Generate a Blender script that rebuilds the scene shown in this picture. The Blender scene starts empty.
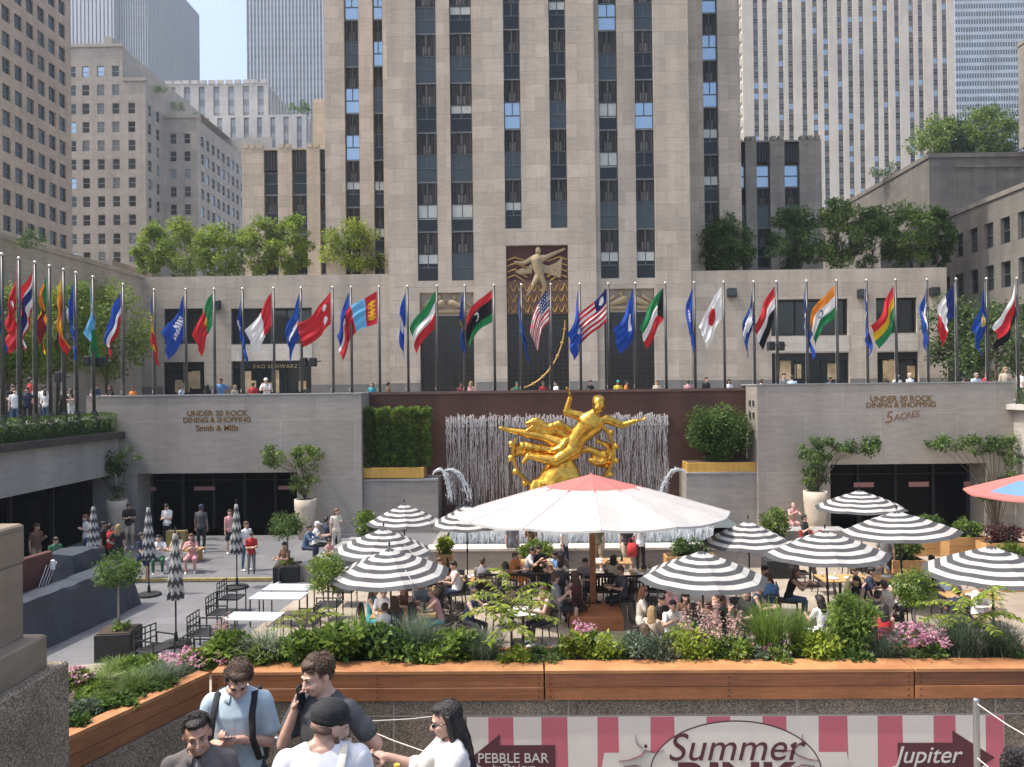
import bpy, math, random
import numpy as np
from mathutils import Vector, Matrix, noise
from mathutils.bvhtree import BVHTree
R = math.radians
scene = bpy.context.scene
COL = scene.collection
random.seed(7)
RNG = np.random.default_rng(11)
W, H, F = 1024, 767, 770.0
cam_d = bpy.data.cameras.new('camera')
cam_d.sensor_width = 36.0
cam_d.lens = F / W * 36.0
cam_d.clip_end = 6000
cam_d.clip_start = 0.05
cam = bpy.data.objects.new('camera', cam_d)
COL.objects.link(cam)
YAW, PITCH, ROLL = math.atan(13 / F), math.atan(4.7 / F), R(-0.65)
CM = Matrix.Rotation(YAW, 3, 'Z') @ Matrix.Rotation(R(90) + PITCH, 3, 'X') @ Matrix.Rotation(ROLL, 3, 'Z')
CAMZ = 6.0
cam.matrix_world = Matrix.Translation((0, 0, CAMZ)) @ CM.to_4x4()
scene.camera = cam
def ray(px, py):
    return CM @ Vector(((px - W / 2) / F, -(py - H / 2) / F, -1.0))
def P(px, py, Y):                      # surveying helpers: where a sight line meets a plane of the place
    d = ray(px, py); t = Y / d.y
    return Vector((d.x * t, Y, CAMZ + d.z * t))
def G(px, py, z=0.0):
    d = ray(px, py); t = (z - CAMZ) / d.z
    return Vector((d.x * t, d.y * t, z))
def XA(px, Y, py=388): return P(px, py, Y).x
def ZA(px, py, Y): return P(px, py, Y).z
_M = {}
def nodes(name):
    m = bpy.data.materials.new(name); m.use_nodes = True
    nt = m.node_tree
    return m, nt, nt.nodes['Principled BSDF']
def mat(name, col, rough=0.7, metal=0.0, var=0.0, scale=4.0, bump=0.0, bscale=40.0, spec=0.5, trans=0.0, detail=4.0, streak=False, col2=None):
    if name in _M: return _M[name]
    m, nt, b = nodes(name)
    N, L = nt.nodes, nt.links
    c = (*col, 1)
    b.inputs['Base Color'].default_value = c
    b.inputs['Roughness'].default_value = rough
    b.inputs['Metallic'].default_value = metal
    b.inputs['Specular IOR Level'].default_value = spec
    geo = None
    if var > 0 or bump > 0:
        geo = N.new('ShaderNodeNewGeometry')
    if var > 0:
        t = N.new('ShaderNodeTexNoise'); t.inputs['Scale'].default_value = scale; t.inputs['Detail'].default_value = detail
        t.inputs['Roughness'].default_value = 0.65
        if streak:
            mp = N.new('ShaderNodeMapping'); mp.inputs['Scale'].default_value = (1, 1, 0.12)
            L.new(geo.outputs['Position'], mp.inputs['Vector']); L.new(mp.outputs['Vector'], t.inputs['Vector'])
        else:
            L.new(geo.outputs['Position'], t.inputs['Vector'])
        r = N.new('ShaderNodeValToRGB')
        lo = tuple(max(0, x * (1 - var)) for x in col); hi = col2 if col2 else tuple(min(1, x * (1 + var)) for x in col)
        r.color_ramp.elements[0].position = 0.3; r.color_ramp.elements[1].position = 0.7
        r.color_ramp.elements[0].color = (*lo, 1); r.color_ramp.elements[1].color = (*hi, 1)
        L.new(t.outputs['Fac'], r.inputs['Fac']); L.new(r.outputs['Color'], b.inputs['Base Color'])
    if bump > 0:
        t2 = N.new('ShaderNodeTexNoise'); t2.inputs['Scale'].default_value = bscale; t2.inputs['Detail'].default_value = 3
        L.new(geo.outputs['Position'], t2.inputs['Vector'])
        bp = N.new('ShaderNodeBump'); bp.inputs['Strength'].default_value = bump; bp.inputs['Distance'].default_value = 0.02
        L.new(t2.outputs['Fac'], bp.inputs['Height']); L.new(bp.outputs['Normal'], b.inputs['Normal'])
    if trans > 0:
        out = N['Material Output']
        tr = N.new('ShaderNodeBsdfTranslucent'); mx = N.new('ShaderNodeMixShader'); mx.inputs[0].default_value = trans
        src = b.inputs['Base Color'].links[0].from_socket if b.inputs['Base Color'].is_linked else None
        if src: L.new(src, tr.inputs['Color'])
        else: tr.inputs['Color'].default_value = c
        L.new(b.outputs[0], mx.inputs[1]); L.new(tr.outputs[0], mx.inputs[2]); L.new(mx.outputs[0], out.inputs['Surface'])
    _M[name] = m
    return m
def stone(name, col, bw, bh, mortar=0.006, var=0.14, rough=0.85, mort_dark=0.72, stain=0.2, fine=0.1, bumpy=0.15, big=0.12):
    """ashlar stone: coursed blocks that differ in tone, veins, weather stains"""
    if name in _M: return _M[name]
    m, nt, b = nodes(name); N, L = nt.nodes, nt.links
    b.inputs['Roughness'].default_value = rough; b.inputs['Specular IOR Level'].default_value = 0.3
    geo = N.new('ShaderNodeNewGeometry'); sx = N.new('ShaderNodeSeparateXYZ'); L.new(geo.outputs['Position'], sx.inputs[0])
    ad = N.new('ShaderNodeMath'); L.new(sx.outputs['X'], ad.inputs[0]); L.new(sx.outputs['Y'], ad.inputs[1])
    cb = N.new('ShaderNodeCombineXYZ'); L.new(ad.outputs[0], cb.inputs['X']); L.new(sx.outputs['Z'], cb.inputs['Y'])
    br = N.new('ShaderNodeTexBrick'); L.new(cb.outputs[0], br.inputs['Vector'])
    br.offset = 0.5; br.squash = 1.0
    br.inputs['Scale'].default_value = 1.0
    br.inputs['Brick Width'].default_value = bw; br.inputs['Row Height'].default_value = bh
    br.inputs['Mortar Size'].default_value = mortar; br.inputs['Mortar Smooth'].default_value = 0.2; br.inputs['Bias'].default_value = 0.0
    c1 = tuple(x * (1 + var) for x in col); c2 = tuple(x * (1 - var) for x in col)
    br.inputs['Color1'].default_value = (*c1, 1); br.inputs['Color2'].default_value = (*c2, 1)
    br.inputs['Mortar'].default_value = (*[x * mort_dark for x in col], 1)
    def noise_mul(scale, lo, hi, src, sc=(1, 1, 1), detail=5):
        mp = N.new('ShaderNodeMapping'); mp.inputs['Scale'].default_value = sc
        L.new(geo.outputs['Position'], mp.inputs['Vector'])
        t = N.new('ShaderNodeTexNoise'); t.inputs['Scale'].default_value = scale; t.inputs['Detail'].default_value = detail; t.inputs['Roughness'].default_value = 0.6
        L.new(mp.outputs[0], t.inputs['Vector'])
        mr = N.new('ShaderNodeMapRange'); mr.inputs['From Min'].default_value = 0.3; mr.inputs['From Max'].default_value = 0.7
        mr.inputs['To Min'].default_value = lo; mr.inputs['To Max'].default_value = hi
        L.new(t.outputs['Fac'], mr.inputs['Value'])
        mx = N.new('ShaderNodeVectorMath'); mx.operation = 'SCALE'
        L.new(src, mx.inputs[0]); L.new(mr.outputs[0], mx.inputs['Scale'])
        return mx.outputs[0]
    c = noise_mul(1.6, 1 - fine, 1 + fine, br.outputs['Color'], (1, 1, 4))
    c = noise_mul(0.7, 1 - stain, 1.04, c, (1.4, 1.4, 0.10), 6)
    c = noise_mul(0.09, 1 - big, 1 + big, c)
    L.new(c, b.inputs['Base Color'])
    t2 = N.new('ShaderNodeTexNoise'); t2.inputs['Scale'].default_value = 12; L.new(geo.outputs['Position'], t2.inputs['Vector'])
    bp = N.new('ShaderNodeBump'); bp.inputs['Strength'].default_value = bumpy; bp.inputs['Distance'].default_value = 0.03
    L.new(t2.outputs['Fac'], bp.inputs['Height']); L.new(bp.outputs['Normal'], b.inputs['Normal'])
    _M[name] = m
    return m
def glass(name, col, rough=0.06, metal=0.0, spec=0.8):
    if name in _M: return _M[name]
    m = mat(name, col, rough, metal, spec=spec)
    nt = m.node_tree; N, L = nt.nodes, nt.links; b = N['Principled BSDF']
    geo = N.new('ShaderNodeNewGeometry'); t = N.new('ShaderNodeTexNoise'); t.inputs['Scale'].default_value = 0.55; t.inputs['Detail'].default_value = 2
    L.new(geo.outputs['Position'], t.inputs['Vector'])
    bp = N.new('ShaderNodeBump'); bp.inputs['Strength'].default_value = 0.12; bp.inputs['Distance'].default_value = 0.15
    L.new(t.outputs['Fac'], bp.inputs['Height']); L.new(bp.outputs['Normal'], b.inputs['Normal'])
    return m
LIME = stone('limestone', (0.48, 0.41, 0.33), 1.5, 0.95, 0.014, var=0.12, mort_dark=0.7)
LIME_WARM = stone('limestone_warm', (0.44, 0.375, 0.30), 1.5, 0.9, 0.012, var=0.08)
LIME_PALE = stone('limestone_pale', (0.55, 0.50, 0.43), 1.6, 1.0, 0.012, var=0.06, stain=0.12)
LIME_DARK = stone('limestone_dark', (0.27, 0.245, 0.21), 1.4, 0.8, 0.014, var=0.1, stain=0.3)  # darker limestone with heavier streaks
GREY_STONE = stone('grey_granite', (0.315, 0.285, 0.25), 3.1, 2.4, 0.010, var=0.05, mort_dark=1.35, stain=0.16, fine=0.12, rough=0.6)
BROWN_STONE = stone('brown_granite', (0.105, 0.05, 0.036), 2.2, 2.0, 0.008, var=0.07, mort_dark=0.7, rough=0.45, stain=0.35)
BASE_STONE = stone('base_granite', (0.2, 0.19, 0.175), 1.5, 0.8, 0.01, var=0.08)
METAL_DK = mat('bronze_dark', (0.045, 0.042, 0.04), 0.45, 0.6, var=0.35, scale=3, streak=True)
SPAN_LT = mat('spandrel_rib', (0.20, 0.195, 0.185), 0.5, 0.3, var=0.3, scale=2.5, streak=True)
SPAN = mat('spandrel_metal', (0.042, 0.042, 0.042), 0.55, 0.25, var=0.4, scale=2.5, streak=True)
FRAME = mat('window_frame_metal', (0.10, 0.11, 0.115), 0.5, 0.4)
FRAME_LT = mat('window_frame_pale', (0.35, 0.36, 0.36), 0.5, 0.2)
GL_DARK = glass('glass_dark', (0.016, 0.019, 0.021), 0.06, 0.0, 0.3)
GL_MID = glass('glass_grey', (0.042, 0.052, 0.056), 0.08, 0.08, 0.5)
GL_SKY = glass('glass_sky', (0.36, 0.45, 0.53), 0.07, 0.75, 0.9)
BLIND = mat('window_blind', (0.50, 0.52, 0.48), 0.8, var=0.1, scale=2)
BLACK = mat('black_paint', (0.018, 0.018, 0.02), 0.45, 0.2, var=0.2, scale=6)
BLACK_M = mat('black_matt', (0.02, 0.02, 0.021), 0.85, var=0.3, scale=5)
WHITE = mat('white_paint', (0.75, 0.75, 0.73), 0.5, var=0.06, scale=5)
STEEL = mat('brushed_steel', (0.55, 0.54, 0.52), 0.35, 0.9)
GOLD_PAINT = mat('gold_paint', (0.55, 0.32, 0.07), 0.5, 0.25, var=0.15, scale=6, streak=True)
BRASS = mat('brass_letters', (0.20, 0.11, 0.03), 0.4, 0.5)
SOIL = mat('soil', (0.06, 0.042, 0.03), 0.95, var=0.4, scale=20, bump=0.6)
class MB:
    def __init__(s): s.v = []; s.f = []; s.m = []
    def add(s, vs, fs, m=0):
        o = len(s.v); s.v.extend([tuple(v) for v in vs])
        for f in fs: s.f.append(tuple(i + o for i in f)); s.m.append(m)
    def quad(s, a, b, c, d, m=0): s.add([a, b, c, d], [(0, 1, 2, 3)], m)
    def box(s, x0, x1, y0, y1, z0, z1, m=0):
        vs = [(x0, y0, z0), (x1, y0, z0), (x1, y1, z0), (x0, y1, z0), (x0, y0, z1), (x1, y0, z1), (x1, y1, z1), (x0, y1, z1)]
        s.add(vs, [(0, 3, 2, 1), (4, 5, 6, 7), (0, 1, 5, 4), (1, 2, 6, 5), (2, 3, 7, 6), (3, 0, 4, 7)], m)
    def bbox(s, x0, x1, y0, y1, z0, z1, b=0.01, m=0):      # box with chamfered upright and top edges
        r0 = [(x0 + b, y0), (x1 - b, y0), (x1, y0 + b), (x1, y1 - b), (x1 - b, y1), (x0 + b, y1), (x0, y1 - b), (x0, y0 + b)]
        cx, cy = (x0 + x1) / 2, (y0 + y1) / 2
        def sh(p): return (p[0] - math.copysign(b, p[0] - cx), p[1] - math.copysign(b, p[1] - cy))
        r1 = [sh(p) for p in r0]
        vs = [(*p, z0) for p in r0] + [(*p, z1 - b) for p in r0] + [(*p, z1) for p in r1]
        fs = [tuple(range(7, -1, -1)), tuple(range(16, 24))]
        for k in (0, 8):
            for i in range(8): fs.append((k + i, k + (i + 1) % 8, k + 8 + (i + 1) % 8, k + 8 + i))
        s.add(vs, fs, m)
    def tube(s, pts, rad, n=8, m=0, caps=True, flat=None):
        pts = [Vector(p) for p in pts]
        if not hasattr(rad, '__len__'): rad = [rad] * len(pts)
        vs = []; up = Vector((0, 0, 1)); prev = None
        for i, p in enumerate(pts):
            d = (pts[min(i + 1, len(pts) - 1)] - pts[max(i - 1, 0)])
            if d.length < 1e-9: d = Vector((0, 0, 1))
            d.normalize()
            if prev is None:
                a = d.cross(up)
                if a.length < 1e-3: a = d.cross(Vector((0, 1, 0)))
                a.normalize()
            else:
                a = prev - d * prev.dot(d)
                if a.length < 1e-4: a = d.cross(up)
                a.normalize()
            prev = a; b = d.cross(a)
            for k in range(n):
                t = 2 * math.pi * k / n
                vs.append(p + a * (math.cos(t) * rad[i]) + b * (math.sin(t) * rad[i] * (flat or 1)))
        fs = []
        for i in range(len(pts) - 1):
            for k in range(n):
                fs.append((i * n + k, i * n + (k + 1) % n, (i + 1) * n + (k + 1) % n, (i + 1) * n + k))
        if caps:
            fs.append(tuple(range(n - 1, -1, -1))); fs.append(tuple((len(pts) - 1) * n + k for k in range(n)))
        s.add(vs, fs, m)
    def lathe(s, prof, n=16, c=(0, 0, 0), m=0, sx=1, sy=1, capb=True, capt=True):
        vs = [(c[0] + r * sx * math.cos(2 * math.pi * k / n), c[1] + r * sy * math.sin(2 * math.pi * k / n), c[2] + z) for r, z in prof for k in range(n)]
        fs = [(i * n + k, i * n + (k + 1) % n, (i + 1) * n + (k + 1) % n, (i + 1) * n + k) for i in range(len(prof) - 1) for k in range(n)]
        if capb: fs.append(tuple(range(n - 1, -1, -1)))
        if capt: fs.append(tuple((len(prof) - 1) * n + k for k in range(n)))
        s.add(vs, fs, m)
    def capsule(s, a, b, ra, rb, n=10, m=0, k=3):
        a, b = Vector(a), Vector(b); d = (b - a)
        if d.length < 1e-6: d = Vector((0, 0, 1e-4))
        u = d.normalized(); pts = []; rs = []
        for i in range(k, 0, -1):
            t = i / k * math.pi / 2 * 0.98; pts.append(a - u * (ra * math.sin(t))); rs.append(ra * math.cos(t))
        pts.append(a); rs.append(ra); pts.append(b); rs.append(rb)
        for i in range(1, k + 1):
            t = i / k * math.pi / 2 * 0.98; pts.append(b + u * (rb * math.sin(t))); rs.append(rb * math.cos(t))
        s.tube(pts, rs, n, m)
    def ellipsoid(s, c, r, n=14, k=9, m=0, rot=None):
        vs = []; c = Vector(c)
        for i in range(k + 1):
            t = -math.pi / 2 + math.pi * min(max(i, 0.08), k - 0.08) / k
            for j in range(n):
                p = Vector((r[0] * math.cos(t) * math.cos(2 * math.pi * j / n), r[1] * math.cos(t) * math.sin(2 * math.pi * j / n), r[2] * math.sin(t)))
                if rot: p = rot @ p
                vs.append(c + p)
        fs = [(i * n + j, i * n + (j + 1) % n, (i + 1) * n + (j + 1) % n, (i + 1) * n + j) for i in range(k) for j in range(n)]
        fs.append(tuple(range(n - 1, -1, -1))); fs.append(tuple(k * n + j for j in range(n)))
        s.add(vs, fs, m)
    def mesh(s, name, mats, smooth=False):
        me = bpy.data.meshes.new(name); me.from_pydata(s.v, [], s.f)
        for x in (mats if isinstance(mats, (list, tuple)) else [mats]): me.materials.append(x)
        if any(s.m): me.polygons.foreach_set('material_index', s.m)
        if smooth: me.polygons.foreach_set('use_smooth', [True] * len(me.polygons))
        me.update(); return me
    def each(s, name, mats, parent):            # every box of this builder as a part of its own
        for i in range(0, len(s.v), 8):
            b = MB(); b.v = s.v[i:i + 8]; b.f = [tuple(x - i for x in f) for f in s.f if i <= f[0] < i + 8]; b.m = [0] * len(b.f); b.build(name, mats, parent)
    def build(s, name, mats, parent=None, smooth=False, **kw):
        return link(name, s.mesh(name, mats, smooth), parent, **kw)
def link(name, me, parent=None, loc=None, rz=0, label=None, cat=None, group=None, kind=None):
    o = bpy.data.objects.new(name, me); COL.objects.link(o)
    if parent: o.parent = parent
    if loc is not None: o.location = loc
    if rz: o.rotation_euler = (0, 0, rz)
    return tag(o, label, cat, group, kind)
def tag(o, label=None, cat=None, group=None, kind=None):
    if label: o['label'] = label
    if cat: o['category'] = cat
    if group: o['group'] = group
    if kind: o['kind'] = kind
    return o
def thing(name, label, cat, loc=(0, 0, 0), rz=0, group=None):
    return link(name, None, None, loc, rz, label, cat, group)
_CH = {}
def kids(o): return [c for c in COL.objects if c.parent is o]
def copy_tree(src, kidmap, label=None, loc=None, rz=None, group=None, scale=None):
    r = src.copy(); COL.objects.link(r)
    def rec(s, d):
        for ch in kidmap.get(s.name, ()):
            c = ch.copy(); COL.objects.link(c); c.parent = d; rec(ch, c)
    rec(src, r)
    if label: r['label'] = label
    if group: r['group'] = group
    if loc is not None: r.location = loc
    if rz is not None: r.rotation_euler = (0, 0, rz)
    if scale is not None: r.scale = scale if hasattr(scale, '__len__') else (scale,) * 3
    return r
def kidmap_of(root):
    d = {}
    def rec(o):
        ks = list(o.children); d[o.name] = ks
        for k in ks: rec(k)
    rec(root); return d
def np_mesh(name, verts, quads, mats, midx=None, smooth=False):
    me = bpy.data.meshes.new(name)
    nv, nf = len(verts), len(quads)
    me.vertices.add(nv); me.vertices.foreach_set('co', np.asarray(verts, dtype=np.float32).ravel())
    k = quads.shape[1]
    me.loops.add(nf * k); me.loops.foreach_set('vertex_index', np.asarray(quads, dtype=np.int32).ravel())
    me.polygons.add(nf); me.polygons.foreach_set('loop_start', np.arange(0, nf * k, k, dtype=np.int32))
    for x in mats: me.materials.append(x)
    if midx is not None: me.polygons.foreach_set('material_index', np.asarray(midx, dtype=np.int32))
    if smooth: me.polygons.foreach_set('use_smooth', np.ones(nf, dtype=bool))
    me.update(calc_edges=True); me.validate()
    return me
def text(name, s, size, m, loc, parent=None, rot=(R(90), 0, 0), extrude=0.015, shear=0.0, align='CENTER', space=1.0, offset=0.0, sx=1.0):
    c = bpy.data.curves.new(name, 'FONT'); c.body = s; c.size = size; c.extrude = extrude; c.shear = shear; c.align_x = align; c.align_y = 'CENTER'
    c.space_character = space; c.offset = offset; c.materials.append(m)
    c.offset = offset
    t = bpy.data.objects.new(name, c); COL.objects.link(t); dg = bpy.context.evaluated_depsgraph_get(); dg.update()
    me = bpy.data.meshes.new_from_object(t.evaluated_get(dg)); me.name = name; bpy.data.objects.remove(t)
    o = link(name, me, parent, loc); o.rotation_euler = rot; o.scale = (sx, 1, 1)
    return o
def facade(mb, O, U, N, W_, z0, z1, holes, depth, m=0, mr=None):
    """one sheet of wall with real rectangular openings and reveals. O origin (x,y), U along, N outward"""
    mr = m if mr is None else mr
    us = sorted({0.0, W_} | {round(h[0], 4) for h in holes} | {round(h[1], 4) for h in holes})
    zs = sorted({z0, z1} | {round(h[2], 4) for h in holes} | {round(h[3], 4) for h in holes})
    us = [u for u in us if -1e-6 <= u <= W_ + 1e-6]; zs = [z for z in zs if z0 - 1e-6 <= z <= z1 + 1e-6]
    def pt(u, z, d=0.0): return (O[0] + U[0] * u - N[0] * d, O[1] + U[1] * u - N[1] * d, z)
    hs = [(round(a, 4), round(b, 4), round(c, 4), round(d, 4)) for a, b, c, d in holes]
    ui = {u: i for i, u in enumerate(us)}; zi = {z: i for i, z in enumerate(zs)}
    grid = np.zeros((len(us), len(zs)), bool)
    for a, b, c, d in hs:
        ia, ib = ui.get(a), ui.get(b); ic, idd = zi.get(c), zi.get(d)
        if None in (ia, ib, ic, idd): continue
        grid[ia:ib, ic:idd] = True
    flip = (U[0] * N[1] - U[1] * N[0]) > 0
    def q(a, b, c, d, mm):
        if flip: mb.quad(d, c, b, a, mm)
        else: mb.quad(a, b, c, d, mm)
    for i in range(len(us) - 1):
        j = 0
        while j < len(zs) - 1:
            if grid[i, j]: j += 1; continue
            k = j
            while k < len(zs) - 1 and not grid[i, k]: k += 1
            q(pt(us[i], zs[j]), pt(us[i + 1], zs[j]), pt(us[i + 1], zs[k]), pt(us[i], zs[k]), m); j = k
    for a, b, c, d in hs:
        if depth <= 0: continue
        q(pt(a, c), pt(a, d), pt(a, d, depth), pt(a, c, depth), mr)
        q(pt(b, d), pt(b, c), pt(b, c, depth), pt(b, d, depth), mr)
        q(pt(a, c), pt(a, c, depth), pt(b, c, depth), pt(b, c), mr)
        q(pt(a, d, depth), pt(a, d), pt(b, d), pt(b, d, depth), mr)
def frot(N): return math.atan2(N[0], -N[1])   # turn a part that faces -Y to face N
def window_mesh(w, h, glassm, fr=0.06, style='double', framem=FRAME, blind=0.0):
    """frame mesh (thin bars) and pane mesh, facing -Y, origin bottom centre"""
    f = MB(); hw = w / 2
    f.box(-hw, -hw + fr, -0.03, 0.05, 0, h); f.box(hw - fr, hw, -0.03, 0.05, 0, h)
    f.box(-hw + fr, hw - fr, -0.03, 0.05, 0, fr); f.box(-hw + fr, hw - fr, -0.03, 0.05, h - fr, h)
    if style in ('double', 'tower'):
        f.box(-hw + fr, hw - fr, -0.02, 0.045, h * 0.48, h * 0.48 + fr)
    if style == 'tower':
        f.box(-fr / 2, fr / 2, -0.018, 0.04, h * 0.48 + fr, h - fr)
    g = MB(); g.quad((-hw + fr / 2, 0.02, fr / 2), (hw - fr / 2, 0.02, fr / 2), (hw - fr / 2, 0.02, h - fr / 2), (-hw + fr / 2, 0.02, h - fr / 2), 0)
    mats = [glassm]
    if blind > 0:
        g.box(-hw + fr, hw - fr, 0.0, 0.015, h * (1 - blind), h - fr, 1); mats.append(BLIND)
    return f.mesh('window', framem), g.mesh('pane', mats)
ST = 4.8            # street level above the sunken plaza floor (z = 0)
YW = 31.9           # plaza end wall (front)
YB = 33.55          # brown fountain wall
XL, XR = -17.0, 20.0
LAND = 2.5
def paving(name, col, tile, var=0.08, rough=0.8, stain=0.15):
    m, nt, b = nodes(name); N, L = nt.nodes, nt.links
    geo = N.new('ShaderNodeNewGeometry'); br = N.new('ShaderNodeTexBrick'); L.new(geo.outputs['Position'], br.inputs['Vector'])
    br.inputs['Scale'].default_value = 1; br.inputs['Brick Width'].default_value = tile[0]; br.inputs['Row Height'].default_value = tile[1]
    br.inputs['Mortar Size'].default_value = 0.008
    br.inputs['Color1'].default_value = (*[c * (1 + var) for c in col], 1); br.inputs['Color2'].default_value = (*[c * (1 - var) for c in col], 1)
    br.inputs['Mortar'].default_value = (*[c * 0.6 for c in col], 1)
    t = N.new('ShaderNodeTexNoise'); t.inputs['Scale'].default_value = 0.9; t.inputs['Detail'].default_value = 7; t.inputs['Roughness'].default_value = 0.65
    L.new(geo.outputs['Position'], t.inputs['Vector'])
    mr = N.new('ShaderNodeMapRange'); mr.inputs['From Min'].default_value = 0.3; mr.inputs['From Max'].default_value = 0.7
    mr.inputs['To Min'].default_value = 1 - stain; mr.inputs['To Max'].default_value = 1 + stain * 0.6
    L.new(t.outputs['Fac'], mr.inputs['Value'])
    mx = N.new('ShaderNodeVectorMath'); mx.operation = 'SCALE'; L.new(br.outputs['Color'], mx.inputs[0]); L.new(mr.outputs[0], mx.inputs['Scale'])
    L.new(mx.outputs[0], b.inputs['Base Color']); b.inputs['Roughness'].default_value = rough; b.inputs['Specular IOR Level'].default_value = 0.3
    return m
SLATE = paving('slate_paving', (0.165, 0.165, 0.17), (0.9, 0.6), 0.1, 0.6)
BEIGE = paving('beige_paving', (0.35, 0.30, 0.24), (0.6, 0.6), 0.07)
STREETP = paving('street_paving', (0.26, 0.25, 0.235), (1.5, 1.5), 0.06)
mb = MB()
mb.quad((-395, YB + .6, ST), (395, YB + .6, ST), (395, 465, ST), (-395, 465, ST))
mb.quad((-395, -38, ST), (XL - .4, -38, ST), (XL - .4, YB + .6, ST), (-395, YB + .6, ST))
mb.quad((XR + .4, -38, ST), (395, -38, ST), (395, YB + .6, ST), (XR + .4, YB + .6, ST))
mb.build('street_ground', STREETP, kind='structure')
mb = MB(); mb.quad((XL - .4, -38, 4.4), (XR + .4, -38, 4.4), (XR + .4, 1.6, 4.4), (XL - .4, 1.6, 4.4))
mb.quad((XL - .4, 1.6, 0), (XR + .4, 1.6, 0), (XR + .4, 1.6, 4.4), (XL - .4, 1.6, 4.4))
mb.build('promenade', STREETP, kind='structure')
mb = MB(); mb.quad((XL - .4, 1.6, 0), (XR + .4, 1.6, 0), (XR + .4, 36, 0), (XL - .4, 36, 0))
mb.build('plaza_floor', SLATE, kind='structure')
mb = MB()
pts = [G(352, 566), G(318, 583), G(236, 643), G(120, 662), G(40, 668)]
pts = [(p.x, p.y) for p in pts]
poly = pts + [(pts[-1][0], 9.0), (XR, 9.0), (XR, YW), (9.0, YW), (8.2, 25.5), (-3.6, 25.5)]
mb.add([(x, y, .004) for x, y in poly], [tuple(range(len(poly) - 1, -1, -1))])
mb.build('terrace_paving', BEIGE, kind='structure')
mb = MB()
LC = (-2.67, 6.52); LE = (-3.25, 5.08)
mb.add([(-3.4, 1.6, LAND), (XR, 1.6, LAND), (XR, 6.5, LAND), (LC[0], 6.5, LAND), (LE[0], LE[1], LAND)], [(0, 1, 2, 3, 4)])
mb.build('landing', paving('landing_paving', (0.2, 0.19, 0.175), (1.2, .9)), kind='structure')
YEL = mat('yellow_edge', (0.34, 0.27, 0.10), 0.7, var=.3, scale=8)
a, b_ = G(170, 585), G(306, 579)
mb = MB()
for i, (x0, x1) in enumerate(((a.x - 2, a.x + 3.3), (a.x + 3.9, b_.x))):
    mb.box(x0, x1, b_.y - .3, b_.y + .3, 0, .11, 0)
    mb.box(x0 + .01, x1 - .01, b_.y - .31, b_.y - .20, .03, .115, 1)
mb.build('kerb_edge', [SLATE, YEL], kind='structure')
def wall_thing(name, label): return thing(name, label, 'wall')
GL_DOOR = glass('glass_door', (0.004, 0.004, 0.005), 0.12, 0, 0.06)
def entrance(wl, x0, x1, ztop, y, ndoor, signpx):
    """dark glazed entrance recessed behind an opening"""
    mb = MB(); mb.quad((x0, y, 0.005), (x1, y, 0.005), (x1, y, ztop), (x0, y, ztop)); mb.build('entrance_glazing', GL_DOOR, wl)
    w = (x1 - x0) / ndoor
    for i in range(ndoor + 1):
        mb = MB(); xx = min(x0 + i * w, x1 - .1); mb.box(xx, xx + .1, y - .12, y - .002, 0.005, ztop); mb.build('mullion', BLACK_M, wl)
    mb = MB(); mb.box(x0 + .1, x1 - .1, y - .10, y - .004, 2.15, 2.2); mb.build('transom', BLACK_M, wl)
    mb = MB(); mb.quad((x0, YW + .01, ztop - .003), (x0, y, ztop - .003), (x1, y, ztop - .003), (x1, YW + .01, ztop - .003)); mb.build('soffit', BLACK_M, wl)
PINKS = mat('door_sign_pink', (0.42, 0.20, 0.19), 0.6)
XA0, XA1 = XL - 1.35, XA(361, YW)
ZT = 5.82
wl = wall_thing('entrance_wall', 'grey granite wall under the toy store side with bronze lettering above a dark entrance')
ox0, ox1 = XA(136, YW), XA(296, YW); OZ = ZA(220, 473, YW)
mb = MB(); facade(mb, (XA0, YW), (1, 0), (0, -1), XA1 - XA0, 0, ZT, [(ox0 - XA0, ox1 - XA0, 0, OZ)], 1.4)
mb.quad((XA1, YW, 0), (XA1, YB, 0), (XA1, YB, ZT), (XA1, YW, ZT)); mb.quad((XA0, YW, ZT), (XA1, YW, ZT), (XA1, YB + .6, ZT), (XA0, YB + .6, ZT))
mb.quad((XA0, YB + .6, ST), (XA0, YB + .6, ZT), (XA1, YB + .6, ZT), (XA1, YB + .6, ST))
mb.build('wall_face', GREY_STONE, wl)
mb = MB(); mb.box(XA0, XA1 + .03, YW - .03, YB + .63, ZT + .002, ZT + .06); mb.build('coping', stone('coping_stone', (.3, .29, .28), 2.2, 3, .01), wl)
entrance(wl, ox0, ox1, OZ, YW + 1.3, 5, None)
for px in (204, 288, 145):
    mb = MB(); x = XA(px, YW + 1.2); mb.box(x - .45, x + .45, YW + 1.15, YW + 1.19, 1.74, 1.9)
    s = mb.build('door_sign', PINKS, wl)
t_ = ['UNDER 30 ROCK', 'DINING & SHOPPING', 'Smith & Mills']
for s, px, py, sz, sh in ((t_[0], 217, 413.5, .33, 0), (t_[1], 217, 420, .30, 0), (t_[2], 217, 428.3, .34, 0)):
    p = P(px, py, YW); o = text('lettering', s, sz, BRASS, (p.x, YW - .004, p.z), wl, shear=sh, offset=.009, extrude=.003)
XB0, XB1 = XA(757, YW, 385), XR
ZT2 = 6.0
wr = wall_thing('entrance_wall', 'grey granite wall right of the fountain with trailing greenery above a dark entrance')
qx0, qx1 = XA(829, YW), XA(985, YW); QZ = ZA(900, 464, YW)
mb = MB(); facade(mb, (XB0, YW), (1, 0), (0, -1), XB1 - XB0, 0, ZT2, [(qx0 - XB0, qx1 - XB0, 0, QZ)], 1.4)
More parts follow.
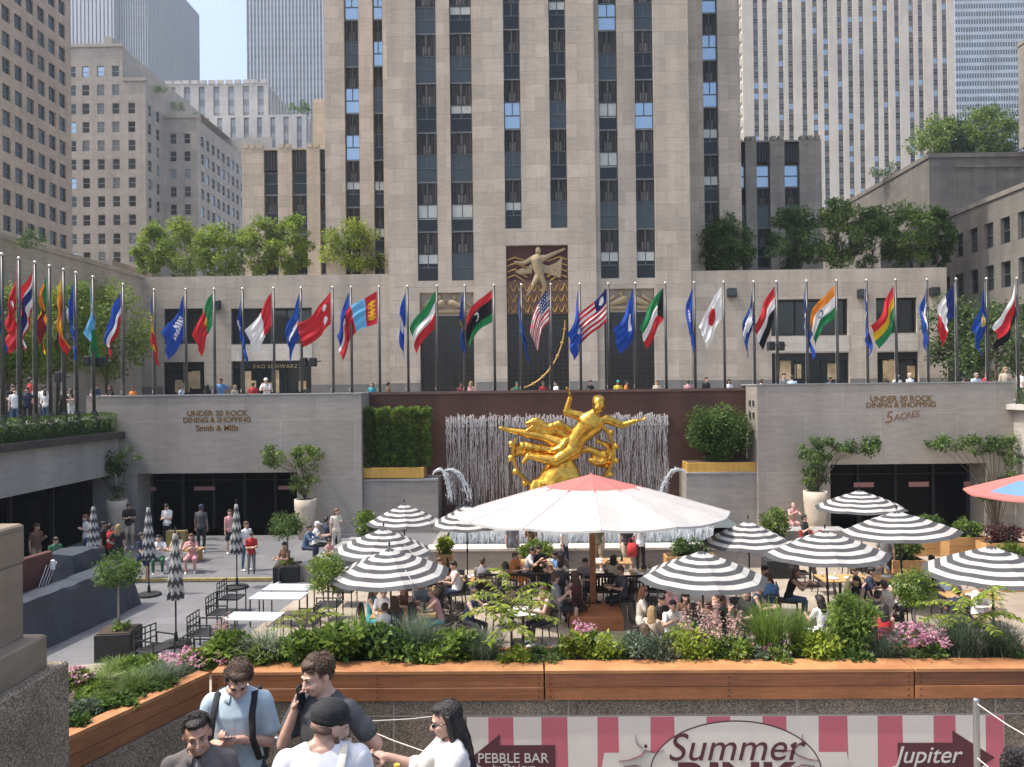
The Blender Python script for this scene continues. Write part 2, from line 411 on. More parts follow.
mb.quad((XB0, YB, 0), (XB0, YW, 0), (XB0, YW, ZT2), (XB0, YB, ZT2)); mb.quad((XB0, YW, ZT2), (XB1, YW, ZT2), (XB1, YB + .6, ZT2), (XB0, YB + .6, ZT2))
mb.quad((XB0, YB + .6, ST), (XB0, YB + .6, ZT2), (XB1, YB + .6, ZT2), (XB1, YB + .6, ST))
mb.build('wall_face', GREY_STONE, wr)
mb = MB(); mb.box(XB0 - .03, XB1, YW - .03, YB + .63, ZT2 + .002, ZT2 + .06); mb.build('coping', _M['coping_stone'], wr)
entrance(wr, qx0, qx1, QZ, YW + 1.3, 4, None)
for px in (862, 917, 972):
    mb = MB(); x = XA(px, YW + 1.2); mb.box(x - .42, x + .42, YW + 1.15, YW + 1.19, 1.62, 1.82); mb.build('door_sign', PINKS, wr)
for s, px, py, sz, sh in (('UNDER 30 ROCK', 901, 399, .33, 0), ('DINING & SHOPPING', 901, 405, .30, 0), ('ACRES', 906, 416.0, .36, .3), ('5', 888, 418, .66, .3)):
    p = P(px, py, YW); rot = (R(90), 0, 0) if sh == 0 else (R(90), R(-9), 0)
    o = text('lettering', s, sz, BRASS if sh == 0 else mat('copper_letters', (.25, .12, .07), .5, .4), (p.x, YW - .004, p.z), wr, rot=rot, shear=sh, offset=.009 if sh == 0 else 0.004, extrude=.003)
for (dx, z) in ((-.5, 0),):
    for zz in (5.25, 4.75):
        for yy in (YW + .5, YW + 1.0):
            mb = MB(); mb.box(XB0 - .03, XB0 - .003, yy - .12, yy + .12, zz - .12, zz + .12); mb.build('wall_vent', BLACK_M, wr)
bw = wall_thing('fountain_wall', 'dark reddish brown granite wall behind the gilded statue and falling water')
mb = MB(); bx0, bx1 = XA1, XB0
mb.box(bx0 + .002, bx1 - .002, YB, YB + .6, 0, 5.78); mb.build('wall_face', BROWN_STONE, bw)
mb = MB(); mb.box(bx0 + .004, bx1 - .004, YB - .06, YB + .62, 5.782, 5.9); mb.build('coping', mat('brown_coping', (.12, .065, .05), .5, var=.25, scale=3), bw)
mb = MB(); mb.box(XA(446, YB), XA(668, YB), YB - .28, YB - .004, 4.62, 4.8); mb.build('water_channel', BROWN_STONE, bw)
LG = GREY_STONE
for (p0, p1, py, nm, lb) in ((361.5, 437, 481, 'left', 'grey granite ledge under the clipped hedge box, left of the fountain'), (685, 756.5, 474, 'right', 'grey granite ledge under the leafy shrub box, right of the fountain')):
    x0, x1 = XA(p0, YW + .25), XA(p1, YW + .25); z = ZA((p0 + p1) / 2, py, YW + .25)
    lt = thing('ledge_wall', lb, 'wall')
    mb = MB(); mb.box(x0 + (.003 if nm == 'left' else 0), x1 - (.003 if nm == 'right' else 0), YW + .25, YB - .003, 0, z); mb.build('wall_face', LG, lt)
    mb = MB(); mb.box(x0 + .004, x1 - .004, YW + .2, YB - .004, z + .002, z + .08); mb.build('coping', _M['coping_stone'], lt)
ls = wall_thing('side_wall', 'pale stone side wall of the sunken plaza under the long clipped hedge')
mb = MB(); HZ = 4.12
hole = [(10.0, 25.6, 0, 2.62)]
facade(mb, (XL, 6.0), (0, 1), (1, 0), YW - 6.0, 0, HZ, hole, 1.0)
mb.build('wall_face', stone('side_stone', (.36, .335, .30), 3.6, 2.1, .01, var=.05, stain=.2), ls)
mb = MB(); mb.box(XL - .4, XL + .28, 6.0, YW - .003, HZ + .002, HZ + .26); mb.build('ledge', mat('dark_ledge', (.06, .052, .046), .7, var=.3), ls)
mb = MB(); mb.quad((XL - .95, 6, 0.005), (XL - .95, YW, 0.005), (XL - .95, YW, 2.64), (XL - .95, 6, 2.64)); mb.build('entrance_glazing', GL_DOOR, ls)
for i in range(7):
    mb = MB(); y = 16.6 + i * 2.4; mb.box(XL - .9, XL - .75, y, y + .12, 0.005, 2.62); mb.build('mullion', METAL_DK, ls)
mb = MB(); mb.quad((XL - .4, 6, HZ), (XL - .4, YB, HZ), (XL - .4, YB, ST), (XL - .4, 6, ST)); mb.build('kerb_face', GREY_STONE, ls)
rs = wall_thing('side_wall', 'pale stone side wall at the far right edge of the plaza with climbing greenery')
mb = MB(); facade(mb, (XR, YW), (0, -1), (-1, 0), YW - 6.0, 0, 4.9, [], 0); mb.build('wall_face', _M['side_stone'], rs)
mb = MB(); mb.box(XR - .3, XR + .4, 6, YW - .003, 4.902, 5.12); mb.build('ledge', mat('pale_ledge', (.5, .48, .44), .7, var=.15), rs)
PEBBLE = None
def pebble():
    m, nt, b = nodes('pebble_granite'); N, L = nt.nodes, nt.links
    geo = N.new('ShaderNodeNewGeometry'); v = N.new('ShaderNodeTexVoronoi'); v.inputs['Scale'].default_value = 130
    L.new(geo.outputs['Position'], v.inputs['Vector'])
    r = N.new('ShaderNodeValToRGB'); e = r.color_ramp.elements
    e[0].position = 0; e[0].color = (.085, .066, .047, 1); e[1].position = 1; e[1].color = (.46, .375, .275, 1)
    x = e.new(.55); x.color = (.245, .192, .135, 1)
    sp = N.new('ShaderNodeSeparateColor'); L.new(v.outputs['Color'], sp.inputs[0]); L.new(sp.outputs[0], r.inputs['Fac'])
    n = N.new('ShaderNodeTexNoise'); n.inputs['Scale'].default_value = 2.5; n.inputs['Detail'].default_value = 6; L.new(geo.outputs['Position'], n.inputs['Vector'])
    mr = N.new('ShaderNodeMapRange'); mr.inputs['From Min'].default_value = .3; mr.inputs['From Max'].default_value = .7; mr.inputs['To Min'].default_value = .65; mr.inputs['To Max'].default_value = 1.15
    L.new(n.outputs['Fac'], mr.inputs['Value'])
    s = N.new('ShaderNodeVectorMath'); s.operation = 'SCALE'; L.new(r.outputs['Color'], s.inputs[0]); L.new(mr.outputs[0], s.inputs['Scale'])
    L.new(s.outputs[0], b.inputs['Base Color']); b.inputs['Roughness'].default_value = .75
    bp = N.new('ShaderNodeBump'); bp.inputs['Strength'].default_value = .5; bp.inputs['Distance'].default_value = .004; L.new(v.outputs['Distance'], bp.inputs['Height']); L.new(bp.outputs['Normal'], b.inputs['Normal'])
    return m
PEBBLE = pebble()
PW = 6.50           # parapet face
PT = 3.37           # parapet top
pw = wall_thing('parapet_wall', 'speckled granite parapet behind the foreground visitors, carrying the timber planter')
mb = MB(); mb.box(LC[0] + .02, 12, PW + .03, PW + .66, 0, PT)
ang = Vector((LE[0] - LC[0], LE[1] - LC[1], 0)).normalized(); nrm = Vector((-ang.y, ang.x, 0))   # towards the far left
if nrm.x > 0: nrm = -nrm
c0 = Vector((LC[0], PW + .03, 0)); c1 = Vector((*LE, 0))
def prism(mb, a, b, n, w, z0, z1, m=0):
    vs = [a, b, b + n * w, a + n * w]
    V = [(v.x, v.y, z0) for v in vs] + [(v.x, v.y, z1) for v in vs]
    mb.add(V, [(3, 2, 1, 0), (4, 5, 6, 7), (0, 1, 5, 4), (1, 2, 6, 5), (2, 3, 7, 6), (3, 0, 4, 7)], m)
prism(mb, c0, c1, nrm, .9, 0, PT)
mb.build('wall_face', PEBBLE, pw)
JO = mat('joint_mortar', (.34, .31, .27), .9)
mb = MB()
for x in (-1.15, .33, 2.25, 3.9): mb.box(x, x + .012, PW + .026, PW + .034, LAND, PT)
mb.box(LC[0] + .05, 12, PW + .0265, PW + .034, PT - .145, PT - .135)
mb.build('mortar_joints', JO, pw)
mb = MB(); prism(mb, c0 + Vector((.05, -.05, 0)), c1 + Vector((.05, -.02, 0)), -nrm, .05, LAND + .42, LAND + .47)
mb.build('handrail', mat('brass_rail', (.5, .32, .12), .4, .5), pw)
def timber(name, c1, c2, rough=.55):
    m, nt, b = nodes(name); N, L = nt.nodes, nt.links
    geo = N.new('ShaderNodeNewGeometry'); mp = N.new('ShaderNodeMapping'); mp.inputs['Scale'].default_value = (.9, .9, 26)
    L.new(geo.outputs['Position'], mp.inputs['Vector'])
    t = N.new('ShaderNodeTexNoise'); t.inputs['Scale'].default_value = 3; t.inputs['Detail'].default_value = 8; t.inputs['Roughness'].default_value = .7; t.inputs['Distortion'].default_value = .6
    L.new(mp.outputs[0], t.inputs['Vector']); r = N.new('ShaderNodeValToRGB'); e = r.color_ramp.elements
    e[0].position = .32; e[0].color = (*c1, 1); e[1].position = .68; e[1].color = (*c2, 1)
    L.new(t.outputs['Fac'], r.inputs['Fac'])
    t2 = N.new('ShaderNodeTexNoise'); t2.inputs['Scale'].default_value = 1.1; t2.inputs['Detail'].default_value = 9; t2.inputs['Roughness'].default_value = .75; L.new(geo.outputs['Position'], t2.inputs['Vector'])
    mr = N.new('ShaderNodeMapRange'); mr.inputs['From Min'].default_value = .3; mr.inputs['From Max'].default_value = .7; mr.inputs['To Min'].default_value = .62; mr.inputs['To Max'].default_value = 1.2; L.new(t2.outputs['Fac'], mr.inputs['Value'])
    oi = N.new('ShaderNodeObjectInfo'); m2 = N.new('ShaderNodeMapRange'); m2.inputs['To Min'].default_value = .78; m2.inputs['To Max'].default_value = 1.15; L.new(oi.outputs['Random'], m2.inputs['Value'])
    mm = N.new('ShaderNodeMath'); mm.operation = 'MULTIPLY'; L.new(mr.outputs[0], mm.inputs[0]); L.new(m2.outputs[0], mm.inputs[1])
    s_ = N.new('ShaderNodeVectorMath'); s_.operation = 'SCALE'; L.new(r.outputs['Color'], s_.inputs[0]); L.new(mm.outputs[0], s_.inputs['Scale'])
    L.new(s_.outputs[0], b.inputs['Base Color']); b.inputs['Roughness'].default_value = rough
    return m
CEDAR = timber('cedar_oiled', (.24, .085, .032), (.42, .17, .065)); CEDAR2 = timber('cedar_dark', (.15, .055, .026), (.29, .11, .045)); CEDAR_SUNLIT = timber('cedar_sunlit', (.36, .145, .055), (.52, .25, .10), .7)  # top boards use a paler copy: sunlight put into the cedar colour
PINE = timber('pine_boards', (.42, .22, .075), (.60, .36, .15), .6)
PZ0, PZ1 = PT + .003, PT + .225
pl = thing('timber_planter', 'long reddish brown timber planter full of greenery on the parapet', 'planter', (0, 0, 0))
xs = [LC[0] - .02, .135, 3.22, 7.3, 11.9]
hb = (PZ1 - PZ0) / 2
SCREW = mat('screw_head', (.05, .04, .035), .5, .6)
for i in range(4):
    for k in range(2):
        for q in range(2):
            for xx in (xs[i] + .05, (xs[i] + xs[i + 1]) / 2, xs[i + 1] - .05):
                if xx < 6: m_ = MB(); m_.tube([(xx, PW - .016, PZ0 + hb * (k + .28 + .44 * q)), (xx, PW - .006, PZ0 + hb * (k + .28 + .44 * q))], .006, 7); m_.build('screw', SCREW, pl)
        mb = MB(); mb.bbox(xs[i] + .006, xs[i + 1] - .006, PW - .01 + .003 * ((i + k) % 2), PW + .04, PZ0 + k * hb + .002, PZ0 + (k + 1) * hb - .002, .004)
        mb.build('front_board', [CEDAR2 if (i == 1 and k == 1) or (i == 2 and k == 1) else CEDAR][0], pl)
    mb = MB(); mb.bbox(xs[i] + .006, xs[i + 1] - .006, PW - .012, PW + .24, PZ1 + .001, PZ1 + .03, .004); mb.build('top_board', CEDAR_SUNLIT, pl)
n2 = -nrm
d0 = Vector((LC[0] - .03, PW - .012, 0)); d1 = Vector((LE[0] - .02, LE[1], 0)) + (Vector((LE[0] - LC[0], LE[1] - LC[1], 0)).normalized() * .6)
for k in range(2):
    mb = MB(); prism(mb, d0, d1, nrm, .045, PZ0 + k * hb + .002, PZ0 + (k + 1) * hb - .002); mb.build('side_board', CEDAR, pl)
mb = MB(); prism(mb, d0 - nrm * .002, d1 - nrm * .002, nrm, .12, PZ1 + .001, PZ1 + .03); mb.build('top_board', CEDAR_SUNLIT, pl)
mb = MB(); mb.box(LC[0], 11.9, PW + .045, PW + .6, PZ0, PZ1 - .02); mb.build('soil_bed', SOIL, pl)
mb = MB(); prism(mb, d0 + nrm * .05, d1 + nrm * .05, nrm, .75, PZ0, PZ1 - .021); mb.build('soil_bed', SOIL, pl)
mb = MB(); mb.bbox(LC[0] - .5, 11.9, PW + .605, PW + .65, PZ0, PZ1 + .01); mb.build('back_board', CEDAR, pl)
PIER = stone('pier_granite', (.27, .215, .155), 2.5, 1.3, .006, var=.05, stain=.35, rough=.7, fine=.2)
pr = thing('stone_pier', 'stepped brown granite pier with sunlit top at the left edge', 'pier')  # cap and shaft share one granite tone
YP = 4.5
for nm, x1, ya, z0, z1, m in (('pier_base', XA(70, YP + .15, 700), YP + .15, 0, 4.375, PEBBLE), ('pier_step', XA(48, YP + .05, 640), YP + .05, 4.378, 4.57, PIER), ('pier_shaft', XA(24, YP, 570), YP, 4.573, 5.01, PIER), ('pier_cap', XA(24.3, YP, 570), YP + .01, 5.013, 5.235, PIER)):
    mb = MB(); mb.bbox(-6, x1, 1.62, ya, z0, z1, .012); mb.build(nm, m, pr)
mb = MB(); mb.bbox(-6.0, XA(72, YP + .2, 700), 1.62, YP + .2, 4.46, 4.54, .01)
def banner_mat(name, c): return mat(name, c, .65, var=.05, scale=2)
CREAM = banner_mat('banner_cream', (.70, .64, .55)); ROSE = banner_mat('banner_rose', (.54, .14, .165)); PLUM = banner_mat('banner_plum', (.10, .028, .035))
YF = PW + .024
bn = thing('banner', 'pink and cream striped summer banner with plum lettering fixed to the granite parapet', 'banner', (0, 0, 0))
bx0, bx1 = XA(467, YF, 740), XA(1004, YF, 740); bz1 = ZA(700, 716, YF); bz0 = LAND + .12
def wx(px, py=730): return XA(px, YF, py)
def wz(py, px=735): return ZA(px, py, YF)
mb = MB(); mb.box(bx0, bx1, YF - .004, YF, bz0, bz1); mb.build('banner_sheet', CREAM, bn)
st = [(488, 514), (541, 568), (597, 619), (650, 675), (706, 731), (762, 787), (818, 848), (877, 903), (933, 956), (985, 1004)]
mb = MB()
lay = YF - .0045
for a, b_ in st:
    mb.quad((wx(a), lay, bz0 + .002), (wx(b_), lay, bz0 + .002), (wx(b_) - .006, lay, bz1 - .002), (wx(a) + .004, lay, bz1 - .002))
mb.build('stripe_print', ROSE, bn)
cx, hw = wx(735), (wx(822) - wx(650)) / 2
def oval(r0, r1, y, m, name, zc=wz(772), zh=wz(720) - wz(772)):
    mb = MB(); n = 48; v = []
    for k in range(n + 1):
        t = math.pi * k / n
        for s in (r0, r1): v.append((cx + hw * s[0] * math.cos(t), y, zc + zh * s[1] * math.sin(t)))
    mb.add(v, [(2 * k, 2 * k + 1, 2 * k + 3, 2 * k + 2) for k in range(n)]); mb.build(name, m, bn)
mb = MB(); n = 48; v = [(cx + hw * math.cos(math.pi * k / n), YF - .006, wz(772) + (wz(720) - wz(772)) * math.sin(math.pi * k / n)) for k in range(n + 1)]
v += [(wx(600), YF - .006, wz(772)), (wx(600), YF - .006, bz0 + .002), (wx(848), YF - .006, bz0 + .002), (wx(848), YF - .006, wz(772))]
mb.add(v, [tuple(range(len(v)))]); mb.build('badge_print', CREAM, bn)
mb = MB(); mb.quad((wx(600), YF - .0062, wz(772)), (wx(850), YF - .0062, wz(772)), (wx(846), YF - .0062, wz(752)), (wx(604), YF - .0062, wz(752))); mb.build('badge_print', CREAM, bn)
oval((1.0, 1.0), (.985, .975), YF - .0072, PLUM, 'badge_outline')
o = text('lettering', 'Summer', .33, PLUM, (cx - .01, YF - .009, wz(748)), bn, shear=.25, extrude=.001, space=1.02, offset=.0)
o = text('lettering', 'RINK', .35, PLUM, (cx - .0, YF - .009, wz(779)), bn, extrude=.001, sx=1.25, offset=.012)
def arrow(p0, p1, tip, y0, y1, ym, yt):
    mb = MB()
    v = [(wx(p0), lay - .003, wz(y1)), (wx(p1), lay - .003, wz(y1)), (wx(p1), lay - .003, wz(y0)), (wx(p0), lay - .003, wz(y0))]
    mb.add(v, [(0, 1, 2, 3)])
    px = p0 if tip < p0 else p1
    mb.add([(wx(px), lay - .0028, wz(yt)), (wx(tip), lay - .0028, wz(ym)), (wx(px), lay - .0028, wz(2 * ym - yt))], [(0, 1, 2) if tip < p0 else (2, 1, 0)])
    return mb.build('arrow_print', PLUM, bn)
arrow(500, 555, 470, 744, 790, 757, 733); arrow(897, 952, 994, 743, 790, 758, 731)
OUT = mat('letter_cream', (.62, .58, .52), .6)
for s, px, py, sz, shx in (('PEBBLE BAR', 513, 758, .115, 0), ('by The Lawn', 513, 767, .07, .3), ('Jupiter', 927, 755, .2, .3)):
    p = P(px, py, YF); o = text('lettering', s, sz, OUT, (p.x, YF - .0105, p.z), bn, shear=shx, extrude=.001, offset=.0005)
for s, px in ((1, 640), (-1, 797)):
    mb = MB(); c = Vector((wx(px), YF - .009, wz(752)))
    def q(pts, r): mb.tube([c + Vector((s * x * 1.16, 0, z * 1.16)) for x, z in pts], r, 6, flat=.12)
    q([(-.16, -.06), (-.08, -.05), (0, -.02), (.04, .02)], [.006, .013, .018, .014]); q([(.03, .02), (.11, .0), (.17, .02)], [.008, .006, .004]); q([(.02, .03), (-.03, .07), (-.035, .13)], [.008, .006, .006])
    mb.ellipsoid(c + Vector((s * .045, 0, .055)), (.014, .002, .017), 10, 6); q([(-.12, -.1), (-.03, -.09), (.04, -.12)], .012)
    mb.build('figure_print', PLUM, bn)
for px, Y, lb in ((277, 5.05, 'slim steel rail post beside the man in the black cap'), (976, 5.7, 'slim steel rail post in front of the banner at the right edge')):
    p = P(px, 738 if px < 500 else 700, Y)
    t = thing('rail_post', lb, 'post', (p.x, p.y, LAND))
    mb = MB(); mb.lathe([(.022, 0), (.022, p.z - LAND), (.02, p.z - LAND + .008), (.012, p.z - LAND + .014)], 14); mb.build('post', STEEL, t, smooth=True)
    mb = MB(); mb.lathe([(.09, 0), (.09, .012), (.03, .02)], 16); mb.build('base', STEEL, t)
    mb = MB(); top = Vector((p.x, p.y, p.z)); rel = lambda a, b, Yq: P(a, b, Yq) - Vector((p.x, p.y, LAND))
    def rope(a, b): m_ = MB(); m_.tube([a, (a + b) / 2 + Vector((0, 0, -.012)), b], .0045, 6); m_.build('rope', mat('pale_rope', (.5, .47, .42), .7), t)
    if px > 500: rope(rel(976, 703, Y), rel(1040, 744, 5.0)); rope(rel(976, 757, Y), rel(1040, 806, 5.0))
    else:
        rope(rel(277, 738, Y), rel(352, 722, 6.2)); rope(rel(352, 723, 6.2), rel(440, 757, 5.4)); rope(rel(352, 722, 6.2), rel(462, 713.5, 6.35))
def fuse(mb, voxel, name, mats, smooth=2, dispn=0.0, dscale=9.0, seed=0):
    """one continuous surface from overlapping closed shapes; each face keeps the material of the shape it came from"""
    src = mb.mesh(name + '_src', mats)
    o = bpy.data.objects.new(name + '_src', src); COL.objects.link(o)
    r = o.modifiers.new('r', 'REMESH'); r.mode = 'VOXEL'; r.voxel_size = voxel; r.adaptivity = 0
    if smooth:
        s = o.modifiers.new('s', 'SMOOTH'); s.factor = .5; s.iterations = smooth
    dg = bpy.context.evaluated_depsgraph_get(); dg.update()
    me = bpy.data.meshes.new_from_object(o.evaluated_get(dg)); me.name = name
    me.materials.clear()
    for m in mats: me.materials.append(m)
    nf = len(me.polygons)
    if len(mats) > 1 and any(mb.m):
        bvh = BVHTree.FromPolygons([Vector(v) for v in mb.v], mb.f)
        cen = np.empty(nf * 3, np.float32); me.polygons.foreach_get('center', cen); cen = cen.reshape(-1, 3)
        idx = np.zeros(nf, np.int32)
        for i in range(nf):
            hit = bvh.find_nearest(Vector(cen[i]))
            if hit[2] is not None: idx[i] = mb.m[hit[2]]
        me.polygons.foreach_set('material_index', idx)
    if dispn:
        nv = len(me.vertices); co = np.empty(nv * 3, np.float32); no = np.empty(nv * 3, np.float32)
        me.vertices.foreach_get('co', co); me.vertex_normals.foreach_get('vector', no); co = co.reshape(-1, 3); no = no.reshape(-1, 3)
        for i in range(nv):
            p = Vector(co[i]) * dscale + Vector((seed * 3.1, 0, 0)); n = noise.noise(Vector((p.x, p.y, p.z * .55))) + .5 * noise.noise(p * 2.3)
            co[i] += no[i] * (n * dispn)
        me.vertices.foreach_set('co', co.ravel())
    me.polygons.foreach_set('use_smooth', np.ones(nf, dtype=bool)); me.update()
    bpy.data.objects.remove(o); bpy.data.meshes.remove(src)
    return me
def V3(*a): return Vector(a)
def loft(mb, secs, n=18, m=0):
    """secs: (centre, lateral vector, rx, ry, axis) closed elliptical loft"""
    vs = []
    for c, lat, rx, ry, ax in secs:
        c = Vector(c); lat = Vector(lat).normalized(); fw = Vector(ax).normalized().cross(lat).normalized()
        for k in range(n):
            t = 2 * math.pi * k / n; ct, st_ = math.cos(t), math.sin(t)
            vs.append(c + lat * (rx * math.copysign(abs(ct) ** .9, ct)) + fw * (ry * math.copysign(abs(st_) ** .9, st_)))
    K = len(secs)
    fs = [(i * n + k, i * n + (k + 1) % n, (i + 1) * n + (k + 1) % n, (i + 1) * n + k) for i in range(K - 1) for k in range(n)]
    fs.append(tuple(range(n - 1, -1, -1))); fs.append(tuple((K - 1) * n + k for k in range(n)))
    mb.add(vs, fs, m)
def rotm(yaw=0, pitch=0, roll=0):
    return (Matrix.Rotation(R(yaw), 3, 'Z') @ Matrix.Rotation(R(pitch), 3, 'X') @ Matrix.Rotation(R(roll), 3, 'Y'))
class Body:
    """a figure facing -Y; joints from directions. lengths for 1.75 m"""
    def __init__(s, ul=(.15, 0, -1), fl=(.05, -.12, -1), ur=(-.15, 0, -1), fr=(-.05, -.12, -1), tl=(.04, 0, -1), sl=(0, .04, -1), tr=(-.04, 0, -1), sr=(0, .04, -1),
                 pz=.94, lean=(0, 0, 1), chest=None, head=(0, 0, 0), twist=0, female=False, neck=.05):
        n = lambda v: Vector(v).normalized()
        s.female = female
        s.pel = V3(0, 0, pz); s.lean = n(lean); s.chd = n(chest or lean)
        s.lat0 = V3(1, 0, 0); s.lat1 = rotm(twist) @ V3(1, 0, 0)
        s.waist = s.pel + s.lean * .15; s.ch = s.waist + s.chd * .18; s.sh = s.ch + s.chd * .16; s.nk = s.sh + s.chd * .05
        sw = .150 if female else .168
        s.SL = s.sh + s.lat1 * sw - s.chd * .015; s.SR = s.sh - s.lat1 * sw - s.chd * .015
        s.EL = s.SL + n(ul) * .285; s.WL = s.EL + n(fl) * .25; s.ER = s.SR + n(ur) * .285; s.WR = s.ER + n(fr) * .25
        s.fl, s.fr = n(fl), n(fr)
        s.HL = s.pel + V3(.09, 0, -.03); s.HR = s.pel + V3(-.09, 0, -.03)
        s.KL = s.HL + n(tl) * .42; s.AL = s.KL + n(sl) * .40; s.KR = s.HR + n(tr) * .42; s.AR = s.KR + n(sr) * .40
        s.hr = rotm(*head); s.hc = s.nk + s.chd * neck + s.hr @ V3(0, -.022, .10)
    def torso(s, mb, m, inf=0.0, bottom=-.06, top=True):
        f = s.female; sec = []
        def a(p, lat, rx, ry, ax): sec.append((p, lat, rx + inf, ry + inf, ax))
        a(s.pel + s.lean * bottom, s.lat0, .15 if not f else .16, .105, s.lean)
        a(s.pel + s.lean * .03, s.lat0, .158 if not f else .165, .112, s.lean)
        a(s.waist, (s.lat0 + s.lat1), .14 if not f else .118, .10 if not f else .088, s.lean)
        a(s.ch, s.lat1, .152 if not f else .132, .118 if not f else .108, s.chd)
        a(s.ch + s.chd * .09, s.lat1, .160 if not f else .142, .115 if not f else .105, s.chd)
        a(s.sh - s.chd * .01, s.lat1, .15 if not f else .132, .088, s.chd)
        if top: a(s.sh + s.chd * .035, s.lat1, .10, .066, s.chd); a(s.nk + s.chd * .01, s.lat1, .058, .058, s.chd)
        loft(mb, sec, 20, m)
    def neckhead(s, mb, m, detail=False):
        h, c = s.hr, s.hc
        for q in (-1, 1): mb.capsule(s.nk + s.chd * .01 + s.lat1 * (q * .035) + V3(0, .015, 0), s.sh + s.lat1 * (q * .125) + s.chd * .0, .034, .036, 10, m if detail else 1)
        mb.capsule(s.nk - s.chd * .03, c + h @ V3(0, .02, -.05), .056 if not s.female else .047, .052 if not s.female else .044, 14, m)
        E = lambda p, r, rot=h, n=18, k=12: mb.ellipsoid(c + h @ V3(*p), r, n, k, m, rot)
        E((0, .012, .025), (.074, .092, .09)); E((0, -.022, -.035), (.060, .066, .075)); E((0, -.05, -.075), (.036, .036, .035))
        mb.capsule(c + h @ V3(0, -.088, .005), c + h @ V3(0, -.106, -.028), .010, .0145, 10, m)
        for q in (-1, 1): E((q * .076, .012, -.008), (.012, .022, .032))
        if detail:
            mb.capsule(c + h @ V3(-.04, -.078, .022), c + h @ V3(.04, -.078, .022), .012, .012, 10, m)
            for q in (-1, 1): E((q * .04, -.068, -.03), (.024, .022, .024)); mb.capsule(c + h @ V3(q * .012, -.098, -.03), c + h @ V3(q * .016, -.09, -.03), .008, .007, 8, m)
            mb.capsule(c + h @ V3(-.018, -.083, -.058), c + h @ V3(.018, -.083, -.058), .0075, .0075, 8, m)
    def hand(s, mb, w, d, pn, side, m, curl=.5, k=1.0, rad=1.0, thumb=.5):
        d = Vector(d).normalized(); pn = (Vector(pn) - d * Vector(pn).dot(d)).normalized(); lat = d.cross(pn).normalized() * side
        rot = Matrix((lat, pn, d)).transposed()
        mb.capsule(w - d * .01, w + d * .03, .025 * k, .028 * k, 10, m)
        mb.ellipsoid(w + d * .055 * k, (.042 * k, .017 * k * rad, .052 * k), 12, 8, m, rot)
        for i, (off, L) in enumerate(((.030, .92), (.010, 1.0), (-.010, .95), (-.029, .78))):
            p = w + d * (.092 * k) + lat * (off * k); a = curl * (.75 + .1 * i); dd = (d * math.cos(a) + pn * math.sin(a))
            r = .0092 * k * rad
            for j, seg in enumerate((.042, .027, .02)):
                q = p + dd * (seg * L * k); mb.capsule(p, q, r, r * .92, 8, m, 2); p = q; r *= .92
                a += curl * .9; dd = (d * math.cos(a) + pn * math.sin(a))
        p = w + d * .03 * k + lat * .032 * k; dd = (d * .7 + lat * .75 + pn * thumb).normalized()
        q = p + dd * .042 * k; mb.capsule(p, q, .0125 * k * rad, .011 * k * rad, 8, m, 2); mb.capsule(q, q + (dd * .6 + d * .5 - lat * .1 + pn * .3 * thumb).normalized() * .03 * k, .0105 * k * rad, .009 * k * rad, 8, m, 2)
    def arm(s, mb, S, E_, W_, m, k=1.0, inf=0.0):
        mb.capsule(S, E_, .052 * k + inf, .039 * k + inf, 12, m); mb.capsule(E_, E_ + (W_ - E_) * .35, .039 * k + inf, .040 * k + inf, 12, m); mb.capsule(E_ + (W_ - E_) * .3, W_, .040 * k + inf, .026 * k + inf, 12, m)
    def leg(s, mb, H_, K, A, m, m2, k=1.0, inf=0.0, cut=None):
        mb.capsule(H_, K, .083 * k + inf, .055 * k + inf, 12, m)
        if cut is None:
            mb.capsule(K, K + (A - K) * .35, .054 * k + inf, .056 * k + inf, 12, m2); mb.capsule(K + (A - K) * .3, A, .056 * k + inf, .036 * k + inf, 12, m2)
    def foot(s, mb, A, fd, m, k=1.0):
        fd = Vector(fd); fd = fd.normalized(); b = A + V3(0, 0, -.045)
        mb.capsule(A, b - fd * .02, .04 * k, .037 * k, 10, m); mb.capsule(b - fd * .04, b + fd * .14, .036 * k, .03 * k, 10, m)
_wm = {}
def far_window(w, h, gm, fm, split=True):
    k = (round(w, 2), round(h, 2), gm.name, fm.name, split)
    if k not in _wm:
        mb = MB(); f = min(.09, w * .08); hw = w / 2
        mb.quad((-hw, .02, 0), (hw, .02, 0), (hw, .02, h), (-hw, .02, h), 0)
        mb.box(-hw, -hw + f, -.05, .01, 0, h, 1); mb.box(hw - f, hw, -.05, .01, 0, h, 1); mb.box(-hw + f, hw - f, -.05, .01, 0, f, 1); mb.box(-hw + f, hw - f, -.05, .01, h - f, h, 1)
        if split: mb.box(-hw + f, hw - f, -.04, .012, h * .48, h * .48 + f, 1)
        _wm[k] = mb.mesh('window', [gm, fm])
    return _wm[k]
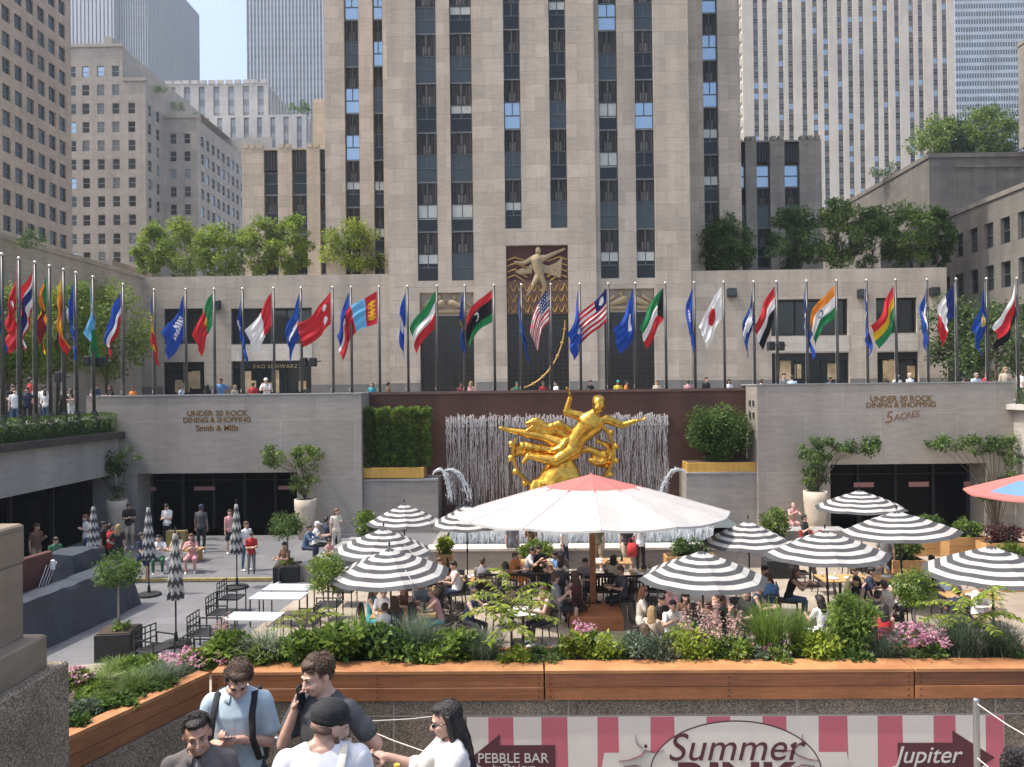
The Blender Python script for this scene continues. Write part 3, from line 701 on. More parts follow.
def place_windows(root, spots, glasses, fm=FRAME, split=True, limit=100, seed=1, blind=0.0):
    """spots: (x, y, z, N, w, h). Each a part; past the limit the rest are one part"""
    rnd = random.Random(seed); rest = MB(); rest_m = {}
    mats = [fm]
    for i, (x, y, z, N, w, h) in enumerate(spots):
        g = rnd.choice(glasses)
        if i < limit:
            o = link('window', far_window(w, h, g, fm, split), root, (x, y, z), frot(N))
        else:
            if g.name not in rest_m: rest_m[g.name] = len(mats); mats.append(g)
            U = (-N[1], N[0]); hw = w / 2; d = .02
            def q(u0, u1, z0, z1, off, m): rest.quad(*[(x + U[0] * u + N[0] * off, y + U[1] * u + N[1] * off, zz) for u, zz in ((u0, z0), (u1, z0), (u1, z1), (u0, z1))], m)
            q(-hw, hw, z, z + h, -d, rest_m[g.name])
            if split: q(-hw, hw, z + h * .48, z + h * .48 + .1, d, 0)
    if rest.v: rest.build('window', mats, root, kind='stuff')
def grid_face(mb, spots, O, U, N, W_, z0, z1, cols, rows, depth=.25, m=0):
    holes = []
    for a, b in cols:
        for c, d in rows:
            if 0 <= a and b <= W_ and z0 <= c and d <= z1:
                holes.append((a, b, c, d)); u = (a + b) / 2
                spots.append((O[0] + U[0] * u - N[0] * (depth - .06), O[1] + U[1] * u - N[1] * (depth - .06), c, N, b - a, d - c))
    facade(mb, O, U, N, W_, z0, z1, holes, depth, m)
def roof(mb, x0, x1, y0, y1, z, m=0, par=0.0):
    mb.quad((x0, y0, z), (x1, y0, z), (x1, y1, z), (x0, y1, z), m)
FR, RT, LF = ((1, 0), (0, -1)), ((0, 1), (1, 0)), ((0, -1), (-1, 0))
T = thing('stone_skyscraper', 'tall limestone tower with dark vertical window strips standing behind the flags', 'skyscraper')
YT, YC, YR = 55.0, 54.55, 58.0
ZTOP = 64.0
mb = MB()
def strips(mb, xa, xb, Y, pxs, zb, extra=()):
    holes = [(XA(p0, Y, 200) - xa, XA(p1, Y, 200) - xa, zb, ZTOP - 2) for p0, p1 in pxs]
    facade(mb, (xa, Y), *FR, xb - xa, ST, ZTOP, holes + list(extra), .5)
    return [(xa + (h[0] + h[1]) / 2, Y, h[1] - h[0], zb) for h in holes]
x388, x473, x595, x690 = XA(388, YT, 200), XA(474, YT, 200), XA(595, YT, 200), XA(690, YT, 200)
def doorhole(p0, p1, ytop, Y, xa): return (XA(p0, Y, 340) - xa, XA(p1, Y, 340) - xa, ST, ZA((p0 + p1) / 2, ytop, Y))
Z0 = 13.75; FLH = 3.57; WH = 1.98
dl, dr, dc = doorhole(420, 474, 292.5, YT, x388), doorhole(604.5, 655, 288.5, YT, x595), doorhole(507, 569, 245, YC, x473)
cols = []
cols += strips(mb, x388, x473, YT, [(417, 437.5), (451, 473)], Z0, [(dl[0], min(dl[1], x473 - x388 - .02), dl[2], dl[3])])
cols += strips(mb, x473, x595, YC, [(505, 521.5), (550.5, 567.5)], Z0 + FLH, [dc])
cols += strips(mb, x595, x690, YT, [(600, 618.5), (636, 655)], Z0, [(max(.02, dr[0]), dr[1], dr[2], dr[3])])
mb.quad((x473, YT, ST), (x473, YC, ST), (x473, YC, ZTOP), (x473, YT, ZTOP)); mb.quad((x595, YC, ST), (x595, YT, ST), (x595, YT, ZTOP), (x595, YC, ZTOP))
xl, xr = XA(325, YR, 150), XA(741, YR, 150)
cols += strips(mb, xl, x388, YR, [(345.5, 360), (374, 384)], Z0 - 1.0)
cols += strips(mb, x690, xr, YR, [(704.5, 719.5)], Z0 - 1.0)
for xx, ya, yb, s in ((x388, YT, YR, -1), (x690, YT, YR, 1), (xl, YR, 95, -1), (xr, YR, 95, 1)):
    q = [(xx, ya, ST), (xx, yb, ST), (xx, yb, ZTOP), (xx, ya, ZTOP)]
    mb.quad(*(q if s > 0 else q[::-1]))
mb.quad((xl, 95, ST), (xl, 95, ZTOP), (xr, 95, ZTOP), (xr, 95, ST))
roof(mb, xl, xr, YR, 95, ZTOP); roof(mb, x388, x690, YT, YR, ZTOP)
mb.build('wall', LIME, T)
mb = MB()
for (x, Y, w, zb) in cols: mb.quad((x - w / 2, Y + .49, zb), (x + w / 2, Y + .49, zb), (x + w / 2, Y + .49, ZTOP - 2), (x - w / 2, Y + .49, ZTOP - 2))
mb.build('strip_backing', METAL_DK, T)
def spandrel_mesh(w, h):
    mb = MB(); n = 7; hw = w / 2 - .02
    mb.box(-hw, hw, .0, .04, 0, h)
    prof = [0, .02, .05, .10, .05, .02, 0]
    for k in range(n):
        u0 = -hw + 2 * hw * (k + .12) / n; u1 = -hw + 2 * hw * (k + .88) / n; um = (u0 + u1) / 2; d = prof[k] + .03
        for z0, z1 in ((.06, h * .42), (h * .46, h * .93)):
            V = [(u0, 0, z0), (um, -d, z0), (u1, 0, z0), (u0, 0, z1), (um, -d, z1), (u1, 0, z1)]
            mb.add(V, [(0, 1, 4, 3), (1, 2, 5, 4), (2, 1, 0), (3, 4, 5)], 1 if k in (2, 3, 4) and z0 < .1 or k == 3 else 0)
    mb.box(-hw, hw, -.12, -.001, h - .07, h, 1)
    return mb.mesh('spandrel', [SPAN, SPAN_LT])
def pick(rnd, k, ci):  # higher panes get pale blue glass, painted stand-in for reflected sky
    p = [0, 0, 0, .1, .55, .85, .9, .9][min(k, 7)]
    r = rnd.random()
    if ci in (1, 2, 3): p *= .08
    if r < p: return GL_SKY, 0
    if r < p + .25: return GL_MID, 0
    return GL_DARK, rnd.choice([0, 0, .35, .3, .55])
rnd = random.Random(5); cache = {}
for ci, (x, Y, w, zb) in enumerate(cols):
    sp = spandrel_mesh(w, FLH - WH)
    k = 0; z = zb
    while z < 40:
        g, bl = pick(rnd, int((z - Z0) / FLH + .3), ci)
        key = (ci, g.name, bl)
        if key not in cache: cache[key] = window_mesh(w, WH, g, .07, 'tower', blind=bl)
        f, p = cache[key]
        fo = link('window', f, T, (x, Y + .3, z)); link('pane', p, fo)
        link('spandrel', sp, T, (x, Y + .33, z + WH)); z += FLH
REL = mat('relief_cream', (.36, .27, .155), .7, var=.15, scale=5); RELGOLD = mat('relief_gold', (.48, .29, .09), .45, .5); MAROON = mat('relief_maroon', (.09, .03, .028), .8)
GRID = mat('glass_blocks', (.02, .018, .016), .2, spec=.6)
for (xa, hh, Y, nm) in ((x388, dl, YT, 'side'), (x595, dr, YT, 'side'), (x473, dc, YC, 'centre')):
    a, b = xa + hh[0] + .01, xa + hh[1] - .01; zt = hh[3]; cxx = (a + b) / 2; yb = Y + .48
    dw = link('doorway', None, T, (0, 0, 0)) if False else None
    zmid = zt - (1.65 if nm == 'side' else 4.9)
    mb = MB(); mb.quad((a, yb, ST), (b, yb, ST), (b, yb, zmid), (a, yb, zmid)); d = mb.build('door_screen', GRID, T)
    mb = MB()
    n = 7 if nm == 'side' else 12
    for k in range(1, 20):
        z = ST + (zmid - ST) * k / 20; mb.box(a, b, yb - .05, yb - .003, z, z + .05)
    for k in range(n + 1):
        x = a + (b - a - .06) * k / n; mb.box(x, x + .06, yb - .08, yb - .051, ST, zmid)
    mb.build('grille', METAL_DK, d)
    mb = MB(); mb.quad((a, yb - .1, zmid), (b, yb - .1, zmid), (b, yb - .1, zt), (a, yb - .1, zt)); rp = mb.build('relief_panel', MAROON if nm == 'centre' else LIME_WARM, T)
    mb = MB(); w = b - a
    if nm == 'side':
        zc = (zt + zmid) / 2
        for s in (-1, 1):
            mb.capsule((cxx + s * .35, yb - .2, zc + .1), (cxx + s * w * .36, yb - .2, zc - .25), .3, .16); mb.capsule((cxx + s * w * .3, yb - .22, zc + .3), (cxx + s * w * .45, yb - .2, zc - .1), .15, .1)
            mb.ellipsoid((cxx + s * .55, yb - .22, zc + .5), (.18, .15, .22))
        mb.capsule((cxx - w * .4, yb - .15, zc - .5), (cxx + w * .4, yb - .15, zc - .5), .16, .16)
        mb.build('relief_figures', REL, rp, smooth=True)
    else:
        zc = zt - 1.9
        q = lambda x, z, d=.22: V3(cxx + x, yb - d, zt - z)
        mb.ellipsoid(q(.08, .38, .3), (.22, .2, .30)); mb.capsule(q(.06, .62), q(.1, 1.0), .14, .2); mb.capsule(q(-.05, 1.0), q(.15, 1.9), .42, .34); mb.capsule(q(-.3, .95), q(.45, .9), .26, .26)
        mb.capsule(q(-.4, .95), q(-.95, 1.25), .2, .15); mb.capsule(q(-.95, 1.25), q(-1.55, 1.15), .15, .1); mb.capsule(q(.5, .9), q(1.15, .6), .2, .15); mb.capsule(q(1.15, .6), q(1.95, .25), .15, .1)
        mb.capsule(q(.15, 2.0), q(-.35, 2.9), .28, .17); mb.capsule(q(-.35, 2.9), q(-.95, 3.9), .17, .08); mb.capsule(q(.2, 2.0), q(.55, 2.9), .28, .17); mb.capsule(q(.55, 2.9), q(.2, 3.8), .16, .09)
        for k in range(7):
            mb.tube([q(-.3 + .1 * k, 1.2 + .1 * k, .14), q(.3 + .22 * k, 1.3 + .16 * k, .16), q(.75 + .16 * k, 1.75 - .12 * k, .14), q(1.1 + .12 * k, 2.1 - .22 * k, .12)], [.08, .14, .13, .05], 6)
        for k in range(5): mb.tube([q(-.35, 1.3 + .15 * k, .14), q(-.8 - .1 * k, 1.75 + .05 * k, .15), q(-1.1 - .12 * k, 1.55 + .06 * k, .12)], [.08, .12, .05], 6)
        link('relief_figure', fuse(mb, .05, 'relief_figure', [REL], 1, .02, 3), rp)
        mb = MB()
        for s in (-1, 1):
            mb = MB()
            for k in range(6):
                zz = zt - .5 - k * .42
                mb.tube([(cxx + s * (w / 2 - .05), yb - .14, zz - .5), (cxx + s * (w / 2 - .6), yb - .14, zz - .3), (cxx + s * .7, yb - .14, zz - .9 + .3 * (k < 2))], .06, 6)
            mb.build('relief_rays', RELGOLD, rp)
        mb = MB(); mb.box(a, b, yb - .3, yb - .11, zmid, zmid + 2.4); mb.build('relief_band', mat('relief_bronze', (.12, .06, .03), .6, var=.5, scale=6), rp)
        mb = MB()
        for k in range(9):
            for j in range(3): x = a + w * (k + .5) / 9; z = zmid + .4 + j * .75; mb.tube([(x - .2, yb - .32, z - .25), (x, yb - .34, z + .25), (x + .2, yb - .32, z - .25)], .05, 5)
        mb.build('relief_tracery', RELGOLD, rp)
        mb = MB(); pts = []
        for k in range(24):
            t = k / 23 * math.pi / 2; pts.append((a + .3 + (w - .55) * math.sin(t), yb - .2, ST + 1.1 + (zmid - ST - 1.5) * (1 - math.cos(t))))
        mb.tube(pts, .06, 6)
        for p in pts[::3]: mb.ellipsoid(p, (.13, .08, .12), 8, 5)
        mb.build('gold_arc', RELGOLD, d)
mb = MB()
for x0, x1, Y in ((x388 + .02, x388 + dl[0] - .02, YT), (x473 + .02, x473 + dc[0] - .02, YC), (x473 + dc[1] + .02, x595 - .02, YC), (x595 + dr[1] + .02, x690 - .02, YT)):
    mb.box(x0, x1, Y - .06, Y - .004, ST, 6.45)
mb.each('base_course', BASE_STONE, T)
SHOPG = glass('shop_glass', (.02, .024, .026), .05, 0, .7); INT = mat('shop_lit', (.5, .36, .2), .8, var=.5, scale=.8)
def wing(name, label, xa, xb, Y, zt, ups, lows, panels, sign=None):
    w = thing(name, label, 'building')
    mb = MB(); holes = []
    def hole(p0, p1, ya, yb2):
        return (XA(p0, Y, 340) - xa, XA(p1, Y, 340) - xa, max(ST + .02, ZA((p0 + p1) / 2, yb2, Y)), ZA((p0 + p1) / 2, ya, Y))
    hs = [(hole(*u), 'up') for u in ups] + [(hole(*l), 'low') for l in lows]
    facade(mb, (xa, Y), *FR, xb - xa, ST, zt, [h for h, _ in hs], .55)
    mb.quad((xa, Y, ST), (xa, Y, zt), (xa, 66, zt), (xa, 66, ST)); mb.quad((xb, Y, ST), (xb, 66, ST), (xb, 66, zt), (xb, Y, zt))
    roof(mb, xa, xb, Y, 66, zt - .5)
    mb.quad((xa, Y + .4, zt), (xb, Y + .4, zt), (xb, Y + .4, zt - .5), (xa, Y + .4, zt - .5)); mb.quad((xa, Y, zt), (xb, Y, zt), (xb, Y + .4, zt), (xa, Y + .4, zt))
    mb.build('wall', LIME_WARM if xa < 0 else LIME, w)
    for h, k in hs:
        a, b, c, d = h[0] + xa, h[1] + xa, h[2], h[3]
        f = MB(); t = .12
        f.box(a, a + t, Y + .2, Y + .5, c, d); f.box(b - t, b, Y + .2, Y + .5, c, d); f.box(a + t, b - t, Y + .2, Y + .5, d - (.14 if k == 'up' else .5), d); f.box(a + t, b - t, Y + .2, Y + .5, c, c + .12)
        n = 2 if b - a < 3.4 else 3
        for j in range(1, n): x = a + (b - a) * j / n; f.box(x - .04, x + .04, Y + .3, Y + .45, c + .12, d - .14)
        fo = f.build('shop_window' if k == 'low' else 'window', BLACK, w)
        g = MB(); g.quad((a, Y + .42, c), (b, Y + .42, c), (b, Y + .42, d), (a, Y + .42, d)); g.build('pane', SHOPG, fo)
        if k == 'low':
            g = MB(); rr = random.Random(int(a * 10))
            for j in range(5):
                x = a + (b - a) * (.12 + .76 * rr.random()); s = .3 + .5 * rr.random(); g.box(x - s / 2, x + s / 2, Y + .36 - .01 * j, Y + .40 - .01 * j, c + .2 + rr.random() * .4, c + .9 + rr.random() * 1.2)
            g.each('shop_display', INT, fo)
    for (p0, p1, ya, yb2) in panels:
        x0, x1 = XA(p0, Y, 340), XA(p1, Y, 340); mb = MB(); mb.box(x0, x1, Y - .03, Y - .003, ZA(p0, yb2, Y), ZA(p0, ya, Y)); mb.build('stone_panel', LIME_PALE, w)
    mb = MB(); segs = []; cur = xa + .03
    for h, k in sorted(hs, key=lambda q: q[0][0]):
        if k == 'low': segs.append((cur, h[0] + xa - .03)); cur = h[1] + xa + .03
    segs.append((cur, xb - .03))
    for a, b in segs:
        if b > a: mb.box(a, b, Y - .06, Y - .004, ST, 6.4)
    mb.each('base_course', BASE_STONE, w)
    return w
Yw = 55.3
xw0 = XA(136.5, Yw, 300)
wgl = wing('low_wing', 'two storey limestone wing with dark shop windows, left of the tower', xw0, x388 + .0, Yw, ZA(200, 276.5, Yw), [(164, 203, 308.5, 344), (231, 312, 308, 344)], [(163, 204, 362, 396), (231, 311, 361, 396)], [(231.5, 312, 345, 361)])
sp = P(272, 366.5, Yw - .0)
text('shop_lettering', 'FAO SCHWARZ', .40, mat('sign_gold', (.5, .36, .16), .4, .3), (P(275, 366.5, Yw).x, Yw + .12, sp.z), wgl, space=1.2)
wgr = wing('low_wing', 'two storey limestone wing with large shop windows, right of the tower', x690, XA(947, Yw, 300), Yw, ZA(860, 268.5, Yw), [(771.5, 848.5, 299, 335.5), (876.5, 917.5, 297.5, 333)], [(771.5, 849, 353, 386), (877, 918.5, 352, 386)], [(771.5, 849, 337, 352), (877, 918, 335, 351)])
FLOODM = BLACK
def wall_lamp(px, py, lb):
    p = P(px, py, Yw); t = thing('wall_lamp', lb, 'lamp', (p.x, Yw - .02, p.z))
    mb = MB(); mb.bbox(-.32, .32, -.4, 0, -.32, .32, .05); mb.build('lamp_body', BLACK, t)
    mb = MB(); mb.box(-.26, .26, -.42, -.402, -.2, .26); mb.build('lens', GL_MID, t)
for px, py, lb in ((217, 305, 'small dark floodlight on the left wing between the two upper shop windows'), (731, 293, 'small grey floodlight on the wall just right of the tower'), (861, 294, 'small dark floodlight between the upper windows of the right wing'), (933, 292, 'small dark floodlight near the outer corner of the right wing')):
    wall_lamp(px, py, lb)
def fluted(name, label, px0, px1, ytop, bays, Y, yroll, stonem, solid=None, zb=ST):
    b = thing(name, label, 'building'); xa, xb = XA(px0, Y, 200), XA(px1, Y, 200); zt = ZA((px0 + px1) / 2, ytop, Y)
    mb = MB(); holes = [(XA(p0, Y, 200) - xa, min(XA(p1, Y, 200), xb) - xa, zb + 2, zt - .15) for p0, p1 in bays]
    facade(mb, (xa, Y), *FR, xb - xa, zb, zt, holes, .6)
    mb.quad((xa, Y, zb), (xa, Y, zt), (xa, Y + 20, zt), (xa, Y + 20, zb)); mb.quad((xb, Y, zb), (xb, Y + 20, zb), (xb, Y + 20, zt), (xb, Y, zt)); roof(mb, xa, xb, Y, Y + 20, zt)
    mb.build('wall', stonem, b)
    tops = MB()
    edges = [xa] + [v for h in holes for v in (h[0] + xa, h[1] + xa)] + [xb]
    for k in range(0, len(edges), 2):
        a, c = edges[k], edges[k + 1]
        if c - a < .2: continue
        n = max(2, int((c - a) / .55))
        for j in range(n):
            x = a + (c - a) * (j + .5) / n; tops.box(x - .2, x + .2, Y - .06, Y + .5, zt + .002, zt + .35)
    tops.each('cornice', stonem, b)
    for (p0, p1), h in zip(bays, holes):
        w = h[1] - h[0]; x = xa + (h[0] + h[1]) / 2; z = zt - 2.05; k = 0
        sp = MB(); sp.box(-w / 2, w / 2, 0, .1, 0, 1.85)
        for j in range(5): u = -w / 2 + w * (j + .5) / 5; sp.box(u - .07, u + .07, -.12, 0, .05, 1.8)
        link('spandrel', sp.mesh('spandrel', SPAN), b, (x, Y + .3, z + .15))
        while z > zb + 4:
            g = random.Random(int(x * 7 + k)).choice([GL_MID, GL_DARK, GL_DARK]) if px0 < 500 else [GL_SKY, GL_MID, GL_DARK][min(k, 2)]
            f, pn = window_mesh(w, 1.95, g, .09, 'double'); fo = link('window', f, b, (x, Y + .3, z - 1.95)); link('pane', pn, fo)
            s2 = spandrel_mesh(w, 1.5); link('spandrel', s2, b, (x, Y + .33, z - 3.45)); z -= 3.45; k += 1
    return b, xa, xb, zt
bl, *_ = fluted('fluted_building', 'brown stone block with fluted metal bays behind the left rooftop trees', 242, 330, 148, [(264, 278), (292, 307), (320, 330)], 66, 0, LIME)
mb = MB(); mb.box(XA(313, 70, 150), XA(330, 70, 150), 70, 80, ST, ZA(320, 99, 70)); mb.build('stair_tower', LIME, bl)
fluted('fluted_building', 'dark stone block with fluted metal bays, right of the tower', 741, 822, 140, [(741, 746), (757, 770.5), (785, 800)], 66, 0, stone('shaded_limestone', (.36, .315, .26), 1.4, .8, .014, var=.1, stain=.25))  # darker than the left twin: tower shade put into the stone colour
def punched(name, label, mats):
    return thing(name, label, 'building')
XLo = -27.7
lw = thing('street_block', 'low limestone wall of the building along the left street, with two small windows', 'building')
mb = MB(); spots = []; zt = 14.25
def yat(px, X): return X * F / (px - 525.0)
rows = [(9.6, 11.2)]
grid_face(mb, spots, (XLo, 20), *RT, 37, ST, zt, [(yat(84, XLo) - 20, yat(91, XLo) - 20), (yat(95, XLo) - 20, yat(101, XLo) - 20), (yat(106, XLo) - 20, yat(111, XLo) - 20)], rows, .3)
roof(mb, -60, XLo, 20, 57, zt); mb.quad((-60, 57, ST), (-60, 57, zt), (XLo, 57, zt), (XLo, 57, ST))
mb.build('wall', LIME_WARM, lw); place_windows(lw, spots, [GL_DARK])
mb = MB(); mb.box(XLo - .2, XLo + .06, 20, 57, zt + .002, zt + .3); mb.build('cornice', LIME_WARM, lw)
mb = MB(); mb.box(-44, XA(137, 66, 272), 62, 75, ST, ZA(118, 264, 64)); mb.build('rear_block', LIME_DARK, lw)
X1 = -66.6
L1 = thing('apartment_block', 'tan stone block with rows of small dark windows at the left edge', 'building')
mb = MB(); spots = []
ys = [98.2 + (k - 6) * 2.42 for k in range(0, 12)]; Yc = 112.5; y0 = 80
cols_ = [(y - .78 - y0, y + .78 - y0) for y in ys]; rows_ = [(27.0 + k * 3.4 - 3.4 * 6, 27.0 + k * 3.4 + 2.0 - 3.4 * 6) for k in range(0, 20)]
grid_face(mb, spots, (X1, y0), *RT, Yc - y0, ST, 75, cols_, rows_, .3)
mb.quad((X1, Yc, ST), (X1 - 30, Yc, ST), (X1 - 30, Yc, 75), (X1, Yc, 75)); roof(mb, X1 - 30, X1, y0, Yc, 75); facade(mb, (X1 - 30, y0), *FR, 30, ST, 75, [], 0)
mb.build('wall', stone('tan_stone', (.43, .34, .26), 1.6, .9, .01, var=.07, stain=.18), L1)
spots.sort(key=lambda s: 0 if (s[1] > 97 and 20 < s[2] < 64) else 1); place_windows(L1, spots, [GL_DARK, GL_DARK, GL_MID], seed=2)
TANP = stone('buff_stone', (.42, .375, .325), 1.6, .9, .01, var=.07, stain=.15)
L2 = thing('apartment_block', 'stepped buff stone block with many small windows behind the left rooftop trees', 'building')
mb = MB(); spots = []
Ya, Yb2 = 139.0, 146.0; xa0 = -96.0; xa1, xa2 = XA(125, Ya), XA(146, Ya, 200); xb2 = XA(198, Yb2, 200)
za, za2, zb_ = ZA(110, 47, Ya), ZA(138, 81, Ya), ZA(190, 118, Yb2)
cp = [73, 86.5, 101.5, 116.5, 132.3]
rws = [(62.3 - k * 3.4 - 2.0, 62.3 - k * 3.4) for k in range(-1, 17)]
cf = [(XA(p - 3.6, Ya, 200) - xa0, XA(p + 3.6, Ya, 200) - xa0) for p in cp[:4]]
cf = [(XA(p - 3.6, Ya, 200) - xa0, XA(p + 3.6, Ya, 200) - xa0) for p in (27, 42, 57)] + cf
grid_face(mb, spots, (xa0, Ya), *FR, xa1 - xa0, ST, za, [c for c in cf if c[0] > 0], [r for r in rws if r[1] < za - .6], .25)
c5 = [(XA(cp[4] - 3.6, Ya, 200) - xa1, XA(cp[4] + 3.6, Ya, 200) - xa1)]
grid_face(mb, spots, (xa1, Ya), *FR, xa2 - xa1, ST, za2, c5, [r for r in rws if r[1] < za2 - 1.0], .25)
sr = [(u, u + 1.35) for u in (2.2, 5.0)]
grid_face(mb, spots, (xa2, Ya), *RT, Yb2 - Ya, ST, za2, [(1.0, 2.3), (4.2, 5.5)], [r for r in rws if r[1] < za2 - 1.0], .25)
grid_face(mb, spots, (xa2, Yb2), *FR, xb2 - xa2, ST, zb_, [(XA(p - 3.3, Yb2, 200) - xa2, XA(p + 3.3, Yb2, 200) - xa2) for p in (173.5, 187.5)], [r for r in rws if r[1] < zb_ - 1.0], .25)
grid_face(mb, spots, (xb2, Yb2), *RT, 30, ST, zb_ - .2, [(1.5 + 2.6 * k, 3.0 + 2.6 * k) for k in range(11)], [r for r in rws if r[1] < zb_ - 1.0], .25)
grid_face(mb, spots, (xa1, Ya), *RT, 34, za2, za, [(2.0 + 2.6 * k, 3.5 + 2.6 * k) for k in range(12)], [(62.5, 64.4)], .25)
roof(mb, xa0, xa1, Ya, 190, za); roof(mb, xa1, xa2, Ya, 190, za2 - .01); roof(mb, xa2, xb2, Yb2, 176, zb_ - .2)
mb.quad((xa0, Ya, ST), (xa0, Ya, za), (xa0, 190, za), (xa0, 190, ST)); mb.quad((xa2, Yb2, zb_ - .3), (xa2, 190, zb_ - .3), (xa2, 190, za2), (xa2, Yb2, za2)); mb.quad((xa0, 190, ST), (xa0, 190, za), (xb2, 190, za), (xb2, 190, ST))
mb.build('wall', TANP, L2)
mb = MB()
for x0, x1, y0_, y1_, z in ((xa0, xa1 + .2, Ya - .2, Ya + .5, za), (xa1 + .21, xa2 + .2, Ya - .2, Ya + .5, za2), (xa2 + .21, xb2 + .2, Yb2 - .2, Yb2 + .5, zb_)):
    mb.box(x0, x1, y0_, y1_, z + .002, z + .6)
mb.box(xa1 - 4, xa1 - 2.5, Ya + 1, Ya + 4, za + .002, za + 2.4)
mb.each('cornice', TANP, L2)
spots.sort(key=lambda s: (0 if s[3][1] < 0 and s[0] > -84 and s[2] > 24 else 1))
place_windows(L2, spots, [GL_DARK, GL_MID, GL_MID, GL_SKY], FRAME_LT, seed=3)
PALE = stone('pale_block_stone', (.47, .45, .42), 2, 1.2, .01, var=.05, stain=.1)
def striped(name, label, faces, wallm, stripm, cat='building'):
    """faces: (O, U, N, width, z0, z1, n, frac). vertical piers with recessed strips, each strip a part"""
    b = thing(name, label, cat); mb = MB(); cnt = 0; rest = MB()
    for O, U, N, w, z0, z1, n, fr, dep in faces:
        holes = []
        for k in range(n):
            u0 = w * (k + .5 - fr / 2) / n; u1 = w * (k + .5 + fr / 2) / n; holes.append((u0, u1, z0, z1 - .6))
        facade(mb, O, U, N, w, z0, z1, holes, dep)
        for (u0, u1, a, c) in holes:
            s = MB(); pts = [(O[0] + U[0] * u - N[0] * (dep - .01), O[1] + U[1] * u - N[1] * (dep - .01)) for u in (u0, u1)]
            if cnt < 100:
                s.quad((*pts[0], a), (*pts[1], a), (*pts[1], c), (*pts[0], c)); s.build('window_strip', stripm, b)
            else: rest.quad((*pts[0], a), (*pts[1], a), (*pts[1], c), (*pts[0], c))
            cnt += 1
    if rest.v: rest.build('window_strip', stripm, b, kind='stuff')
    mb.build('wall', wallm, b); return b
def striped_glass(name, c1, c2, fh, frac=.5, metal=.2, vert=0.0, rough=.15):
    m, nt, b = nodes(name); N, L = nt.nodes, nt.links
    geo = N.new('ShaderNodeNewGeometry'); sx = N.new('ShaderNodeSeparateXYZ'); L.new(geo.outputs['Position'], sx.inputs[0])
    dv = N.new('ShaderNodeMath'); dv.operation = 'DIVIDE'; dv.inputs[1].default_value = fh; L.new(sx.outputs['Z'], dv.inputs[0])
    fc = N.new('ShaderNodeMath'); fc.operation = 'FRACT'; L.new(dv.outputs[0], fc.inputs[0])
    gt = N.new('ShaderNodeMath'); gt.operation = 'GREATER_THAN'; gt.inputs[1].default_value = frac; L.new(fc.outputs[0], gt.inputs[0])
    t = N.new('ShaderNodeTexNoise'); t.inputs['Scale'].default_value = .12; t.inputs['Detail'].default_value = 6; L.new(geo.outputs['Position'], t.inputs['Vector'])
    mx = N.new('ShaderNodeMix'); mx.data_type = 'RGBA'; mx.inputs[6].default_value = (*c1, 1); mx.inputs[7].default_value = (*c2, 1); L.new(gt.outputs[0], mx.inputs[0])
    mr = N.new('ShaderNodeMapRange'); mr.inputs['From Min'].default_value = .3; mr.inputs['From Max'].default_value = .7; mr.inputs['To Min'].default_value = .7; mr.inputs['To Max'].default_value = 1.3; L.new(t.outputs['Fac'], mr.inputs['Value'])
    s = N.new('ShaderNodeVectorMath'); s.operation = 'SCALE'; L.new(mx.outputs[2], s.inputs[0]); L.new(mr.outputs[0], s.inputs['Scale']); L.new(s.outputs[0], b.inputs['Base Color'])
    b.inputs['Roughness'].default_value = rough; b.inputs['Metallic'].default_value = metal
    return m
SG1 = striped_glass('strip_glass_grey', (.20, .20, .20), (.32, .33, .34), 3.6)
Yq = 205.0; xq0, xq1 = XA(165, Yq, 100), XA(268, Yq, 100); zq = ZA(220, 84, Yq)
Yq2 = 195.0; xr0, xr1 = XA(200, Yq2, 130), XA(306, Yq2, 130); zq2 = ZA(255, 115, Yq2)
L3 = striped('setback_block', 'pale stone setback block with dark vertical strips between the left skyscrapers', [((xq0, Yq), *FR, xq1 - xq0, 50, zq, 7, .42, .5), ((xq1, Yq), *RT, 22, 50, zq, 8, .4, .5), ((xr0, Yq2), *FR, xr1 - xr0, 20, zq2, 8, .38, .5), ((xr1, Yq2), *RT, 12, 20, zq2, 4, .4, .5)], PALE, SG1)
mb = MB(); roof(mb, xq0, xq1, Yq, Yq + 22, zq); roof(mb, xr0, xr1, Yq2, Yq2 + 12, zq2); mb.build('roof', PALE, L3)
mb = MB()
for k in range(12): x = xq0 + (xq1 - xq0) * (k + .1) / 12; mb.box(x, x + (xq1 - xq0) / 16, Yq - .3, Yq + .4, zq + .002, zq + 1.0)
mb.each('cornice', PALE, L3)
ALU = mat('aluminium_fins', (.40, .41, .43), .5, .3, var=.05, scale=.05)
SG2 = striped_glass('slab_glass', (.13, .15, .18), (.20, .225, .26), 4.0, .45, .3)
x0, x1, x2 = XA(52, 376, 40), XA(114, 376, 40), XA(147.5, 380, 40)
B1 = striped('slab_skyscraper', 'grey ribbed office slab rising behind the stepped buff block', [((x0, 376), *FR, x1 - x0, 100, 235, 16, .34, .6), ((x1, 380), *FR, x2 - x1, 100, 235, 12, .6, .6), ((x2, 380), *RT, 62, 100, ZA(202, 14, 441), 44, .62, .4)], ALU, SG2, 'skyscraper')
mb = MB(); mb.quad((x1, 376, 100), (x1, 380, 100), (x1, 380, 235), (x1, 376, 235)); roof(mb, x0, x2, 380, 442, 222); mb.quad((x2, 442, 100), (x0, 442, 100), (x0, 442, 222), (x2, 442, 222)); mb.build('roof', ALU, B1)
x0, x1 = XA(246.5, 380, 40), XA(330, 380, 40)
B2 = striped('slab_skyscraper', 'grey ribbed office slab between the pale sky and the main tower', [((x0, 380), *FR, x1 - x0, 60, 235, 24, .6, .6)], ALU, SG2, 'skyscraper')
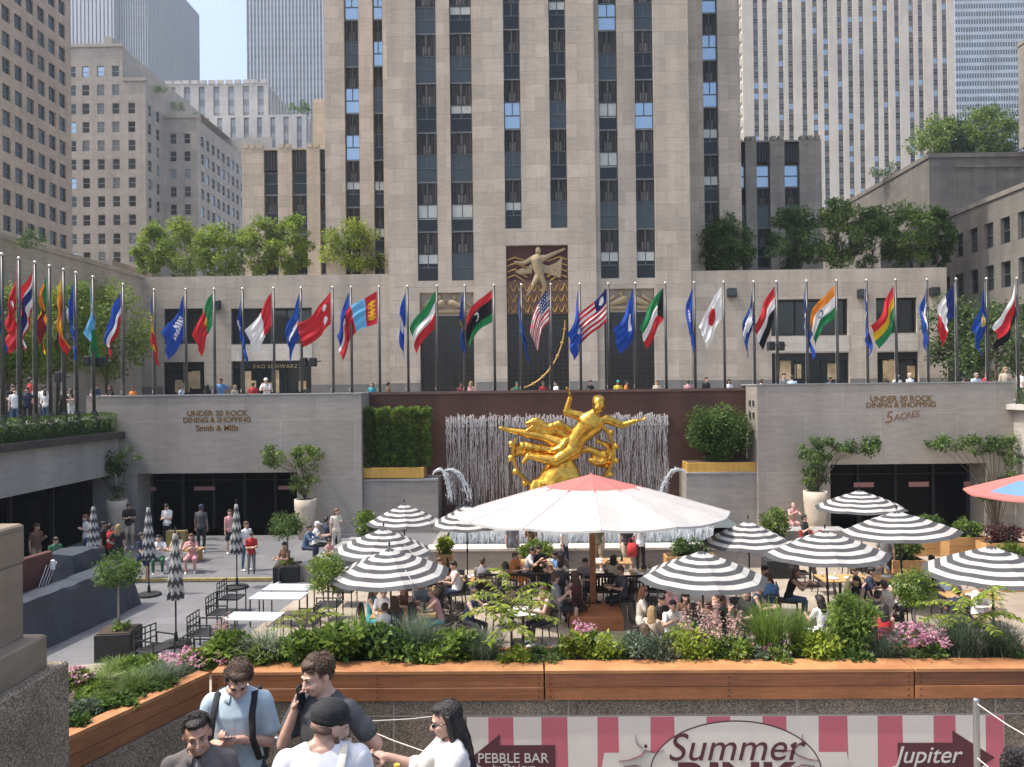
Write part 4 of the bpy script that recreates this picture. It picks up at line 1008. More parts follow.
mb = MB(); mb.box(x0, x1, 381, 420, 60, 234); mb.build('core', ALU, B2)
R1 = thing('stone_skyscraper', 'pale stone high rise with paired window columns, right of the main tower', 'skyscraper')
Y1 = 250.0; xa, xb = XA(743, Y1, 100), XA(955.5, Y1, 100); mb = MB(); spots = []
cz = [218, 246, 293, 322, 363, 396, 428, 470, 502, 535, 577, 607, 642, 685, 713, 757, 785]
R1S = stone('bright_stone', (.56, .50, .42), 1.6, 3.4, .01, var=.03, stain=.08)
holes = []; fh = 10.75 * Y1 / F
for c in cz:
    x = XA(684 + c / 3.0, Y1, 100) - xa; holes.append((x - .82, x + .82, 20, 142))
facade(mb, (xa, Y1), *FR, xb - xa, ST, 150, holes, .7)
mb.quad((xa, Y1, ST), (xa, Y1, 150), (xa, Y1 + 40, 150), (xa, Y1 + 40, ST)); mb.quad((xb, Y1, ST), (xb, Y1 + 40, ST), (xb, Y1 + 40, 150), (xb, Y1, 150)); roof(mb, xa, xb, Y1, Y1 + 40, 150)
mb.build('wall', R1S, R1)
DKS = mat('dark_spandrel', (.17, .145, .13), .6, var=.3, scale=.4)
mb = MB()
for h in holes: mb.quad((xa + h[0], Y1 + .69, 20), (xa + h[1], Y1 + .69, 20), (xa + h[1], Y1 + .69, 142), (xa + h[0], Y1 + .69, 142))
mb.build('spandrel_strips', DKS, R1, kind='stuff')
for k in range(31):
    for h in holes:
        z = 64 + (k - 2) * fh
        if z < 139: spots.append((xa + (h[0] + h[1]) / 2, Y1 + .6, z, (0, -1), 1.6, 1.75))
rnd = random.Random(3); spots.sort(key=lambda s: abs(s[2] - 118))
place_windows(R1, spots, [GL_SKY, GL_MID, GL_MID, GL_MID, GL_DARK], FRAME_LT, True, 100, 4)
mb = MB()
for k in range(30): z = 30 + k * 4; mb.box(xa - .5, xa - .004, Y1 + .5, Y1 + 6, z, z + 2.2)
mb.build('bay_blocks', R1S, R1)
GB = striped_glass('banded_glass', (.10, .135, .165), (.62, .68, .72), 3.5, .6, .35, rough=.12)
R2 = thing('glass_skyscraper', 'pale blue glass tower with horizontal bands at the top right corner', 'skyscraper')
xa, xb = XA(955, 350, 50), XA(1075, 350, 50); mb = MB(); mb.box(xa, xb, 350, 390, 60, 240); mb.build('glass_wall', GB, R2)
mb = MB()
for k in range(46): x = xa + (xb - xa) * k / 46; mb.box(x, x + .28, 349.7, 349.99, 60, 240)
mb.build('mullions', ALU, R2)
SHADED_STONE = stone('shaded_stone', (.17, .155, .135), 1.4, .8, .014, var=.1, stain=.35)  # tower shade put into the stone colour, under real stain streaks
R3 = thing('service_block', 'blank dark grey stone block below the rooftop grove on the right', 'building')
X3 = XA(929, 90, 158); z3 = ZA(929, 158, 90)
mb = MB(); spots = []
facade(mb, (X3, 90), *FR, 45, ST, z3, [], 0); grid_face(mb, spots, (X3, 125), *LF, 35, ST, z3, [(10 + 2.5 * k, 11.2 + 2.5 * k) for k in range(3)], [(z3 - 8, z3 - 5)], .2); roof(mb, X3, X3 + 45, 90, 125, z3)
mb.build('wall', SHADED_STONE, R3); place_windows(R3, spots, [GL_DARK])
mb = MB(); mb.box(X3 - .15, X3 + 45, 89.85, 90.3, z3 + .002, z3 + .5); mb.box(X3 - .15, X3 + .3, 90.31, 125, z3 + .002, z3 + .5); mb.each('cornice', SHADED_STONE, R3)
mb = MB(); mb.box(XA(945, 92, 160), XA(945, 92, 160) + 40, 89.75, 89.848, z3 - 1.2, z3 - .9); mb.build('string_course', SHADED_STONE, R3)
X4 = 35.0; z4 = 19.6
R4 = thing('street_block', 'grey stone building along the right street with three rows of windows', 'building')
mb = MB(); spots = []
yc = [50.6 + 1.98 * k - 8 for k in range(16)]
grid_face(mb, spots, (X4, 76), *LF, 40, ST, z4, sorted([(76 - y - .55, 76 - y + .55) for y in yc]), [(9.6, 11.5), (12.9, 14.8), (16.1, 18.0)], .3)
facade(mb, (X4, 36), *FR, 30, ST, z4, [], 0); roof(mb, X4, X4 + 30, 36, 76, z4); mb.quad((X4, 76, ST), (X4 + 30, 76, ST), (X4 + 30, 76, z4), (X4, 76, z4))
mb.build('wall', stone('grey_street_stone', (.20, .185, .165), 1.5, .9, .012, var=.07, stain=.25), R4)  # base colour darkened to carry the shade on this side
spots.sort(key=lambda s: s[1]); place_windows(R4, spots, [GL_DARK, GL_DARK, GL_MID], seed=6)
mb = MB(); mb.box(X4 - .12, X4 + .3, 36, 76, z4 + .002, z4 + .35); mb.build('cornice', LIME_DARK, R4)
R5 = thing('corner_block', 'dark stone corner of a tall building at the right edge', 'building')
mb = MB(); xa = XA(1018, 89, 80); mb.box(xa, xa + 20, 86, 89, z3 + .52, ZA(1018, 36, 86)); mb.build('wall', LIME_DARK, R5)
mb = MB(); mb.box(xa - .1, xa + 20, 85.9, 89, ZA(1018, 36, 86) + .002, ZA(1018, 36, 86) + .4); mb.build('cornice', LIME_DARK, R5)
GILT = mat('gilded_bronze', (.66, .37, .06), .27, .95, var=.35, scale=5, bump=.3, bscale=10)
c = P(556, 470, 29.6)
sf = thing('gilded_statue', 'gilded bronze statue of a reclining figure over a ring before the falling water', 'statue', (P(556, 470, 29.6).x, 29.6, 0))
def S(px, py, dy=0.0):
    p = P(px, py, 29.6 + dy); return V3(p.x - sf.location.x, dy, p.z)
mb = MB()
hip, wst, chs, nck = S(572, 448), S(578, 438, -.05), S(590, 424, -.1), S(594, 413, -.12)
ax = (nck - hip).normalized(); latv = V3(0, 0, 0)
lat = ax.cross(V3(0, 1, 0)).normalized()
loft(mb, [(hip - ax * .15, lat, .40, .34, ax), (hip, lat, .44, .36, ax), (wst, lat, .36, .28, ax), (chs - ax * .15, lat, .46, .33, ax), (chs, lat, .52, .34, ax), (chs + ax * .28, lat, .40, .26, ax), (nck + ax * .05, lat, .17, .17, ax)], 20)
mb.capsule(nck, S(597, 408, -.12), .16, .15, 12); mb.ellipsoid(S(598.5, 404.5, -.14), (.25, .29, .33), 18, 12); mb.ellipsoid(S(598, 409, -.3), (.17, .16, .2), 14, 9); mb.ellipsoid(S(598.5, 402, -.02), (.28, .3, .29), 18, 12)
mb.capsule(S(598.3, 405, -.42), S(598.3, 407.5, -.45), .04, .05, 8)
a1, a2, a3 = S(606, 419, -.12), S(622, 425.5, -.1), S(635, 421, -.2)
mb.capsule(chs + (a1 - chs) * .5, a1, .22, .19); mb.capsule(a1, a2, .19, .14); mb.capsule(a2, a3, .135, .09)
def bighand(w, d, pn, side):
    B = Body(); B.hand(mb, w, d, pn, side, 0, .35, 2.6, 1.15)
bighand(a3, V3(1, 0, .15), V3(0, 0, 1), 1)
b1, b2, b3 = S(580, 416, -.05), S(566, 412, -.05), S(570, 398, -.1)
mb.capsule(chs, b1, .24, .2); mb.capsule(b1, b2, .2, .15); mb.capsule(b2, b3, .145, .1)
bighand(b3, V3(-.15, 0, 1), V3(-1, -.3, 0), 1)
k1, f1 = S(545, 437, .15), S(508, 430, .25)
mb.capsule(hip, k1, .33, .21, 14); mb.capsule(k1, k1 + (f1 - k1) * .35, .2, .2); mb.capsule(k1 + (f1 - k1) * .3, f1, .2, .1); mb.capsule(f1, S(500.5, 428, .2), .11, .07)
k2, f2 = S(556, 461, -.35), S(528, 456, -.3)
mb.capsule(hip + V3(-.05, -.1, -.1), k2, .34, .22, 14); mb.capsule(k2, k2 + (f2 - k2) * .35, .21, .2); mb.capsule(k2 + (f2 - k2) * .3, f2, .2, .11); mb.capsule(f2, S(523, 463, -.35), .12, .08)
fig = fuse(mb, .032, 'figure', [GILT], 2); link('figure', fig, sf)
mb = MB()
mb.tube([S(576, 436, .0), S(566, 441, -.2), S(560, 449, -.3), S(548, 452, -.2)], [.1, .16, .17, .07], 8)
for pts, r in (([(578, 434), (560, 424), (548, 428), (536, 421), (525, 424)], .17), ([(572, 440), (556, 431), (545, 434), (532, 427), (526, 432)], .15), ([(584, 450), (560, 452), (540, 449), (522, 446), (512, 449)], .2), ([(580, 456), (556, 456), (538, 455), (520, 452), (512, 456)], .16), ([(586, 448), (604, 455), (606, 461), (598, 462), (588, 459)], .19), ([(596, 440), (608, 446), (612, 456), (606, 466), (596, 465)], .13)):
    mb.tube([S(x, y, .12) for x, y in pts], [r * .7, r, r * 1.05, r, r * .55], 10)
link('drapery', fuse(mb, .036, 'drapery', [GILT], 2, .035, 5), sf)
mb = MB(); n = 40; v = []
cx_, cz_, rr = S(563, 452).x, S(563, 452).z, 1.92
for k in range(n + 1):
    t = R(188) + R(190) * k / n if False else R(160) + R(240) * k / n
    for (dr, dy) in ((-.05, -.3), (.06, -.3), (.06, .3), (-.05, .3)): v.append((cx_ + (rr + dr) * math.cos(t), dy + .1, cz_ + (rr * .86 + dr) * math.sin(t) * .98))
f = []
for k in range(n):
    for j in range(4): f.append((4 * k + j, 4 * k + (j + 1) % 4, 4 * k + 4 + (j + 1) % 4, 4 * k + 4 + j))
f += [(0, 3, 2, 1), (4 * n, 4 * n + 1, 4 * n + 2, 4 * n + 3)]
mb.add(v, f);
for k in range(0, n, 3):
    t = R(160) + R(240) * (k + 1.5) / n; mb.ellipsoid((cx_ + (rr + .1) * math.cos(t), -.12, cz_ + (rr * .86 + .08) * math.sin(t)), (.14, .1, .13), 8, 6)
mb.build('ring', GILT, sf, smooth=False)
mb = MB()
loft(mb, [(V3(.05, .1, .2), (1, 0, 0), 1.5, .9, (0, 0, 1)), (V3(.05, .1, 1.4), (1, 0, 0), 1.35, .8, (0, 0, 1)), (V3(.1, .1, 2.4), (1, 0, 0), .95, .6, (0, 0, 1)), (V3(.25, .1, 3.35), (1, 0, 0), .4, .35, (0, 0, 1))], 14)
loft(mb, [(V3(.9, -.3, .3), (1, 0, 0), .8, .5, (0, 0, 1)), (V3(.8, -.2, 2.0), (1, 0, 0), .45, .35, (0, 0, 1)), (V3(.75, -.15, 2.9), (1, 0, 0), .1, .1, (0, 0, 1))], 6)
loft(mb, [(V3(-1.0, -.3, .3), (1, 0, 0), .7, .5, (0, 0, 1)), (V3(-.9, -.2, 1.7), (1, 0, 0), .45, .35, (0, 0, 1)), (V3(-.8, -.15, 2.5), (1, 0, 0), .1, .1, (0, 0, 1))], 6)
link('mound', fuse(mb, .07, 'mound', [GILT], 1, .07, 1.6), sf)
WATER = mat('pool_water', (.12, .15, .15), .08, spec=.8, bump=.5, bscale=6)
FOAM = mat('white_water', (.82, .84, .85), .5, var=.08, scale=6, trans=.4)
BASIN = stone('basin_stone', (.30, .275, .25), 2.4, 1.2, .01, var=.05, stain=.25)
fx0, fx1 = XA(428, 25.5, 560), XA(768, 25.5, 560)
fb = thing('fountain_basin', 'long stone fountain basin with a low front wall behind the terrace tables', 'fountain')
mb = MB(); mb.box(fx0, fx1, 25.5, 25.85, 0, .62); mb.box(fx0, fx0 + .35, 25.86, 31.8, 0, .62); mb.box(fx1 - .35, fx1, 25.86, 31.8, 0, .62); mb.build('rim_wall', BASIN, fb)
mb = MB(); mb.box(fx0 - .05, fx1 + .05, 25.45, 26.25, .622, .70); mb.build('rim_coping', LIME_PALE, fb)
mb = MB(); mb.box(fx0 + .6, fx1 - 1.4, 27.0, 27.4, 0, 1.0); mb.build('weir', BASIN, fb)
mb = MB(); mb.quad((fx0 + .3, 26.2, .64), (fx1 - .3, 26.2, .64), (fx1 - .3, 27.0, .64), (fx0 + .3, 27.0, .64)); mb.build('pool_water', WATER, None, kind='structure')
mb = MB(); mb.quad((fx0 + .3, 27.4, .98), (fx1 - .3, 27.4, .98), (fx1 - .3, YB, .98), (fx0 + .3, YB, .98)); mb.build('pool_water', WATER, None, kind='structure')
rng = np.random.default_rng(4)
def strands(spots, seg=5, w=.02, jag=.02):
    """thin vertical falls of water: crossed ribbons"""
    vs, fs = [], []
    for (x, y, z0, z1, ww) in spots:
        xs = x + rng.normal(0, jag, seg + 1); ys = y + rng.normal(0, jag * .6, seg + 1); zs = np.linspace(z0, z1, seg + 1)
        for ax_ in (0, 1):
            o = len(vs)
            for i in range(seg + 1):
                wd = ww * (.6 + .8 * rng.random())
                dx, dy = (wd, 0) if ax_ == 0 else (0, wd)
                vs.append((xs[i] - dx, ys[i] - dy, zs[i])); vs.append((xs[i] + dx, ys[i] + dy, zs[i]))
            for i in range(seg): fs.append((o + 2 * i, o + 2 * i + 1, o + 2 * i + 3, o + 2 * i + 2))
    return np.array(vs), np.array(fs)
sp_ = []
xw_a, xw_b = XA(446, YB - .5, 440), XA(668, YB - .5, 440)
for i in range(150):
    x = xw_a + (xw_b - xw_a) * (i + .5 + rng.normal(0, .3)) / 150; zt_ = 4.78 + rng.normal(0, .06)
    sp_.append((x, YB - .42, 1.0, zt_, .0055));
    for j in range(5): z_ = rng.uniform(1.1, 3.8); sp_.append((x + rng.normal(0, .05), YB - .48, z_, min(zt_, z_ + rng.uniform(.3, 1.6)), .005))
    sp_.append((x, YB - .5, 3.4 + rng.random() * .7, zt_, .012)); sp_.append((x + .02, YB - .55, 4.35, zt_ + .04, .018))
v, f = strands(sp_, 7, jag=.022); FALL = mat('falling_water', (.84, .81, .79), .35, var=.1, scale=8, trans=.45)
link('falling_water', np_mesh('falling_water', v, f, [FALL]), kind='stuff')
sp_ = []
for i in range(520):
    x = rng.uniform(fx0 + .7, fx1 - 1.5); h = rng.uniform(.25, .55); sp_.append((x, 26.75 + rng.normal(0, .12), .66, .66 + h, .015))
for i in range(1100):
    x = rng.uniform(fx0 + .6, fx1 - 1.45); sp_.append((x, 26.97 + rng.normal(0, .02), .64, 1.02 + rng.normal(0, .05), .011))
v, f = strands(sp_, 3, jag=.03); link('foaming_jets', np_mesh('foaming_jets', v, f, [FOAM]), kind='stuff')
def arc(p0, p1, p2, lb, Y):
    A, B, C_ = (P(*p, Y) for p in (p0, p1, p2)); pts = []
    for k in range(15):
        t = k / 14; pts.append(A * (1 - t) ** 2 + B * 2 * t * (1 - t) + C_ * t * t + Vector((rng.normal(0, .012), 0, rng.normal(0, .012))))
    mb = MB()
    for q in range(7):
        off = Vector((rng.normal(0, .02), rng.normal(0, .02), rng.normal(0, .02)))
        mb.tube([p + off * (.5 + k * .18) + Vector((rng.normal(0, .01), 0, rng.normal(0, .012))) for k, p in enumerate(pts)], [.009 + .006 * rng.random() for k in range(15)], 4)
    for k in range(240):
        t = rng.random() ** .6; p = A * (1 - t) ** 2 + B * 2 * t * (1 - t) + C_ * t * t; p += Vector((rng.normal(0, .09), rng.normal(0, .09), rng.normal(0, .09))) * (.15 + t)
        r_ = rng.uniform(.006, .018); mb.ellipsoid(p, (r_, r_, r_ * 1.8), 5, 3)
    o = mb.build('water_jet', FOAM); tag(o, lb, 'water jet', 'arcing fountain jets')
arc((433, 474), (446, 458), (452, 500), 'thin water jet curving outward at the left end of the falling water', 30.6); arc((446, 470), (460, 464), (470, 499), 'thin water jet beside the left end of the statue basin, nearer the figure', 30.4); arc((686, 472), (668, 460), (660, 500), 'thin water jet curving down at the right end of the falling water', 30.6)
SK = [mat('skin_fair', (.52, .33, .25), .55, var=.06, scale=14), mat('skin_tan', (.44, .26, .18), .55, var=.06, scale=14), mat('skin_brown', (.24, .13, .085), .55, var=.08, scale=14)]
HA = {'brown': mat('hair_brown', (.075, .042, .024), .55, var=.35, scale=60, bump=.5, bscale=120), 'dark': mat('hair_dark', (.016, .012, .011), .42, var=.3, scale=60, bump=.5, bscale=120),
      'blond': mat('hair_blond', (.30, .20, .095), .6, var=.3, scale=60, bump=.5, bscale=120), 'grey': mat('hair_grey', (.3, .29, .28), .65, var=.2, scale=60), 'auburn': mat('hair_auburn', (.16, .066, .03), .55, var=.3, scale=60, bump=.5, bscale=120)}
_cl = {}
CLC = dict(white=(.72, .72, .71), black=(.018, .018, .02), navy=(.025, .035, .07), denim=(.07, .12, .20), grey=(.20, .20, .21), charcoal=(.06, .062, .068), red=(.42, .03, .035), blue=(.10, .22, .42), lightblue=(.42, .55, .66), khaki=(.36, .28, .18), beige=(.5, .42, .32),
           green=(.04, .13, .07), pink=(.55, .28, .28), orange=(.55, .2, .05), teal=(.05, .32, .36), brown=(.14, .075, .045), cream=(.62, .57, .47), maroon=(.14, .025, .03), yellow=(.6, .45, .05), olive=(.12, .12, .06), plaid=(.35, .42, .5))
def cloth(c):
    if c not in _cl: _cl[c] = mat('cloth_' + c, CLC[c], .85, var=.16, scale=9, bump=.35, bscale=26)
    return _cl[c]
POSE = {
 'stand': dict(tl=(.05, -.02, -1), tr=(-.07, .05, -1), sr=(0, .1, -1)),
 'look': dict(ul=(.25, .1, -1), fl=(-.2, -.75, .45), ur=(-.2, .05, -1), head=(15, 8, 0)),
 'phone': dict(ul=(.12, -.25, -1), fl=(-.35, -.8, .25), ur=(-.12, -.2, -1), fr=(.35, -.85, .2), head=(0, 22, 0)),
 'hip': dict(ul=(.7, .25, -1), fl=(-.8, -.15, -.45), ur=(-.12, -.05, -1), tl=(.12, -.08, -1), head=(-20, 0, 0)),
 'walk': dict(ul=(.1, .35, -1), fl=(0, -.1, -1), ur=(-.1, -.35, -1), fr=(0, -.75, -.7), tl=(.03, -.42, -1), sl=(0, .15, -1), tr=(-.03, .3, -1), sr=(0, .6, -1), pz=.90),
 'lean': dict(ul=(.2, -.6, -.8), fl=(-.4, -.9, .1), ur=(-.2, -.6, -.8), fr=(.4, -.9, .1), lean=(0, -.22, 1), chest=(0, -.3, 1), head=(10, 5, 0)),
 'sit': dict(pz=.56, tl=(.12, -1, -.08), tr=(-.12, -1, -.08), sl=(.02, -.1, -1), sr=(0, .2, -1), ul=(.2, -.5, -.85), fl=(-.35, -.9, .2), ur=(-.2, -.45, -.85), fr=(.35, -.9, .25), lean=(0, .05, 1), chest=(0, -.12, 1), head=(12, 10, 0)),
 'sitfwd': dict(pz=.56, tl=(.1, -1, -.08), tr=(-.14, -1, -.05), sl=(0, .15, -1), sr=(0, .05, -1), ul=(.25, -.8, -.6), fl=(-.5, -.8, .3), ur=(-.3, -.7, -.7), fr=(.6, -.6, .65), lean=(0, -.22, 1), chest=(0, -.35, 1), head=(-15, 0, 0)),
 'sitback': dict(pz=.56, tl=(.1, -1, .02), tr=(-.12, -1, -.05), sl=(0, -.2, -1), sr=(.05, .1, -1), ul=(.25, -.2, -1), fl=(-.5, -.85, -.1), ur=(-.3, -.2, -1), fr=(.3, -.8, .6), lean=(0, .22, 1), chest=(0, .1, 1), head=(20, -4, 0)),
}
_body = {}
def body_mesh(pose, sleeve, legs, female):
    key = (pose, sleeve, legs, female)
    if key in _body: return _body[key]
    kw = dict(POSE[pose]); B = Body(female=female, **kw); mb = MB()
    sit = pose.startswith('sit')
    B.torso(mb, 1, .006); B.neckhead(mb, 0)
    mb.capsule(B.HL, B.HR, .095, .095, 12, 2); mb.capsule(B.pel + B.lean * .02 - V3(.05, 0, 0), B.pel + B.lean * .02 + V3(.05, 0, 0), .112, .112, 12, 2)
    for S_, E_, W_, d, sd in ((B.SL, B.EL, B.WL, B.fl, 1), (B.SR, B.ER, B.WR, B.fr, -1)):
        B.arm(mb, S_, E_, W_, 0 if sleeve != 'long' else 1, 1.0)
        if sleeve == 'short': mb.capsule(S_, S_ + (E_ - S_) * .62, .062, .056, 12, 1)
        if sleeve == 'long': mb.capsule(S_, E_, .058, .046, 12, 1)
        mb.ellipsoid(S_, (.06, .06, .06), 12, 8, 1 if sleeve != 'none' else 0)
        B.hand(mb, W_, d, V3(-sd * .8, -.2, -.5), sd, 0, .5, 1.0, 1.35)
    for H_, K, A in ((B.HL, B.KL, B.AL), (B.HR, B.KR, B.AR)):
        if legs == 'pants': B.leg(mb, H_, K, A, 2, 2, 1.04)
        else:
            B.leg(mb, H_, K, A, 0, 0); mb.capsule(H_, H_ + (K - H_) * (.75 if legs == 'shorts' else .98), .095, .085, 12, 2)
        B.foot(mb, A, (0, -1, 0), 3)
    if legs == 'skirt' and not sit:
        loft(mb, [(B.pel + V3(0, 0, .03), (1, 0, 0), .165, .12, (0, 0, 1)), (B.pel - V3(0, 0, .2), (1, 0, 0), .2, .16, (0, 0, 1)), (B.pel - V3(0, 0, .5), (1, 0, 0), .24, .19, (0, 0, 1))], 14, 2)
    me = fuse(mb, .0135, 'person', [SK[0], cloth('white'), cloth('navy'), cloth('white')], 1)
    lo = min(v.co.z for v in me.vertices)
    _body[key] = (me, B, lo); return _body[key]
_hair = {}
def hair_mesh(style):
    if style in _hair: return _hair[style]
    mb = MB()
    if style in ('short', 'long', 'bun', 'pony'):
        mb.ellipsoid((0, .022, .045), (.086, .098, .085), 16, 10); mb.ellipsoid((0, .06, 0), (.078, .06, .08), 14, 9); mb.ellipsoid((0, -.035, .085), (.066, .055, .04), 14, 9)
        if style == 'long':
            loft(mb, [(V3(0, .07, .05), (1, 0, 0), .085, .05, (0, 0, -1)), (V3(0, .085, -.1), (1, 0, 0), .095, .05, (0, 0, -1)), (V3(0, .085, -.24), (1, 0, 0), .10, .042, (0, 0, -1)), (V3(0, .08, -.36), (1, 0, 0), .06, .025, (0, 0, -1))], 14)
            for q in (-1, 1): mb.capsule((q * .078, .03, .03), (q * .09, .03, -.2), .028, .022)
        if style == 'bun': mb.ellipsoid((0, .06, .13), (.045, .045, .04))
        if style == 'pony': mb.capsule((0, .12, .03), (0, .14, -.2), .03, .018)
        me = fuse(mb, .011, 'hair', [HA['brown']], 1, .006, 28)
    else:   # cap
        mb.ellipsoid((0, .012, .055), (.088, .102, .075), 16, 10); mb.capsule((-.04, -.09, .045), (.04, -.09, .045), .012, .012); mb.ellipsoid((0, -.125, .04), (.07, .06, .008)); mb.ellipsoid((0, .05, -.01), (.078, .055, .06))
        me = fuse(mb, .011, 'cap', [HA['brown']], 1)
    _hair[style] = me; return me
def setmats(o, ms):
    for i, m in enumerate(ms):
        o.material_slots[i].link = 'OBJECT'; o.material_slots[i].material = m
def person(label, loc, rz, pose='stand', top='white', bottom='navy', sleeve='short', legs='pants', hair='short', hc='brown', skin=0, h=1.72, female=False, shoes='white', group=None):
    me, B, lo = body_mesh(pose, sleeve, legs, female)
    k = h / 1.75
    o = link('person', me, None, (loc[0], loc[1], loc[2] - lo * k), R(rz), label, 'person', group); o.scale = (k, k, k)
    setmats(o, [SK[skin], cloth(top), cloth(bottom), cloth(shoes)])
    if hair != 'none':
        ho = link('cap' if hair == 'cap' else 'hair', hair_mesh(hair), o); ho.location = B.hc; ho.rotation_euler = B.hr.to_euler()
        setmats(ho, [cloth(hc) if hair == 'cap' else HA[hc]])
    return o
def at_head(px, py, floor, hh):
    """where a figure with head top hh above FLOOR stands, if its head is seen at px, py"""
    g = G(px, py, floor + hh); return (g.x, g.y, floor)
SIT = 1.33
def stand(lb, px, py, rz, floor=0.0, h=1.72, **k):
    x, y, z = at_head(px, py, floor, h); return person(lb, (x, y, z), rz, h=h, **k)
def seat(lb, px, py, rz, floor=0.0, **k):
    k.setdefault('pose', 'sit'); h = k.get('h', 1.72); x, y, z = at_head(px, py, floor, (1.36 if k['pose'] != 'sitfwd' else 1.27) * h / 1.75); return person(lb, (x, y, z), rz, **k)
def leafm(name, col, tr=.42, var=.3): return mat(name, col, .5, var=var, scale=2.2, trans=tr, spec=.35)
LF_A = [leafm('leaf_dark', (0.046, 0.085, 0.022)), leafm('leaf_mid', (0.082, 0.145, 0.034)), leafm('leaf_light', (0.135, 0.215, 0.05))]
LF_B = [leafm('leaf_spring_dark', (0.085, 0.145, 0.028)), leafm('leaf_spring_mid', (0.145, 0.225, 0.04)), leafm('leaf_spring_light', (0.22, 0.3, 0.06))]
LF_Y = [leafm('leaf_lime_dark', (0.13, 0.19, 0.025)), leafm('leaf_lime_mid', (0.23, 0.3, 0.035)), leafm('leaf_lime_light', (0.34, 0.4, 0.06))]
LF_G = [leafm('blade_blue_dark', (.06, .095, .06)), leafm('blade_blue_mid', (.11, .155, .10)), leafm('blade_blue_light', (.19, .24, .16))]
LF_D = [leafm('leaf_deep_dark', (0.045, 0.078, 0.024)), leafm('leaf_deep_mid', (0.078, 0.125, 0.04)), leafm('leaf_deep_light', (0.12, 0.18, 0.06))]
LF_M = [leafm('leaf_plum_dark', (.05, .015, .022)), leafm('leaf_plum_mid', (.09, .028, .035)), leafm('leaf_plum_light', (.14, .05, .05))]
PINKF = [leafm('petal_pink_dark', (.42, .14, .24)), leafm('petal_pink', (.60, .28, .40)), leafm('petal_pale', (.72, .48, .54))]
BLUSH = [leafm('plume_blush_dark', (.42, .25, .22)), leafm('plume_blush', (.56, .36, .32)), leafm('plume_pale', (.66, .5, .44))]
BARK = mat('bark', (.10, .075, .055), .9, var=.35, scale=9, bump=.5, bscale=30)
BARK_L = mat('bark_pale', (.24, .20, .16), .9, var=.3, scale=9, bump=.4, bscale=30)
def leaves(rng, cen, size, up=.5, asp=.5, fold=.25, dirs=None):
    """quads: folded leaf = two triangles pairs -> use one 4 vert diamond bent along the midrib"""
    n = len(cen); cen = np.asarray(cen)
    if dirs is None:
        d = rng.normal(size=(n, 3)); d[:, 2] = d[:, 2] * .6 - .15
    else: d = dirs + rng.normal(size=(n, 3)) * .3
    d /= np.linalg.norm(d, axis=1)[:, None] + 1e-9
    nr = rng.normal(size=(n, 3)) * .75; nr[:, 2] += up * 2
    lat = np.cross(d, nr); lat /= np.linalg.norm(lat, axis=1)[:, None] + 1e-9
    nn = np.cross(lat, d)
    L = (size * rng.uniform(.45, 1.45, n))[:, None]; Wd = L * asp
    a = cen; c = cen + d * L - nn * L * fold * .4; m = cen + d * L * .45
    b = m + lat * Wd * .5 + nn * L * fold * .35; e = m - lat * Wd * .5 + nn * L * fold * .35
    v = np.stack([a, b, c, e], 1).reshape(-1, 3); q = np.arange(4 * n).reshape(n, 4)
    return v, q
def merge(parts):
    V, Q, M = [], [], []; o = 0
    for v, q, m in parts: V.append(v); Q.append(q + o); M.append(np.full(len(q), m) if np.isscalar(m) else m); o += len(v)
    return np.concatenate(V), np.concatenate(Q), np.concatenate(M)
def leaf_obj(name, v, q, m, mats, parent=None): return link(name, np_mesh(name, v, q, mats, m), parent)
def clump_points(rng, clumps, per, shell=.55):
    C, Rr = np.asarray([c[:3] for c in clumps]), np.asarray([c[3] for c in clumps])
    idx = np.repeat(np.arange(len(C)), per); n = len(idx)
    d = rng.normal(size=(n, 3)); d /= np.linalg.norm(d, axis=1)[:, None]
    r = (shell + (1 - shell) * rng.random(n)) * Rr[idx]
    d2 = d * r[:, None]; d2[:, 2] *= .8
    return C[idx] + d2, d, idx
